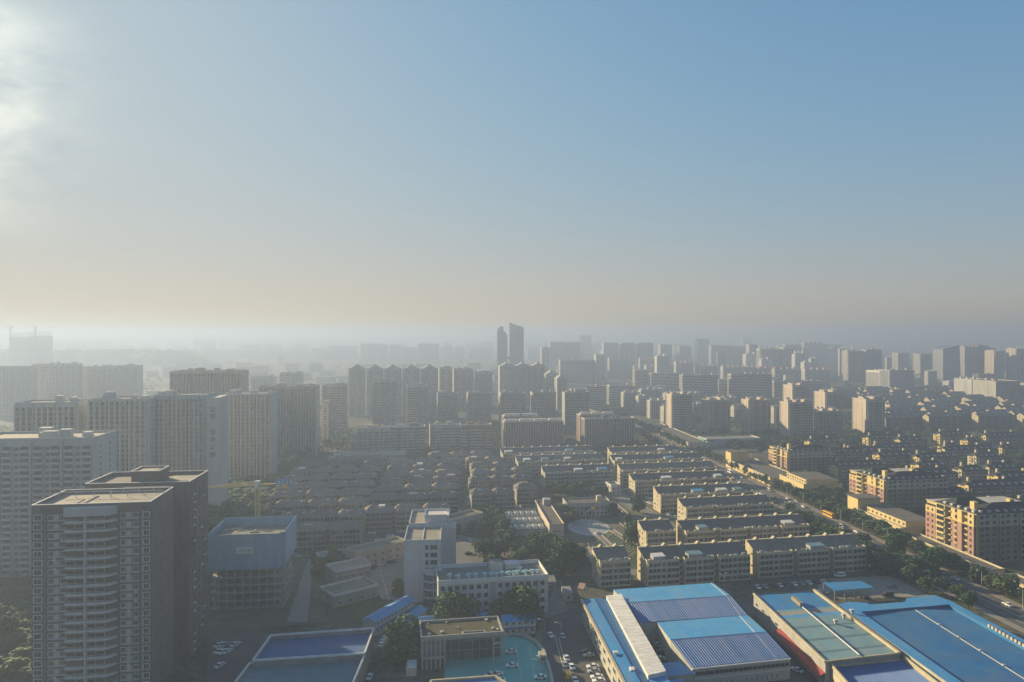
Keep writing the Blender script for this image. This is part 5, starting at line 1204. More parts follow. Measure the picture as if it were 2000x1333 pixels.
# wavy-roofed rows
for i, (a_, b_) in enumerate(((681,712),(716,748),(750,784),(786,820),(822,856))):
    T('gabled_tower', a_, b_, 815, 722, 18, 8, 'silhouette', 'hazy tower with gabled crown left of centre, %s from the left' % ORD[i], 'tower block', 'gabled towers left of centre', wall='grey_wall', pent=2)
for i, (a_, b_, yb, yt) in enumerate(((858,884,800,720),(886,925,797,722),(930,962,797,728),(976,1006,790,716),(1006,1038,790,716),(1038,1066,790,716),(1066,1092,795,732),(1088,1108,800,740))):
    T('gabled_tower', a_, b_, yb, yt, 18, 10, 'silhouette', 'grey-blue tower in the gabled row under the twin glass towers, %s from the left' % ORD[i], 'tower block', 'gabled towers in the centre', wall='grey_wall', pent=2 if i > 2 else 0)
for i, (a_, b_, yb, yt) in enumerate(((728,774,842,745),(795,834,835,755),(855,895,832,770),(914,960,832,769),(978,1026,832,769),(1040,1086,832,768),(1103,1151,830,768))):
    T('mid_tower', a_, b_, yb, yt, 15, 10, 'balcony', 'grey balconied tower in the middle row, %s from the left' % ORD[i], 'tower block', 'grey balconied towers in the middle', wall='grey_wall')
for i, (a_, b_, yb, yt, wl_, st, pt) in enumerate(((697,762,892,838,'beige','balcony',0),(762,830,890,836,'brick_dark','balcony',0),(840,900,882,832,'cream_pale','balcony',0),(900,960,882,832,'brick_red','balcony',0),(984,1052,864,815,'brick_dark','cols',4),(985,1100,882,826,'brick_dark','cols',4),(1133,1200,864,812,'brick_red','cols',4),(1142,1240,874,820,'brick_dark','cols',0))):
    T('brick_block', a_, b_, yb, yt, 14, 10, st, ('beige balconied mid-rise behind the left rows','dark mid-rise beside the beige balconied one','pale mid-rise with stacked white balconies','red-brown mid-rise right of the pale balconied one','rear dark brick block with white roof beams','front dark brick block with white roof beams','rear red brick block left of the avenue','long dark brick block with salmon gable left of the avenue')[i], 'apartment block', 'brick mid-rises in the centre', wall=wl_, trim='lgrey_wall' if wl_ != 'cream_pale' else None, pent=pt)
# beige towers beyond the crossroads
GB = 'beige towers beyond the crossroads'
for a_, b_, yb, yt, lab in ((1312,1351,846,772,'beige tower with a broad sunlit gable, leftmost beyond the crossroads'),(1384,1426,848,783,'grey-beige tower with shade frames, second beyond the crossroads'),(1462,1505,852,783,'beige tower, third beyond the crossroads, partly shaded gable'),(1540,1588,862,788,'beige tower, fourth beyond the crossroads, tallest roof frames'),(1586,1646,850,805,'lower beige block between the fourth and the last tower'),(1692,1728,850,782,'rightmost beige tower with wide sunlit side by the brown roofs'),(1612,1646,828,768,'beige tower standing behind the lower beige block'),(1548,1580,812,754,'beige tower peeping out behind the fourth')):
    T('beige_tower', a_, b_, yb, yt, 26 if b_ > 1690 or yt in (768,754) else 18, 10, 'cols', lab, 'tower block', GB, wall='beige', trim='cream_pale', pent=1)
for i, (a_, b_, yb, yt) in enumerate(((1218,1250,798,768),(1247,1268,806,776),(1270,1300,818,784),(1297,1312,832,797),(1252,1300,786,762),(1352,1374,820,792),(1434,1450,822,797),(1512,1528,835,799),(1300,1370,790,770),(1400,1440,800,778))):
    T('midrise', a_, b_, yb, yt, 14, 10, 'cols', 'cream mid-rise cluttered with white roof heaters, %s among those behind the beige towers' % ORD[i], 'apartment block', 'cream mid-rises behind the beige towers', wall='cream_pale', pent=1)
for i, (a_, b_, yb, yt) in enumerate(((1240,1266,766,724),(1272,1327,768,731),(1333,1402,782,734),(1404,1424,778,742),(1428,1508,782,732),(1512,1602,775,746),(1152,1184,800,756),(1190,1236,790,754),(1183,1300,775,757),(1116,1147,790,762))):
    T('grey_slab', a_, b_, yb, yt, 14, 10, 'stripes', 'long grey slab block with sunlit end wall, %s of its band' % ORD[i], 'apartment block', 'grey slab blocks right of centre', wall='grey_wall', trim='lgrey_wall')
for i, (a_, b_, yb, yt) in enumerate(((1320,1336,742,709),(1340,1353,742,709),(1360,1402,742,716),(1412,1478,748,718),(1482,1506,748,720),(1513,1560,755,722),(1572,1620,760,723),(1250,1290,735,702),(1290,1316,738,712),(1262,1300,745,716))):
    T('orange_crowned_slab', a_, b_, yb, yt, 14, 10, 'silhouette', 'slab block with small orange pavilion roofs, %s of its row' % ORD[i], 'apartment block', 'slab blocks with orange pavilions', wall='grey_wall' if i % 3 else 'lgrey_wall', pent=3)
for a_, b_, yb, yt, d_, st, wl_, lab, gl_ in ((1094,1168,748,704,14,'pilaster','lgrey_wall','white ribbed slab right of the gabled towers','glass_d'),(1164,1182,748,694,16,'silhouette','lgrey_wall','slim pale tower next to the white ribbed slab','glass_d'),(1190,1236,740,701,16,'silhouette','grey_wall','blue-grey slab behind the slim pale tower','glass_d'),
    (1074,1090,720,669,22,'silhouette','grey_wall','hazy tower, first of four alike right of the twin towers','glass_d'),(1093,1106,720,669,22,'silhouette','grey_wall','hazy tower, second of four alike right of the twin towers','glass_d'),(1108,1121,720,669,22,'silhouette','grey_wall','hazy tower, third of four alike right of the twin towers','glass_d'),(1122,1134,720,669,22,'silhouette','grey_wall','hazy tower, fourth of four alike right of the twin towers','glass_d'),
    (1058,1074,735,680,22,'silhouette','grey_wall','hazy grey tower just right of the gabled crowns','glass_d'),(1135,1155,703,656,40,'curtain','glass_wall','tall pale glass tower right of the four hazy towers','glass_b'),
    (1179,1208,725,671,22,'silhouette','grey_wall','first of three matching blue-grey towers','glass_d'),(1214,1241,725,671,22,'silhouette','grey_wall','second of three matching blue-grey towers','glass_d'),(1247,1276,725,671,22,'silhouette','grey_wall','third of three matching blue-grey towers','glass_d'),(1290,1312,722,674,24,'pilaster','grey_wall','tower with a bright sunlit end wall right of the three matching ones','glass_d'),
    (1327,1350,718,676,26,'grid','grey_wall','office tower with pale gridded side wall','glass_d'),(1362,1386,708,663,30,'curtain','glass_wall','dark blue glass tower on the right skyline','glass_b'),(1389,1411,718,675,22,'silhouette','grey_wall','grey tower right of the dark blue glass tower','glass_d'),(1415,1435,718,676,30,'grid','cream_pale','cream tower with gridded front','glass_d'),(1437,1456,718,678,22,'silhouette','grey_wall','grey tower right of the cream gridded one','glass_d'),
    (1451,1468,690,660,40,'silhouette','grey_wall','tall hazy tower on the right skyline above the cream gridded one','glass_d'),(1463,1480,722,674,22,'pilaster','beige','beige tower with a lit side left of the white hotel','glass_d'),(1485,1525,738,682,22,'stripes','lgrey_wall','broad white hotel tower with green glass bands','glass_b'),(1530,1553,738,680,24,'stripes','lgrey_wall','narrow white tower with curved balconies beside the hotel','glass_b'),(1534,1566,715,674,24,'silhouette','grey_wall','dark tower behind the narrow white tower','glass_d'),
    (1656,1684,745,686,26,'pilaster','grey_wall','blue-grey tower left of the ribbed white office slab','glass_d'),(1692,1722,745,684,26,'pilaster','grey_wall','blue-grey tower behind the ribbed white office slab','glass_d'),(1737,1786,772,724,30,'grid','lgrey_wall','grey gridded office slab beside the ribbed white one','glass_b'),(1754,1776,735,690,26,'silhouette','grey_wall','tower behind the grey gridded slab','glass_d'),
    (1797,1820,738,692,28,'pilaster','grey_wall','grey tower left of the glass tower with slanted top','glass_d'),(1897,1926,785,742,40,'balcony','lgrey_wall','white-ended apartment block by the pale boulevard','glass_d'),(1944,1992,792,746,48,'balcony','cream_pale','apartment block with striped cream end near the right edge','glass_d'),(2004,2060,790,750,40,'balcony','cream_pale','apartment block cut by the right edge','glass_d'),(1870,1885,778,762,14,'grid','cream_pale','small cube-like white building by the boulevard','glass_d'),
    (1882,1896,735,725,20,'grid','cream_pale','little cream block behind the boulevard','glass_d'),(1884,1910,745,678,24,'silhouette','grey_wall','grey tower right of the slanted glass tower','glass_d'),(1912,1930,745,676,24,'silhouette','brick_dark','dark tower in the right skyline row','glass_d'),(1942,1962,748,686,30,'pilaster','beige','beige tower with two lit ends near the right edge','glass_d'),(1984,2012,748,682,30,'pilaster','beige','beige tower at the right edge','glass_d'),(1930,1946,735,680,24,'silhouette','grey_wall','slim grey tower between the dark and beige towers','glass_d')):
    if 'glass_wall' not in M: M['glass_wall'] = mat('glass_cladding', (.16,.2,.24), (.13,.17,.21), .05, rough=.25, spec=.6)
    T('skyline_tower', a_, b_, yb, yt, d_, 10, st, lab, 'tower block', None, wall=wl_, glass=gl_)
# white ribbed office slab whose long lit side faces west
x, y = gp(1737, 771); w, d, h = 20, 62, 46
T('office_slab', 0, 0, 0, 0, d, 0, 'ribs', 'white ribbed office slab with long sunlit side behind the brown roofs', 'office building', wall='sheet_white', xyz=(x-6, y-4, radians(12), w, h), seed=3)
# slanted glass tower
def slanted():
    x, y = gp(1842, 747); a = radians(10); t = thing('slanted_tower', (x, y), a, 'big glass tower with a sloping top and pale gridded west side', 'office tower'); w, d, h = 52, 34, 85; occupy(x, y, w, d, a)
    b = MB(); b.v = [(0,0,0),(w,0,0),(w,d,0),(0,d,0),(0,0,h),(w*.92,0,h+9),(w*.92,d,h+9),(0,d,h)]
    for f in ((0,1,5,4),(1,2,6,5),(2,3,7,6),(3,0,4,7),(4,5,6,7)): b.f.append(f); b.m.append(0)
    b.obj('glass_wall', M['glass_wall'], t)
    g_ = MB()
    for k in range(27): g_.box(-.4, 0, k*3.1, 0, d, k*3.1+1.1, bot=True)
    for j in range(9): g_.box(-.5, d*j/8-.3 if j else 0, 0, 0, d*j/8+.3, h)
    g_.obj('side_grid', M['lgrey_wall'], t)
    e = MB(); e.bar((-.5,-.5,h+.5),(w*.92,-.5,h+9.5),.8); e.bar((-.5,d,h+.5),(w*.92,d,h+9.5),.8); e.bar((w*.25,-.3,0),(w*.42,-.3,h+3),.5); e.obj('edge_trim', M['lgrey_wall'], t)
slanted()
# twin glass towers in the centre of the skyline
def twin():
    D = 1800.0; s = D/FPX
    for i, (pl, pr, tops, lab) in enumerate(((971,991,(655-630+0,),'left and lower of the twin glass towers in the centre skyline'),(995,1023,(0,),'right and taller of the twin glass towers, top sloping down to the right'))):
        x = (pl-1000)*s; w = (pr-pl)*s; d = 34; t = thing('glass_tower', (x, D), 0, lab, 'skyscraper', None)
        b = MB()
        if i == 0:
            z1, z2, z3 = HC+(655-649)*s*.5, HC+(655-638)*s, HC+(655-654)*s
            prof = [(0,0),(w,0),(w,HC-2*s),(w*.8,HC+(655-648)*s),(w*.62,HC+(655-648)*s),(w*.58,z2),(w*.3,z2),(0,HC+(655-645)*s)]
        else: prof = [(0,0),(w,0),(w,HC+(655-640)*s),(0,HC+(655-630)*s)]
        n = len(prof); b.v = [(p[0],0,p[1]) for p in prof]+[(p[0],d,p[1]) for p in prof]
        b.f = [tuple(range(n)), tuple(range(2*n-1,n-1,-1))]+[(j,(j+1)%n,n+(j+1)%n,n+j)[::-1] for j in range(n)]; b.m = [0]*len(b.f); b.obj('glass_wall', M['glass_wall'], t)
        g_ = MB()
        for k in range(6): u = w*(k+.5)/6; zt = min(HC+ (10 if i == 0 else 22)*s, 143 if i else 124); g_.box(u-.4,-.6,0,u+.4,0,zt*.97)
        g_.obj('fin', M['glass_wall'], t)
    t = thing('sky_bridge', (991.5*0+(991-1000)*s, D+12), 0, 'small bridge joining the twin glass towers', 'bridge'); b = MB(); b.box(-1,0,60,6*s,10,66,bot=True); b.obj('deck', M['glass_wall'], t)
twin()
# ---------------------------------------------------------------- slate-roofed townhouses on the right
def townhouse(px0, px1, yb, label, rot=9, h=11.5, d=13, wall='yellow', xyw=None, n=0):
    if xyw: x, y, a, w = xyw
    else: x, y, a, w, _ = plc(px0, px1, yb, yb-30, rot)
    rr = random.Random(int(px0+yb)); t = thing('townhouse_row', (x, y), a, label, 'townhouse row', 'slate-roofed townhouse rows on the right'); occupy(x, y, w, d, a)
    b = MB(); b.box(.3,0,0,w,d,h); b.obj('brick_shade_wall', M['brick_and_shade' if wall == 'yellow' else 'grey_wall'], t); nn = max(1, round(w/13)); U = w/nn  # main walls darkened to paint their shade; thin west skin keeps its render
    b = MB(); b.box(0,0,0,.3,d,h); b.box(-1.3,1.5,0,0,5,h+1.5); b.box(-.9,7.5,0,0,11,h-1.5)
    b.obj('wall', M[wall], t)
    bl_ = MB(); gl = MB(); rf = MB(); dm = MB()
    k = 0; e = .7; ht = 4.2
    rf.v += [(-e,-e,h),(w+e,-e,h),(w+e,d+e,h),(-e,d+e,h),(5,d/2,h+ht),(w-5,d/2,h+ht)]
    for f in ((0,1,5,4),(1,2,5),(2,3,4,5),(3,0,4)): rf.f.append(f); rf.m.append(0)
    rf.xprism([(1.2,h+1.4),(5.3,h+1.4),(3.25,h+3.2)], -1.6, 3) 
    for i in range(nn):
        u = U*(i+.5); bl_.box(u-2,-1,0,u+2,0,h-.3)
        for q in range(4):
            z = q*2.8+.7
            gl.quad((u-1.6,-1.04,z),(u-.2,-1.04,z),(u-.2,-1.04,z+1.6),(u-1.6,-1.04,z+1.6)); gl.quad((u+.2,-1.04,z),(u+1.6,-1.04,z),(u+1.6,-1.04,z+1.6),(u+.2,-1.04,z+1.6))
            for uu in (U*i+1, U*(i+1)-2.4): gl.quad((uu,-.04,z),(uu+1.4,-.04,z),(uu+1.4,-.04,z+1.5),(uu,-.04,z+1.5))
        for q in range(2):
            uu = U*(i+.25+.5*q)-.8; dm.box(uu,1.2,h+.6,uu+1.5,3.2,h+2.0); dm.quad((uu-.3,.9,h+2.0),(uu+1.8,.9,h+2.0),(uu+1.8,3.8,h+2.5),(uu-.3,3.8,h+2.5))
    for q in range(4):
        z = q*2.8+.9; gl.quad((-1.34,4.3,z),(-1.34,2.4,z),(-1.34,2.4,z+1.5),(-1.34,4.3,z+1.5)); gl.quad((-.94,9.9,z),(-.94,8.4,z),(-.94,8.4,z+1.3),(-.94,9.9,z+1.3))
    rf.obj('roof', M['roof_dark'], t); bl_.obj('bay', M['grey_wall'], t, 'stuff'); gl.obj('window', M['glass'], t, 'stuff'); dm.obj('dormer', M['lgrey_wall'], t, 'stuff')
    c_ = MB(); c_.box(4,d*.6,h+2,5.6,d*.6+1.8,h+5.8); c_.box(w*.7,d*.55,h+2,w*.7+1.6,d*.55+1.8,h+5.6); c_.split('chimney', M['cream'], t)
TH = ((1652,1745,908,'with a sunlit yellow end, behind the farthest yellow apartment house'),(1585,1640,888,'low behind the farthest yellow apartment house'),(1598,1695,912,'half hidden right of the farthest yellow apartment house'),(1636,1735,940,'with the brightest yellow end wall, before the middle apartment house'),(1712,1792,900,'with pinkish end below the last beige tower'),(1760,1812,884,'small, under the brown roofs'),(1722,1798,918,'two rows above the middle yellow apartment house'),(1796,1872,922,'with a long lit side, centre of the villa quarter'),(1776,1872,958,'long and shaded right of the middle yellow apartment house'),(1884,1930,950,'in lime-yellow render, nearer of two'),(1938,1990,945,'in lime-yellow render, farther right'),(1898,2010,985,'long, in front of the lime-yellow ones'),(1894,1916,880,'small and pinkish, upper right of the villa quarter'),(1962,1990,896,'small, near the right edge under the brown roofs'),(1850,1880,893,'tiny with lit gable, middle of the villa quarter'),(1912,1960,920,'behind the lime-yellow pair'),(1800,1850,940,'between the long shaded one and the long lit one'),(1830,1900,1002,'behind the nearest yellow apartment house'),(1940,2040,1030,'shaded, right of the nearest yellow apartment house'),(1850,1950,905,'deep in the trees, upper middle'),(1955,2040,965,'at the right edge in trees'),(1700,1760,880,'at the upper left of the villa quarter'),(1840,1900,872,'at the top of the villa quarter'),(1930,2010,875,'at the upper right edge of the villa quarter'))
for i, (a_, b_, yb, lab) in enumerate(TH): townhouse(a_, b_, yb, 'slate-roofed townhouse row '+lab, wall='yellow' if i not in (9, 10, 15) else 'cream', h=11.5 if i not in (12, 13, 14) else 9)
# ---------------------------------------------------------------- field of brown roofs beyond
rr = random.Random(21); nf_ = 0
BR_ = []; M['shaded_brown_wall'] = mat('shaded_brown_render', (.2,.165,.13), (.15,.125,.1), .2)  # front walls in dark brown: shade put into colour beside the lit gables
def brown(w, seed):
    rr_ = random.Random(seed); d, h = 11, 15; b = MB(); b.xprism([(0,0),(d,0),(d,h),(d/2,h+3.2),(0,h)], -.4, 0, 0); b.xprism([(0,0),(d,0),(d,h),(d/2,h+3.2),(0,h)], 0, w, 1)
    r = MB(); e = .5
    r.quad((-.2,-e,h-.1),(w+.2,-e,h-.1),(w+.2,d/2,h+3.4),(-.2,d/2,h+3.4)); r.quad((w+.2,d+e,h-.1),(-.2,d+e,h-.1),(-.2,d/2,h+3.4),(w+.2,d/2,h+3.4))
    n = int(w/9); g_ = MB(); dd = MB()
    for i in range(n):
        u = w*(i+.5)/n
        for k in range(5): g_.quad((u-2.8,-.04,k*3+.9),(u+2.8,-.04,k*3+.9),(u+2.8,-.04,k*3+2.3),(u-2.8,-.04,k*3+2.3))
        dd.box(u-.6,1.8,h+.5,u+.6,3.6,h+1.9); 
        if rr_.random() < .6: dd.quad((u+2,1,h+1.2),(u+4.5,1,h+1.2),(u+4.5,3,h+2.6),(u+2,3,h+2.6))
    g_.quad((-.05,6.2,3),(-.05,4.8,3),(-.05,4.8,13),(-.05,6.2,13)) if rr_.random() < .5 else None
    return b.mesh('wall',[M['cream'], M['shaded_brown_wall']]), r.mesh('roof',[M['roof_brown']]), g_.mesh('window',[M['glass_d']]), dd.mesh('dormer',[M['lgrey_wall']])
BRM = [brown(w_, s_) for w_, s_ in ((38,1),(52,2),(64,3),(46,4))]; BW = (38,52,64,46)
yy = 905
row = 0
while yy < 1420:
    x0 = .52*yy+rr.uniform(0, 12) if yy < 1180 else .45*yy; x = x0; xe = min(.80*yy, .80*yy)
    colk = 0
    while x < xe:
        k = rr.randrange(4); w_ = BW[k]; y_ = yy+(x-x0)*.16+rr.uniform(-4, 4)
        # keep clear of the pale boulevard
        if not (y_ > 1330-(x-600)*.455-22 and y_ < 1330-(x-600)*.455+26) and free(x, y_, 3) and free(x+w_, y_+8, 3):
            me = BRM[k]; t = thing('brown_roofed_block', (x, y_), radians(9), 'brown-roofed yellow-gabled block, %s from the left in the %s row from the front' % (ORD[colk], ORD[row]), 'apartment block', 'brown-roofed blocks beyond the townhouses'); occupy(x, y_, w_, 11, radians(9))
            for nm, m_ in zip(('wall','roof','window','dormer'), me): inst(nm, m_, t, 'stuff' if nm in ('window','dormer') else None)
            nf_ += 1; colk += 1
        x += w_+rr.uniform(7, 26)
    yy += 25; row += 1
# ---------------------------------------------------------------- far city in the haze
FAR = []
for s_ in range(7):
    r_ = random.Random(s_+40); b = MB(); w, d = 1.0, .5
    b.box(0,0,0,1,.5,1-r_.uniform(0,.08)); n = r_.choice((2,3,4))
    for i in range(n): b.box((i+.12)/n,-.04,0,(i+.78)/n,0,1-r_.uniform(0,.05))
    for i in range(n): b.box((i+.3)/n,.15,.95,(i+.6)/n,.35,1.0+r_.uniform(.01,.06))
    FAR.append(b.mesh('far_building', [M[('grey_wall','lgrey_wall','beige','cream_pale','grey_wall','brick_dark','lgrey_wall')[s_]]]))
rr = random.Random(77)
def far(px, yb, wpx, ytop, label, group, k=None):
    x, y = gp(px, yb); w = wpx/FPX*y; h = HC-(ytop-HY)/FPX*y
    o = inst('far_building', FAR[rr.randrange(7) if k is None else k], None, None, (x, y, 0), radians(10)); o.scale = (w, min(40, w), max(8, h)); occupy(x, y, w, min(20, w/2), radians(10))
    tag(o, label, 'building', group)
hand = ((20,60,700,677),(130,175,700,679),(190,235,702,681),(262,300,700,680),(300,334,704,683),(346,380,702,682),(395,420,700,679),(470,505,696,674),(520,548,694,673),(575,600,692,672),(210,240,684,668),(270,292,684,668),(330,352,682,667),(430,452,682,667),(500,530,680,666),(560,590,680,667),(97,205,690,664),(205,250,690,676),(338,363,692,676),(378,397,690,662),(401,419,690,662),(412,446,700,686),(449,480,700,684),(484,535,700,684),(540,606,700,685),(455,590,684,671),(610,637,702,680),(640,697,702,676),(598,640,680,666),(641,720,679,667),(704,757,708,672),(760,783,706,674),(785,815,706,678),(816,858,708,671),(760,800,680,663),(860,884,700,678),(888,906,700,677),(908,935,690,670),(915,960,700,682),(940,966,690,667),(1160,1178,690,668),(1025,1056,690,673),(1640,1652,735,680),(1570,1610,712,668),(1610,1650,712,672))
for i, (a_, b_, yb, yt) in enumerate(hand): far(a_, yb, b_-a_, yt, 'hazy grey block standing out on the far skyline', 'silhouetted blocks on the far skyline', 0)
for i in range(75):
    px = rr.uniform(280, 1000); D = rr.uniform(1250, 2500); yb = HY+FPX*HC/D; x, y = gp(px, yb)
    if free(x, y, 10) and free(x+25, y, 5): far(px, yb, rr.uniform(25, 60)/D*FPX, HY+(HC-rr.uniform(12, 34))/D*FPX, 'faint block in the far hazy city', 'faint blocks of the far city')
cnt = 0
for i in range(900):
    px = rr.uniform(-60, 2060)
    yb = HY+FPX*HC/rr.uniform(1500, 6500)
    x, y = gp(px, yb)
    if not free(x, y, 8) or cnt > 225: continue
    if px < 330 and yb > 710: continue
    if px < 1050 and 712 < yb: continue
    if 850 < px < 1000 and yb > 702: continue
    D = y; hmax = (22, 75) if D > 2600 or px > 1150 else (14, 34)
    if px > 1640 and D < 2300: hmax = (14, 40)
    if px < 1000 and D < 3600: hmax = (12, 45)
    h = rr.uniform(*hmax); yt = HY+(HC-h)/D*FPX
    far(px, yb, rr.uniform(18, 46)/D*FPX, yt, 'faint block in the far hazy city', 'faint blocks of the far city'); cnt += 1
# hill on the left with unfinished towers and cranes on top
def hill(pts, y0, name, zs=1.0):
    b = MB(); n = len(pts)
    rows = [(-180,0),(-90,.55),(0,1),(160,1),(420,0)]
    for (dy, k) in rows:
        for (px, pt) in pts:
            D = y0+dy; z = (HC-(pt-HY)/FPX*y0)*k if k else -1; b.v.append(((px-1000)/FPX*y0, D, z))
    for r in range(len(rows)-1):
        for i in range(n-1): q = r*n+i; b.f.append((q,q+1,q+n+1,q+n)); b.m.append(0)
    return b.obj(name, M['leaf'], None, 'structure')
hill([(-200,692),(-60,690),(60,688),(140,686),(220,688),(330,686),(380,702),(430,712)], 2900, 'wooded_hill')
x, y = gp(20, 690); 
for i, (a_, b_, yt) in enumerate(((22,56,650),(58,96,648))):
    x0 = (a_-1000)/FPX*2500; w = (b_-a_)/FPX*2500; h = HC-(yt-HY)/FPX*2500; t = thing('unfinished_tower', (x0, 2500), 0, ('left of two unfinished concrete towers on the hazy hill','right of two unfinished concrete towers on the hazy hill')[i], 'building'); b = MB(); b.box(0,0,0,w,20,h-16)
    for k in range(6): b.box(0,0,h-16+k*3,w,20,h-15.2+k*3,bot=True)
    for k in range(7): b.box(w*k/6-.5,0,h-16,w*k/6+.5,1,h+3)
    b.obj('concrete_frame', M['concrete'], t)
crane('tower_crane', (20-1000)/FPX*2480, 2480, 150, 30, 12, 0, 'thin crane over the left unfinished tower on the hill', sign=False, s=2.2, mm='concrete_dark')
crane('tower_crane', (69-1000)/FPX*2480, 2480, 148, 26, 60, 0, 'thin crane over the right unfinished tower on the hill', sign=False, s=2.2, mm='concrete_dark')
# ---------------------------------------------------------------- trees
def crown_mesh(seed, n, r, hh, size, m):
    r_ = random.Random(seed); b = MB(); lobes = [(r_.uniform(-.5,.5)*r, r_.uniform(-.5,.5)*r, hh*.55+r_.uniform(-.25,.35)*hh, r*r_.uniform(.4,.68)) for _ in range(9)]
    for i in range(n):
        lx, ly, lz, lr = lobes[i % 9]; th = r_.uniform(0, 2*pi); ph = math.acos(r_.uniform(-.6, 1)); q = lr*r_.uniform(.72, 1.08)
        x, y, z = lx+q*sin(ph)*cos(th), ly+q*sin(ph)*sin(th), lz+q*cos(ph)*.85
        s_ = size*r_.uniform(.6, 1.35); u = (r_.gauss(0,1), r_.gauss(0,1), r_.gauss(0,.5)); v = (r_.gauss(0,1), r_.gauss(0,1), r_.gauss(0,.5))
        lu = sqrt(sum(k*k for k in u)) or 1; lv = sqrt(sum(k*k for k in v)) or 1; u = [k/lu*s_ for k in u]; v = [k/lv*s_ for k in v]
        b.quad((x-u[0]-v[0],y-u[1]-v[1],z-u[2]-v[2]),(x+u[0]-v[0],y+u[1]-v[1],z+u[2]-v[2]),(x+u[0]+v[0],y+u[1]+v[1],z+u[2]+v[2]),(x-u[0]+v[0],y-u[1]+v[1],z-u[2]+v[2]))
    return b.mesh('crown', [M[m]])
def trunk_mesh(seed, r, hh):
    r_ = random.Random(seed); b = MB(); n = 6; prev = None
    for k in range(4):
        z = hh*.6*k/3; rad = r*.09*(1-.2*k); ring = [(rad*cos(2*pi*i/n), rad*sin(2*pi*i/n), z) for i in range(n)]; b.v += ring
        if k:
            for i in range(n): j = (i+1) % n; q = (k-1)*n; b.f.append((q+i,q+j,q+n+j,q+n+i)); b.m.append(0)
    for k in range(4): th = 2*pi*k/4+r_.random(); b.bar((0,0,hh*.3),(r*.5*cos(th),r*.5*sin(th),hh*.65), r*.03)
    return b.mesh('trunk', [M['bark']])
TM = []
for i, (n, r, hh, sz, m) in enumerate(((1300,4.4,8,.42,'leaf'),(1300,4.2,8.6,.42,'leaf_b'),(1100,3.6,7.2,.4,'leaf'),(1300,4.8,7.4,.42,'leaf_b'),(3200,7.0,12,.46,'leaf'),(900,3.4,6.5,.4,'leaf_y'))):
    TM.append((crown_mesh(i+1, n, r, hh, sz, m), trunk_mesh(i+1, r, hh)))
tr_r = random.Random(31); NT = [0]
def tree(x, y, k, s, label, group=None, kind='broadleaf tree'):
    t = thing('tree', (x, y), tr_r.uniform(0, 6.28), label, 'tree', group); t.scale = (s*tr_r.uniform(.9,1.12), s*tr_r.uniform(.9,1.12), s*tr_r.uniform(.88,1.15))
    inst('trunk', TM[k][1], t); inst('crown', TM[k][0], t); NT[0] += 1; occupy(x-1, y-1, 2, 2, 0)
for (px, py, k, s, lab) in ((1105,1120,4,1.15,'largest round tree, left of the short cream walk-up block'),(1088,1095,4,.85,'round tree leaning against the largest one on its left'),(1128,1100,4,.75,'round tree just behind the largest one'),(783,1290,4,.95,'big dark bushy tree left of the mossy roofed building'),(880,1225,4,1.05,'left of two big dark trees before the long office wing'),(905,1222,3,1.3,'dark tree touching the left big tree before the office wing'),(1020,1222,4,1.15,'right of two big dark trees before the long office wing'),(990,1222,3,1.3,'dark tree left of the right big tree before the office wing'),(862,1218,5,.8,'small yellow tree above the long blue roofed cabin'),(1240,1066,4,.8,'round tree beside the short block in the second row'),(782,1165,2,1.0,'small tree in the sunlit forecourt by the office tower'),(945,1090,3,1.2,'olive tree behind the office wing, left of its stair hut'),(1020,1108,1,1.0,'tree behind the right end of the office wing'),(1110,1008,1,1.1,'sunlit tree between the classroom wing and the plaza'),(1118,1022,0,1.0,'tree right of the classroom wing near the plaza'),(1195,1006,4,.6,'dark tree right of the kindergarten porch'),(1245,1000,0,1.1,'tree in the terraced beds beyond the plaza'),(1750,1085,4,.8,'round street tree beside the blue road sign'),(1822,1118,4,.95,'dark round street tree right of the blue road sign')):
    x, y = gp(px, py); tree(x, y, k, s, lab)
def scatter(pts, n, label, group, ks=(0,1,2,3), s=(.7,1.15), dmin=4.5, seed=1, world=False):
    r_ = random.Random(seed); P = pts if world else [gp(*p) for p in pts]; xs = [p[0] for p in P]; ys = [p[1] for p in P]; c_ = 0; tries = 0; placed = []
    while c_ < n and tries < n*40:
        tries += 1; x, y = r_.uniform(min(xs), max(xs)), r_.uniform(min(ys), max(ys)); ins = False; j = len(P)-1
        for i in range(len(P)):
            if (P[i][1] > y) != (P[j][1] > y) and x < (P[j][0]-P[i][0])*(y-P[i][1])/(P[j][1]-P[i][1])+P[i][0]: ins = not ins
            j = i
        if not ins or not free(x, y, 2.0) or abs(x-rx(y)) < 9.5 or any((x-a_)**2+(y-b_)**2 < dmin**2 for a_, b_ in placed): continue
        placed.append((x, y)); tree(x, y, r_.choice(ks), r_.uniform(*s), label, group); c_ += 1
scatter([(935,1120),(1085,1140),(1110,1080),(1060,1050),(990,1055),(930,1080)], 26, 'dark tree in the grove behind the office wing', 'grove behind the office wing', seed=2)
scatter([(925,1050),(985,1050),(975,1000),(930,1005)], 14, 'tree in the clump left of the skylight hall', 'clump left of the skylight hall', seed=3)
scatter([(870,1050),(925,1040),(925,1020),(872,1025)], 6, 'tree along the slanting annex', 'trees along the annex', seed=4, s=(.6,.9))
scatter([(1070,978),(1185,972),(1180,955),(1075,960)], 16, 'tree in the belt behind the kindergarten roof', 'belt behind the kindergarten', seed=5)
scatter([(1190,1010),(1240,990),(1290,1040),(1260,1050)], 7, 'tree among the terraced garden beds', 'garden trees', seed=6, s=(.6,.9))
scatter([(700,1110),(790,1085),(790,1075),(700,1100)], 6, 'small tree along the pink hall', 'trees along the pink hall', seed=7, s=(.5,.8))
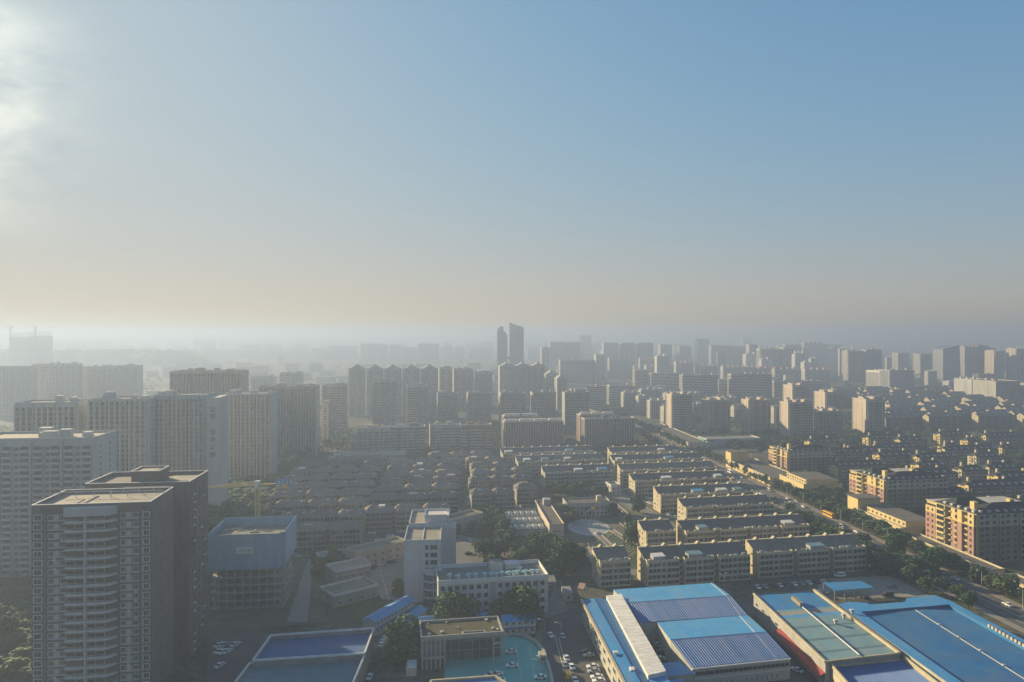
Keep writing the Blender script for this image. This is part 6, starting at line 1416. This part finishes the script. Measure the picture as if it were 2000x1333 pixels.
scatter([(610,1130),(700,1110),(690,1080),(600,1095)], 9, 'tree between the building site and the pink hall', 'trees by the building site', seed=8, s=(.6,1), ks=(0,1,3,5))
scatter([(-100,1260),(50,1280),(50,1145),(-100,1140)], 18, 'hazy dark tree at the foot of the left slab tower', 'trees at the left edge', seed=9)
scatter([(1690,1115),(1900,1195),(1930,1180),(1790,1100),(1700,1085)], 22, 'dark street tree between the avenue and the depot', 'trees behind the depot', seed=10)
scatter([(1590,1068),(1700,1110),(1745,1100),(1610,1045)], 16, 'street tree beside the walk-up blocks along the avenue', 'trees left of the avenue', seed=11, ks=(0,1,2))
scatter([(1560,1000),(1640,1060),(1600,1062),(1530,1010)], 10, 'olive street tree left of the avenue', 'trees left of the avenue near the third row', seed=12, ks=(1,3,0))
scatter([(1565,975),(1640,1015),(1665,985),(1600,955)], 26, 'tree in the dark park patch between the shop buildings', 'park patch between shop buildings', seed=13)
for i in range(46):                                            # tree line along the right pavement
    y = 300+i*9.5; 
    tree(rx(y)+14+tr_r.uniform(-1.2,1.5), y, tr_r.choice((0,1,2,3)), tr_r.uniform(.75,1.1), 'street tree along the right pavement of the avenue', 'tree line right of the avenue') if tr_r.random() < .85 else None
for i in range(26):
    y = 770+i*13
    tree(rx(y)+12, y, 0, tr_r.uniform(.8,1.1), 'tree in the line beyond the crossroads', 'tree line beyond the crossroads'); tree(rx(y)-13, y, 2, tr_r.uniform(.8,1.1), 'tree in the line beyond the crossroads', 'tree line beyond the crossroads')
scatter([(1395,880),(1500,890),(1640,860),(1500,850)], 34, 'dark tree at the foot of the beige towers', 'trees below the beige towers', seed=15, s=(.8,1.2))
# canopy too dense to count: townhouse quarter, distant greenery
def canopy(name, region_fn, n, seed, label, s=(3.0, 5.5), q=34):
    r_ = random.Random(seed); b = MB(); c_ = 0; tries = 0
    while c_ < n and tries < n*20:
        tries += 1; x, y = region_fn(r_)
        if not free(x, y, .8) or (y < 1500 and abs(x-rx(y)) < 13): continue
        c_ += 1; R_ = r_.uniform(*s); H_ = R_*r_.uniform(1.2, 1.7)
        for i in range(q):
            th = r_.uniform(0, 2*pi); ph = math.acos(r_.uniform(-.1, 1)); g_ = R_*r_.uniform(.75, 1.05)
            px_, py_, pz_ = x+g_*sin(ph)*cos(th), y+g_*sin(ph)*sin(th), H_*.4+H_*.75*cos(ph); sz = R_*.26*r_.uniform(.7, 1.4); t1, t2 = r_.uniform(0, pi), r_.uniform(-.6, .6)
            ux, uy = cos(t1)*sz, sin(t1)*sz
            b.quad((px_-ux+uy*.8, py_-uy-ux*.8, pz_-t2*sz),(px_+ux+uy*.8, py_+uy-ux*.8, pz_+t2*sz*.5),(px_+ux-uy*.8, py_+uy+ux*.8, pz_+t2*sz),(px_-ux-uy*.8, py_-uy+ux*.8, pz_-t2*sz*.5))
    o = b.obj(name, M['leaf'] if seed % 2 else M['leaf_b'], None, 'stuff'); o['label'] = label
def reg(y0, y1, k0, k1):
    def f(r_): y = r_.uniform(y0, y1); return r_.uniform(k0, k1)*y, y
    return f
canopy('dense_trees', reg(400, 880, .36, .78), 620, 1, 'dense dark tree canopy filling the townhouse quarter', (2.6, 4.6), 60)
canopy('dense_trees', reg(690, 960, -.18, .2), 260, 2, 'tree belt behind the centre rows', (2.6, 4.4), 40)
canopy('dense_trees', reg(760, 1100, .2, .55), 420, 3, 'trees between the beige towers', (3, 5), 34)
canopy('left_trees', reg(440, 620, -.44, -.31), 230, 11, 'dark trees between the tower bases and the crane', (3, 5), 50)
canopy('left_trees', reg(250, 345, -.78, -.66), 170, 13, 'dark trees at the lower left edge', (1.8, 3.0), 90)
canopy('distant_trees', reg(1100, 3200, -.75, .8), 1500, 5, 'hazy greenery of the distant city', (5, 11), 20)
canopy('left_trees', reg(400, 900, -.72, -.2), 900, 7, 'hazy trees around the left towers', (3, 5), 34)
# crest trees of the hill stand at height
b = MB(); r_ = random.Random(5)
for i in range(420):
    px = r_.uniform(-150, 430); x = (px-1000)/FPX*2900; dq = 0 if i < 110 else r_.uniform(-150, 0); zc = HC-((688 if px < 335 else 688+(px-335)*.27)-HY)/FPX*2900; z0_ = zc*(1+dq/190)-2; yq = 2900+dq; R_ = r_.uniform(6, 12)
    for j in range(30):
        th, ph = r_.uniform(0, 2*pi), math.acos(r_.uniform(-.2, 1)); sz = R_*.3; X, Z = x+R_*.9*sin(ph)*cos(th), z0_+R_*1.2*cos(ph); Y = yq+R_*sin(ph)*sin(th)
        t1 = r_.uniform(0, pi); ux, uz = cos(t1)*sz, sin(t1)*sz; b.quad((X-ux,Y,Z-uz),(X+uz,Y+sz*.4,Z-ux),(X+ux,Y,Z+uz),(X-uz,Y-sz*.4,Z+ux))
o = b.obj('hilltop_trees', M['leaf'], None, 'stuff'); o['label'] = 'trees along the crest of the hazy hill'
# ---------------------------------------------------------------- vehicles
def car_parts(body_key, van=False, bus=False):
    L, Wd = (4.5, 1.8) if not van else (5.2, 1.95); hh = 1.45 if not van else 2.1
    if bus: L, Wd, hh = 11.5, 2.5, 3.1
    b = MB(); w2 = Wd/2
    if bus: prof = [(0,.35),(L,.35),(L,hh-.2),(L-.3,hh),(.3,hh),(0,hh-.2)]; cab = [(0.2,1.3),(L-.1,1.3),(L-.15,2.4),(.2,2.4)]
    elif van: prof = [(0,.35),(L,.35),(L,1.0),(L-.9,1.15),(L-1.5,hh-.1),(L-1.9,hh),(.1,hh),(0,hh-.2)]; cab = [(.5,1.25),(L-1.15,1.25),(L-1.6,1.85),(.5,1.85)]
    else: prof = [(0,.3),(L,.3),(L,.72),(L-.15,.82),(L-1.15,.92),(.55,.95),(.08,.88),(0,.75)]; cab = None
    n = len(prof)
    b.v = [(p[0]-L/2,-w2,p[1]) for p in prof]+[(p[0]-L/2,w2,p[1]) for p in prof]
    b.f = [tuple(range(n)), tuple(range(2*n-1,n-1,-1))]+[(i,(i+1)%n,n+(i+1)%n,n+i)[::-1] for i in range(n)]; b.m = [0]*len(b.f)
    g_ = MB()
    if cab is None:
        rfv = [(.75-L/2,.93),(L-1.25-L/2,.92),(L-1.95-L/2,1.4),(1.35-L/2,1.42)]; tw = w2-.22
        k = len(g_.v); g_.v += [(rfv[0][0],-w2+.08,rfv[0][1]),(rfv[1][0],-w2+.08,rfv[1][1]),(rfv[2][0],-tw,rfv[2][1]),(rfv[3][0],-tw,rfv[3][1]),(rfv[0][0],w2-.08,rfv[0][1]),(rfv[1][0],w2-.08,rfv[1][1]),(rfv[2][0],tw,rfv[2][1]),(rfv[3][0],tw,rfv[3][1])]
        for f in ((0,1,2,3),(5,4,7,6),(1,5,6,2),(4,0,3,7)): g_.f.append(f); g_.m.append(0)
        b.box(rfv[3][0]-.03,-tw-.03,1.4,rfv[2][0]+.03,tw+.03,1.47,0)
        for xx in ((rfv[2][0]+rfv[3][0])/2,): b.box(xx-.06,-w2+.05,.93,xx+.06,-tw-.02,1.42); b.box(xx-.06,tw+.02,.93,xx+.06,w2-.05,1.42)
    else:
        for sg in (-1, 1):
            g_.quad((cab[0][0]-L/2,sg*(w2+.02),cab[0][1]),(cab[1][0]-L/2,sg*(w2+.02),cab[1][1]),(cab[2][0]-L/2,sg*(w2+.02),cab[2][1]),(cab[3][0]-L/2,sg*(w2+.02),cab[3][1]))
        if bus: g_.quad((L/2+.02,-w2+.1,1.2),(L/2+.02,w2-.1,1.2),(L/2+.02,w2-.1,2.7),(L/2+.02,-w2+.1,2.7))
        else: g_.quad((L/2-.93,-w2+.15,1.2),(L/2-.93,w2-.15,1.2),(L/2-1.48,w2-.15,hh-.12),(L/2-1.48,-w2+.15,hh-.12))
    wm_ = MB(); r = .33 if not bus else .5; n = 12
    wm_.v = [(r*cos(2*pi*i/n),-.1,r*sin(2*pi*i/n)) for i in range(n)]+[(r*cos(2*pi*i/n),.12,r*sin(2*pi*i/n)) for i in range(n)]
    wm_.f = [tuple(range(n)), tuple(range(2*n-1,n-1,-1))]+[(i,(i+1)%n,n+(i+1)%n,n+i) for i in range(n)]; wm_.m = [0]*len(wm_.f)
    return b.mesh('body',[M[body_key]]), g_.mesh('window',[M['car_glass']]), wm_.mesh('wheel',[M['rubber']]), L, w2, r
_cp = {}
def car(px, py, col, ang, van=False, bus=False, place='', xy=None):
    key = (col, van, bus)
    if key not in _cp: _cp[key] = car_parts('car_'+col, van, bus)
    bm, gm, wm_, L, w2, r = _cp[key]; x, y = xy or gp(px, py); z = .04
    CARS.append((px, col, van, bus, place, x, y, ang, bm, gm, wm_, L, w2, r))
CARS = []
lot = 'in the car park by the curved wall'; lane = 'queuing on the lane left of the blue wing'; row_ = 'parked against the blue wing wall'
car(998,1276,'white',3.2,place=lot); car(1000,1303,'white',3.25,place=lot); car(1055,1326,'white',3.2,place=lot); car(958,1322,'white',3.6,place=lot); car(970,1320,'white',3.6,place=lot); car(975,1332,'white',3.2,place=lot)
car(1106,1288,'white',1.75,place=lane); car(1103,1301,'silver',1.75,place=lane); car(1116,1305,'white',1.8,place=lane); car(1108,1322,'yellow',1.75,place=lane,van=True); car(1122,1331,'white',1.8,place=lane); car(1075,1243,'white',1.8,place='on the lane above the car park'); car(1098,1245,'silver',1.75,place='on the lane above the car park')
car(1144,1276,'black',3.3,place=row_); car(1150,1283,'silver',3.3,place=row_); car(1158,1305,'white',3.3,place=row_); car(1160,1314,'silver',3.3,place=row_); car(1166,1325,'white',3.3,place=row_); car(1170,1333,'white',3.3,place=row_)
yard = 'in the yard between the two big halls'
car(1556,1312,'white',2.25,place=yard); car(1584,1300,'white',2.3,place=yard); car(1610,1322,'white',2.3,place=yard); car(1598,1308,'silver',2.3,place=yard)
for i, (px, py) in enumerate(((1285,1262),(1292,1280),(1298,1275),(1288,1290))): car(px, py, ('white','black','silver','white')[i], 2.0+i*.4, place='in the dark court of the big hall')
for i, (px, py, c_) in enumerate(((428,1263,'white'),(435,1262,'white'),(442,1262,'silver'),(428,1275,'white'),(436,1276,'white'),(444,1275,'white'),(430,1303,'white'),(460,1262,'white'))): car(px, py, c_, 1.2, place='in the dark lot right of the near left tower')
car(752,1250,'white',1.3,place='below the slanting site cabin'); car(745,1262,'white',1.5,place='below the slanting site cabin'); car(810,1270,'silver',1.5,place='beside the big dark bushy tree'); car(722,1325,'white',1.5,place='right of the left warehouse')
car(726,1043,'white',.1,place='in the yard behind the pink hall'); car(740,1057,'white',.3,place='in the yard behind the pink hall'); car(762,1049,'white',.1,place='in the yard behind the pink hall'); car(784,1040,'white',.1,place='in the yard behind the pink hall'); car(662,1078,'white',.4,place='below the first brown-roofed left row'); car(648,1084,'silver',.4,place='below the first brown-roofed left row')
car(918,1057,'white',2.0,place='in the yard behind the office wing'); car(915,1083,'black',.2,place='in the yard behind the office wing'); car(897,1004,'white',.1,van=True,place='in the lane behind the annex'); car(919,1000,'silver',1.6,place='in the lane behind the annex')
for i in range(6): car(914+ i*.3, 950+i*7, ('white','silver','black','white','silver','white')[i], 1.6, place='along the lane between the centre rows')
car(778,1156,'yellow',.1,van=True,place='in the sunlit forecourt'); car(688,1095,'white',.5,place='on the forecourt edge'); car(745,1105,'white',.7,place='below the pink hall'); car(765,1100,'black',.7,place='below the pink hall')
car(1168,1043,'white',.6,place='on the round plaza'); car(1012,985,'white',1.9,place='above the skylight hall'); car(1018,990,'silver',1.9,place='above the skylight hall')
for i, (px, py, c_) in enumerate(((1268,984,'white'),(1273,986,'white'),(1276,990,'red'),(1318,1012,'white'),(1328,1020,'silver'),(1236,966,'black'),(1240,970,'black'),(1247,974,'black'),(1231,963,'white'),(1226,958,'white'))): car(px, py, c_, 2.2, place='on the service road beside the cream blocks')
for i in range(11): car(1480+i*14.3, 1149-i*1.2, ('white','silver','black','white','grey','white','silver','white','black','white','silver')[i], 1.6, place='along the lane behind the teal hall')
car(1640,1127,'white',3.2,van=True,place='below the right front walk-up block'); car(1742,1148,'grey',3.3,place='in the depot yard'); car(1733,1165,'black',3.2,van=True,place='in the depot yard'); car(1690,1170,'black',2.6,place='in the depot yard'); car(1608,1158,'white',2.3,place='beside the carport')
av = 'on the avenue'
def onroad(y, off, c_, **k): x = rx(y)+off; px = 1000+x/y*FPX; car(px, 0, c_, 1.665 if off > 0 else 1.665+pi, xy=(x, y), place=k.pop('place', av), **k)
r_ = random.Random(8)
for i, (y, off, c_) in enumerate(((296,3,'silver'),(288,6,'white'),(318,5,'white'),(352,6,'white'),(362,6,'white'),(405,9.2,'white'),(436,6,'white'),(444,2,'white'),(452,6.3,'silver'),(500,6,'white'),(512,3,'white'),(516,9,'silver'),(524,6.5,'white'),(552,6,'silver'),(560,9,'white'),(590,-3,'blue'),(596,-6,'yellow'),(600,-3,'white'),(602,5,'white'),(630,6,'white'),(655,-6.5,'white'),(672,6,'white'),(700,-3,'white'),(716,3,'silver'),(380,-6,'black'),(470,-3,'black'),(540,-6,'white'))): onroad(y, off, c_)
for i in range(22): onroad(790+i*17+r_.uniform(-5,5), r_.choice((-6,-3,3,6)), r_.choice(('white','silver','white','black','yellow')), place='on the avenue beyond the crossroads')
onroad(622, 4.5, 'white', bus=True, place='on the avenue'); onroad(474, 9.6, 'yellow', bus=True, place='at the avenue kerb')
for i in range(8): x = 60+i*42+r_.uniform(-8,8); car(1000+x/745*FPX, 0, r_.choice(('white','silver','black')), .12, xy=(x, 722+x*.05), place='on the cross street')
cols_ = ('white','silver','black','white','grey','white','red','silver','blue','white')
for (a_, b_, yb, nm, n_) in ((1345,1570,1083,'second',13),(1350,1500,1031,'third',9),(1300,1460,1003,'fourth',9),(1250,1410,973,'fifth',8),(1225,1390,950,'sixth',8),(1205,1370,929,'seventh',7)):
    P0, P1 = gp(a_, yb), gp(b_, yb-(b_-a_)*.052)
    for i in range(n_):
        q_ = (i+r_.uniform(.1,.9))/n_; x_, y_ = P0[0]+(P1[0]-P0[0])*q_, P0[1]+(P1[1]-P0[1])*q_-5.2
        car(1000+x_/y_*FPX, 0, r_.choice(cols_), radians(11)+r_.choice((0,0,pi/2)), xy=(x_, y_), place='before the %s-row cream block' % nm)
for (a_, b_, yb, nm, n_) in ((575,700,1083,'the nearest hazy left block',7),(925,1045,1003,'the front centre block',6)):
    for i in range(n_): car(a_+(b_-a_)*(i+r_.random())/n_, yb+5-i*.8, r_.choice(cols_), radians(10), place='before '+nm)
from collections import defaultdict
gcar = defaultdict(list)
for c_ in CARS: gcar[(c_[1], 'bus' if c_[3] else 'van' if c_[2] else 'car', c_[4])].append(c_)
for (col, kind, place), L_ in gcar.items():
    L_.sort(key=lambda q: q[0])
    for i, (px, _, van, bus, _, x, y, ang, bm, gm, wm_, L, w2, r) in enumerate(L_):
        lab = '%s %s %s' % (col, kind, place) if len(L_) == 1 else '%s %s %s, %s from the left' % (col, kind, place, ORD[min(i, 19)])
        t = thing('parked_car' if kind == 'car' else kind, (x, y, .05), ang, lab, kind, 'vehicles '+place)
        inst('body', bm, t); inst('window', gm, t)
        if y < 420:
            for (xx, yy) in ((-L*.3,-w2+.05),(L*.31,-w2+.05),(-L*.3,w2-.05),(L*.31,w2-.05)): inst('wheel', wm_, t, None, (xx, yy, r))
# street lamps and poles
lm = MB(); lm.bar((0,0,0),(0,0,8.5),.09); lm.bar((0,0,8.5),(-1.8,0,9.1),.07); lm.box(-2.4,-.15,9.0,-1.6,.15,9.15,bot=True)
lp = MB(); lp.bar((0,0,0),(0,0,8.5),.09); pole_me = lp.mesh('pole',[M['metal']]); la = MB(); la.bar((0,0,8.5),(-1.8,0,9.1),.07); arm_me = la.mesh('arm',[M['metal']]); lh = MB(); lh.box(-2.5,-.18,9.0,-1.6,.18,9.2,bot=True); head_me = lh.mesh('lamp_head',[M['white']])
for i in range(20):
    y = 290+i*24; t = thing('street_lamp', (rx(y)+8.6, y), .1, 'single-armed street lamp on the right kerb of the avenue', 'street lamp', 'street lamps along the avenue'); inst('pole', pole_me, t); inst('arm', arm_me, t); inst('lamp_head', head_me, t)
for i, (px, py) in enumerate(((1061,1333),(1415,1160),(1426,1158),(1063,1255),(1096,1262),(1340,1030))):
    x, y = gp(px, py); t = thing('lamp_post', (x, y), 0, 'slim metal lamp post '+('at the bottom of the car park','before the front walk-up block, left of two','before the front walk-up block, right of two','at the top of the curved wall','beside the queue of cars','at the service road end')[i], 'lamp post'); inst('pole', pole_me, t); inst('arm', arm_me, t); inst('lamp_head', head_me, t)
# parking bay lines
b = MB()
for (p, q) in (((1008,1262),(1020,1333)),((1033,1262),(1046,1333)),((1030,1290),(1052,1286)),((1052,1286),(1056,1308)),((1038,1309),(1056,1308)),((1084,1240),(1106,1333)),((1090,1240),(1112,1333)),((735,1085),(760,1175)),((705,1130),(790,1118)),((883,1112),(940,1112)),((888,1085),(888,1112))):
    a_, c_ = gp(*p), gp(*q); dx, dy = c_[0]-a_[0], c_[1]-a_[1]; L = sqrt(dx*dx+dy*dy); nx, ny = -dy/L*.12, dx/L*.12; b.quad((a_[0]-nx,a_[1]-ny,.06),(c_[0]-nx,c_[1]-ny,.06),(c_[0]+nx,c_[1]+ny,.06),(a_[0]+nx,a_[1]+ny,.06))
b.obj('parking_line', M['white_line'], None, 'structure')

# ---------------------------------------------------------------- labels: tell look-alikes apart by place
ONES = ['','first','second','third','fourth','fifth','sixth','seventh','eighth','ninth','tenth','eleventh','twelfth','thirteenth','fourteenth','fifteenth','sixteenth','seventeenth','eighteenth','nineteenth']
TENS = {20:('twentieth','twenty'),30:('thirtieth','thirty'),40:('fortieth','forty'),50:('fiftieth','fifty'),60:('sixtieth','sixty'),70:('seventieth','seventy')}
def ordinal(n):
    if n < 20: return ONES[n]
    t_ = n//10*10; return TENS[t_][0] if n == t_ else TENS[t_][1]+'-'+ONES[n-t_]
dups = defaultdict(list)
for o in COL.objects:
    if o.parent is None and 'category' in o and 'group' in o and not o['group'].startswith('faint blocks'): dups[(o['label'], o['group'])].append(o)
for (lab, grp), L_ in dups.items():
    if 1 < len(L_) < 80:
        line = 'line' in grp or 'lamps' in grp
        L_.sort(key=(lambda o: o.location.y) if line else (lambda o: o.location.x/o.location.y))
        for i, o in enumerate(L_): o['label'] = lab+', '+ordinal(i+1)+(' from the near end' if line else ' from the left')
# ---------------------------------------------------------------- haze
hz = MB(); hz.box(-9000, -900, -2, 9000, 11900, 156, 0, bot=True)
hm = bpy.data.materials.new("haze_air"); hm.use_nodes = True; ht = hm.node_tree; ht.nodes.clear()
ho = ht.nodes.new("ShaderNodeOutputMaterial"); hv = ht.nodes.new("ShaderNodeVolumePrincipled")
hv.inputs["Color"].default_value = HAZE_C; hv.inputs["Density"].default_value = HAZE_D; hv.inputs["Anisotropy"].default_value = HAZE_G
ht.links.new(hv.outputs[0], ho.inputs["Volume"])
hzo = hz.obj("haze", hm, None, "stuff")
hzo["label"] = "pale haze hanging over the whole city"
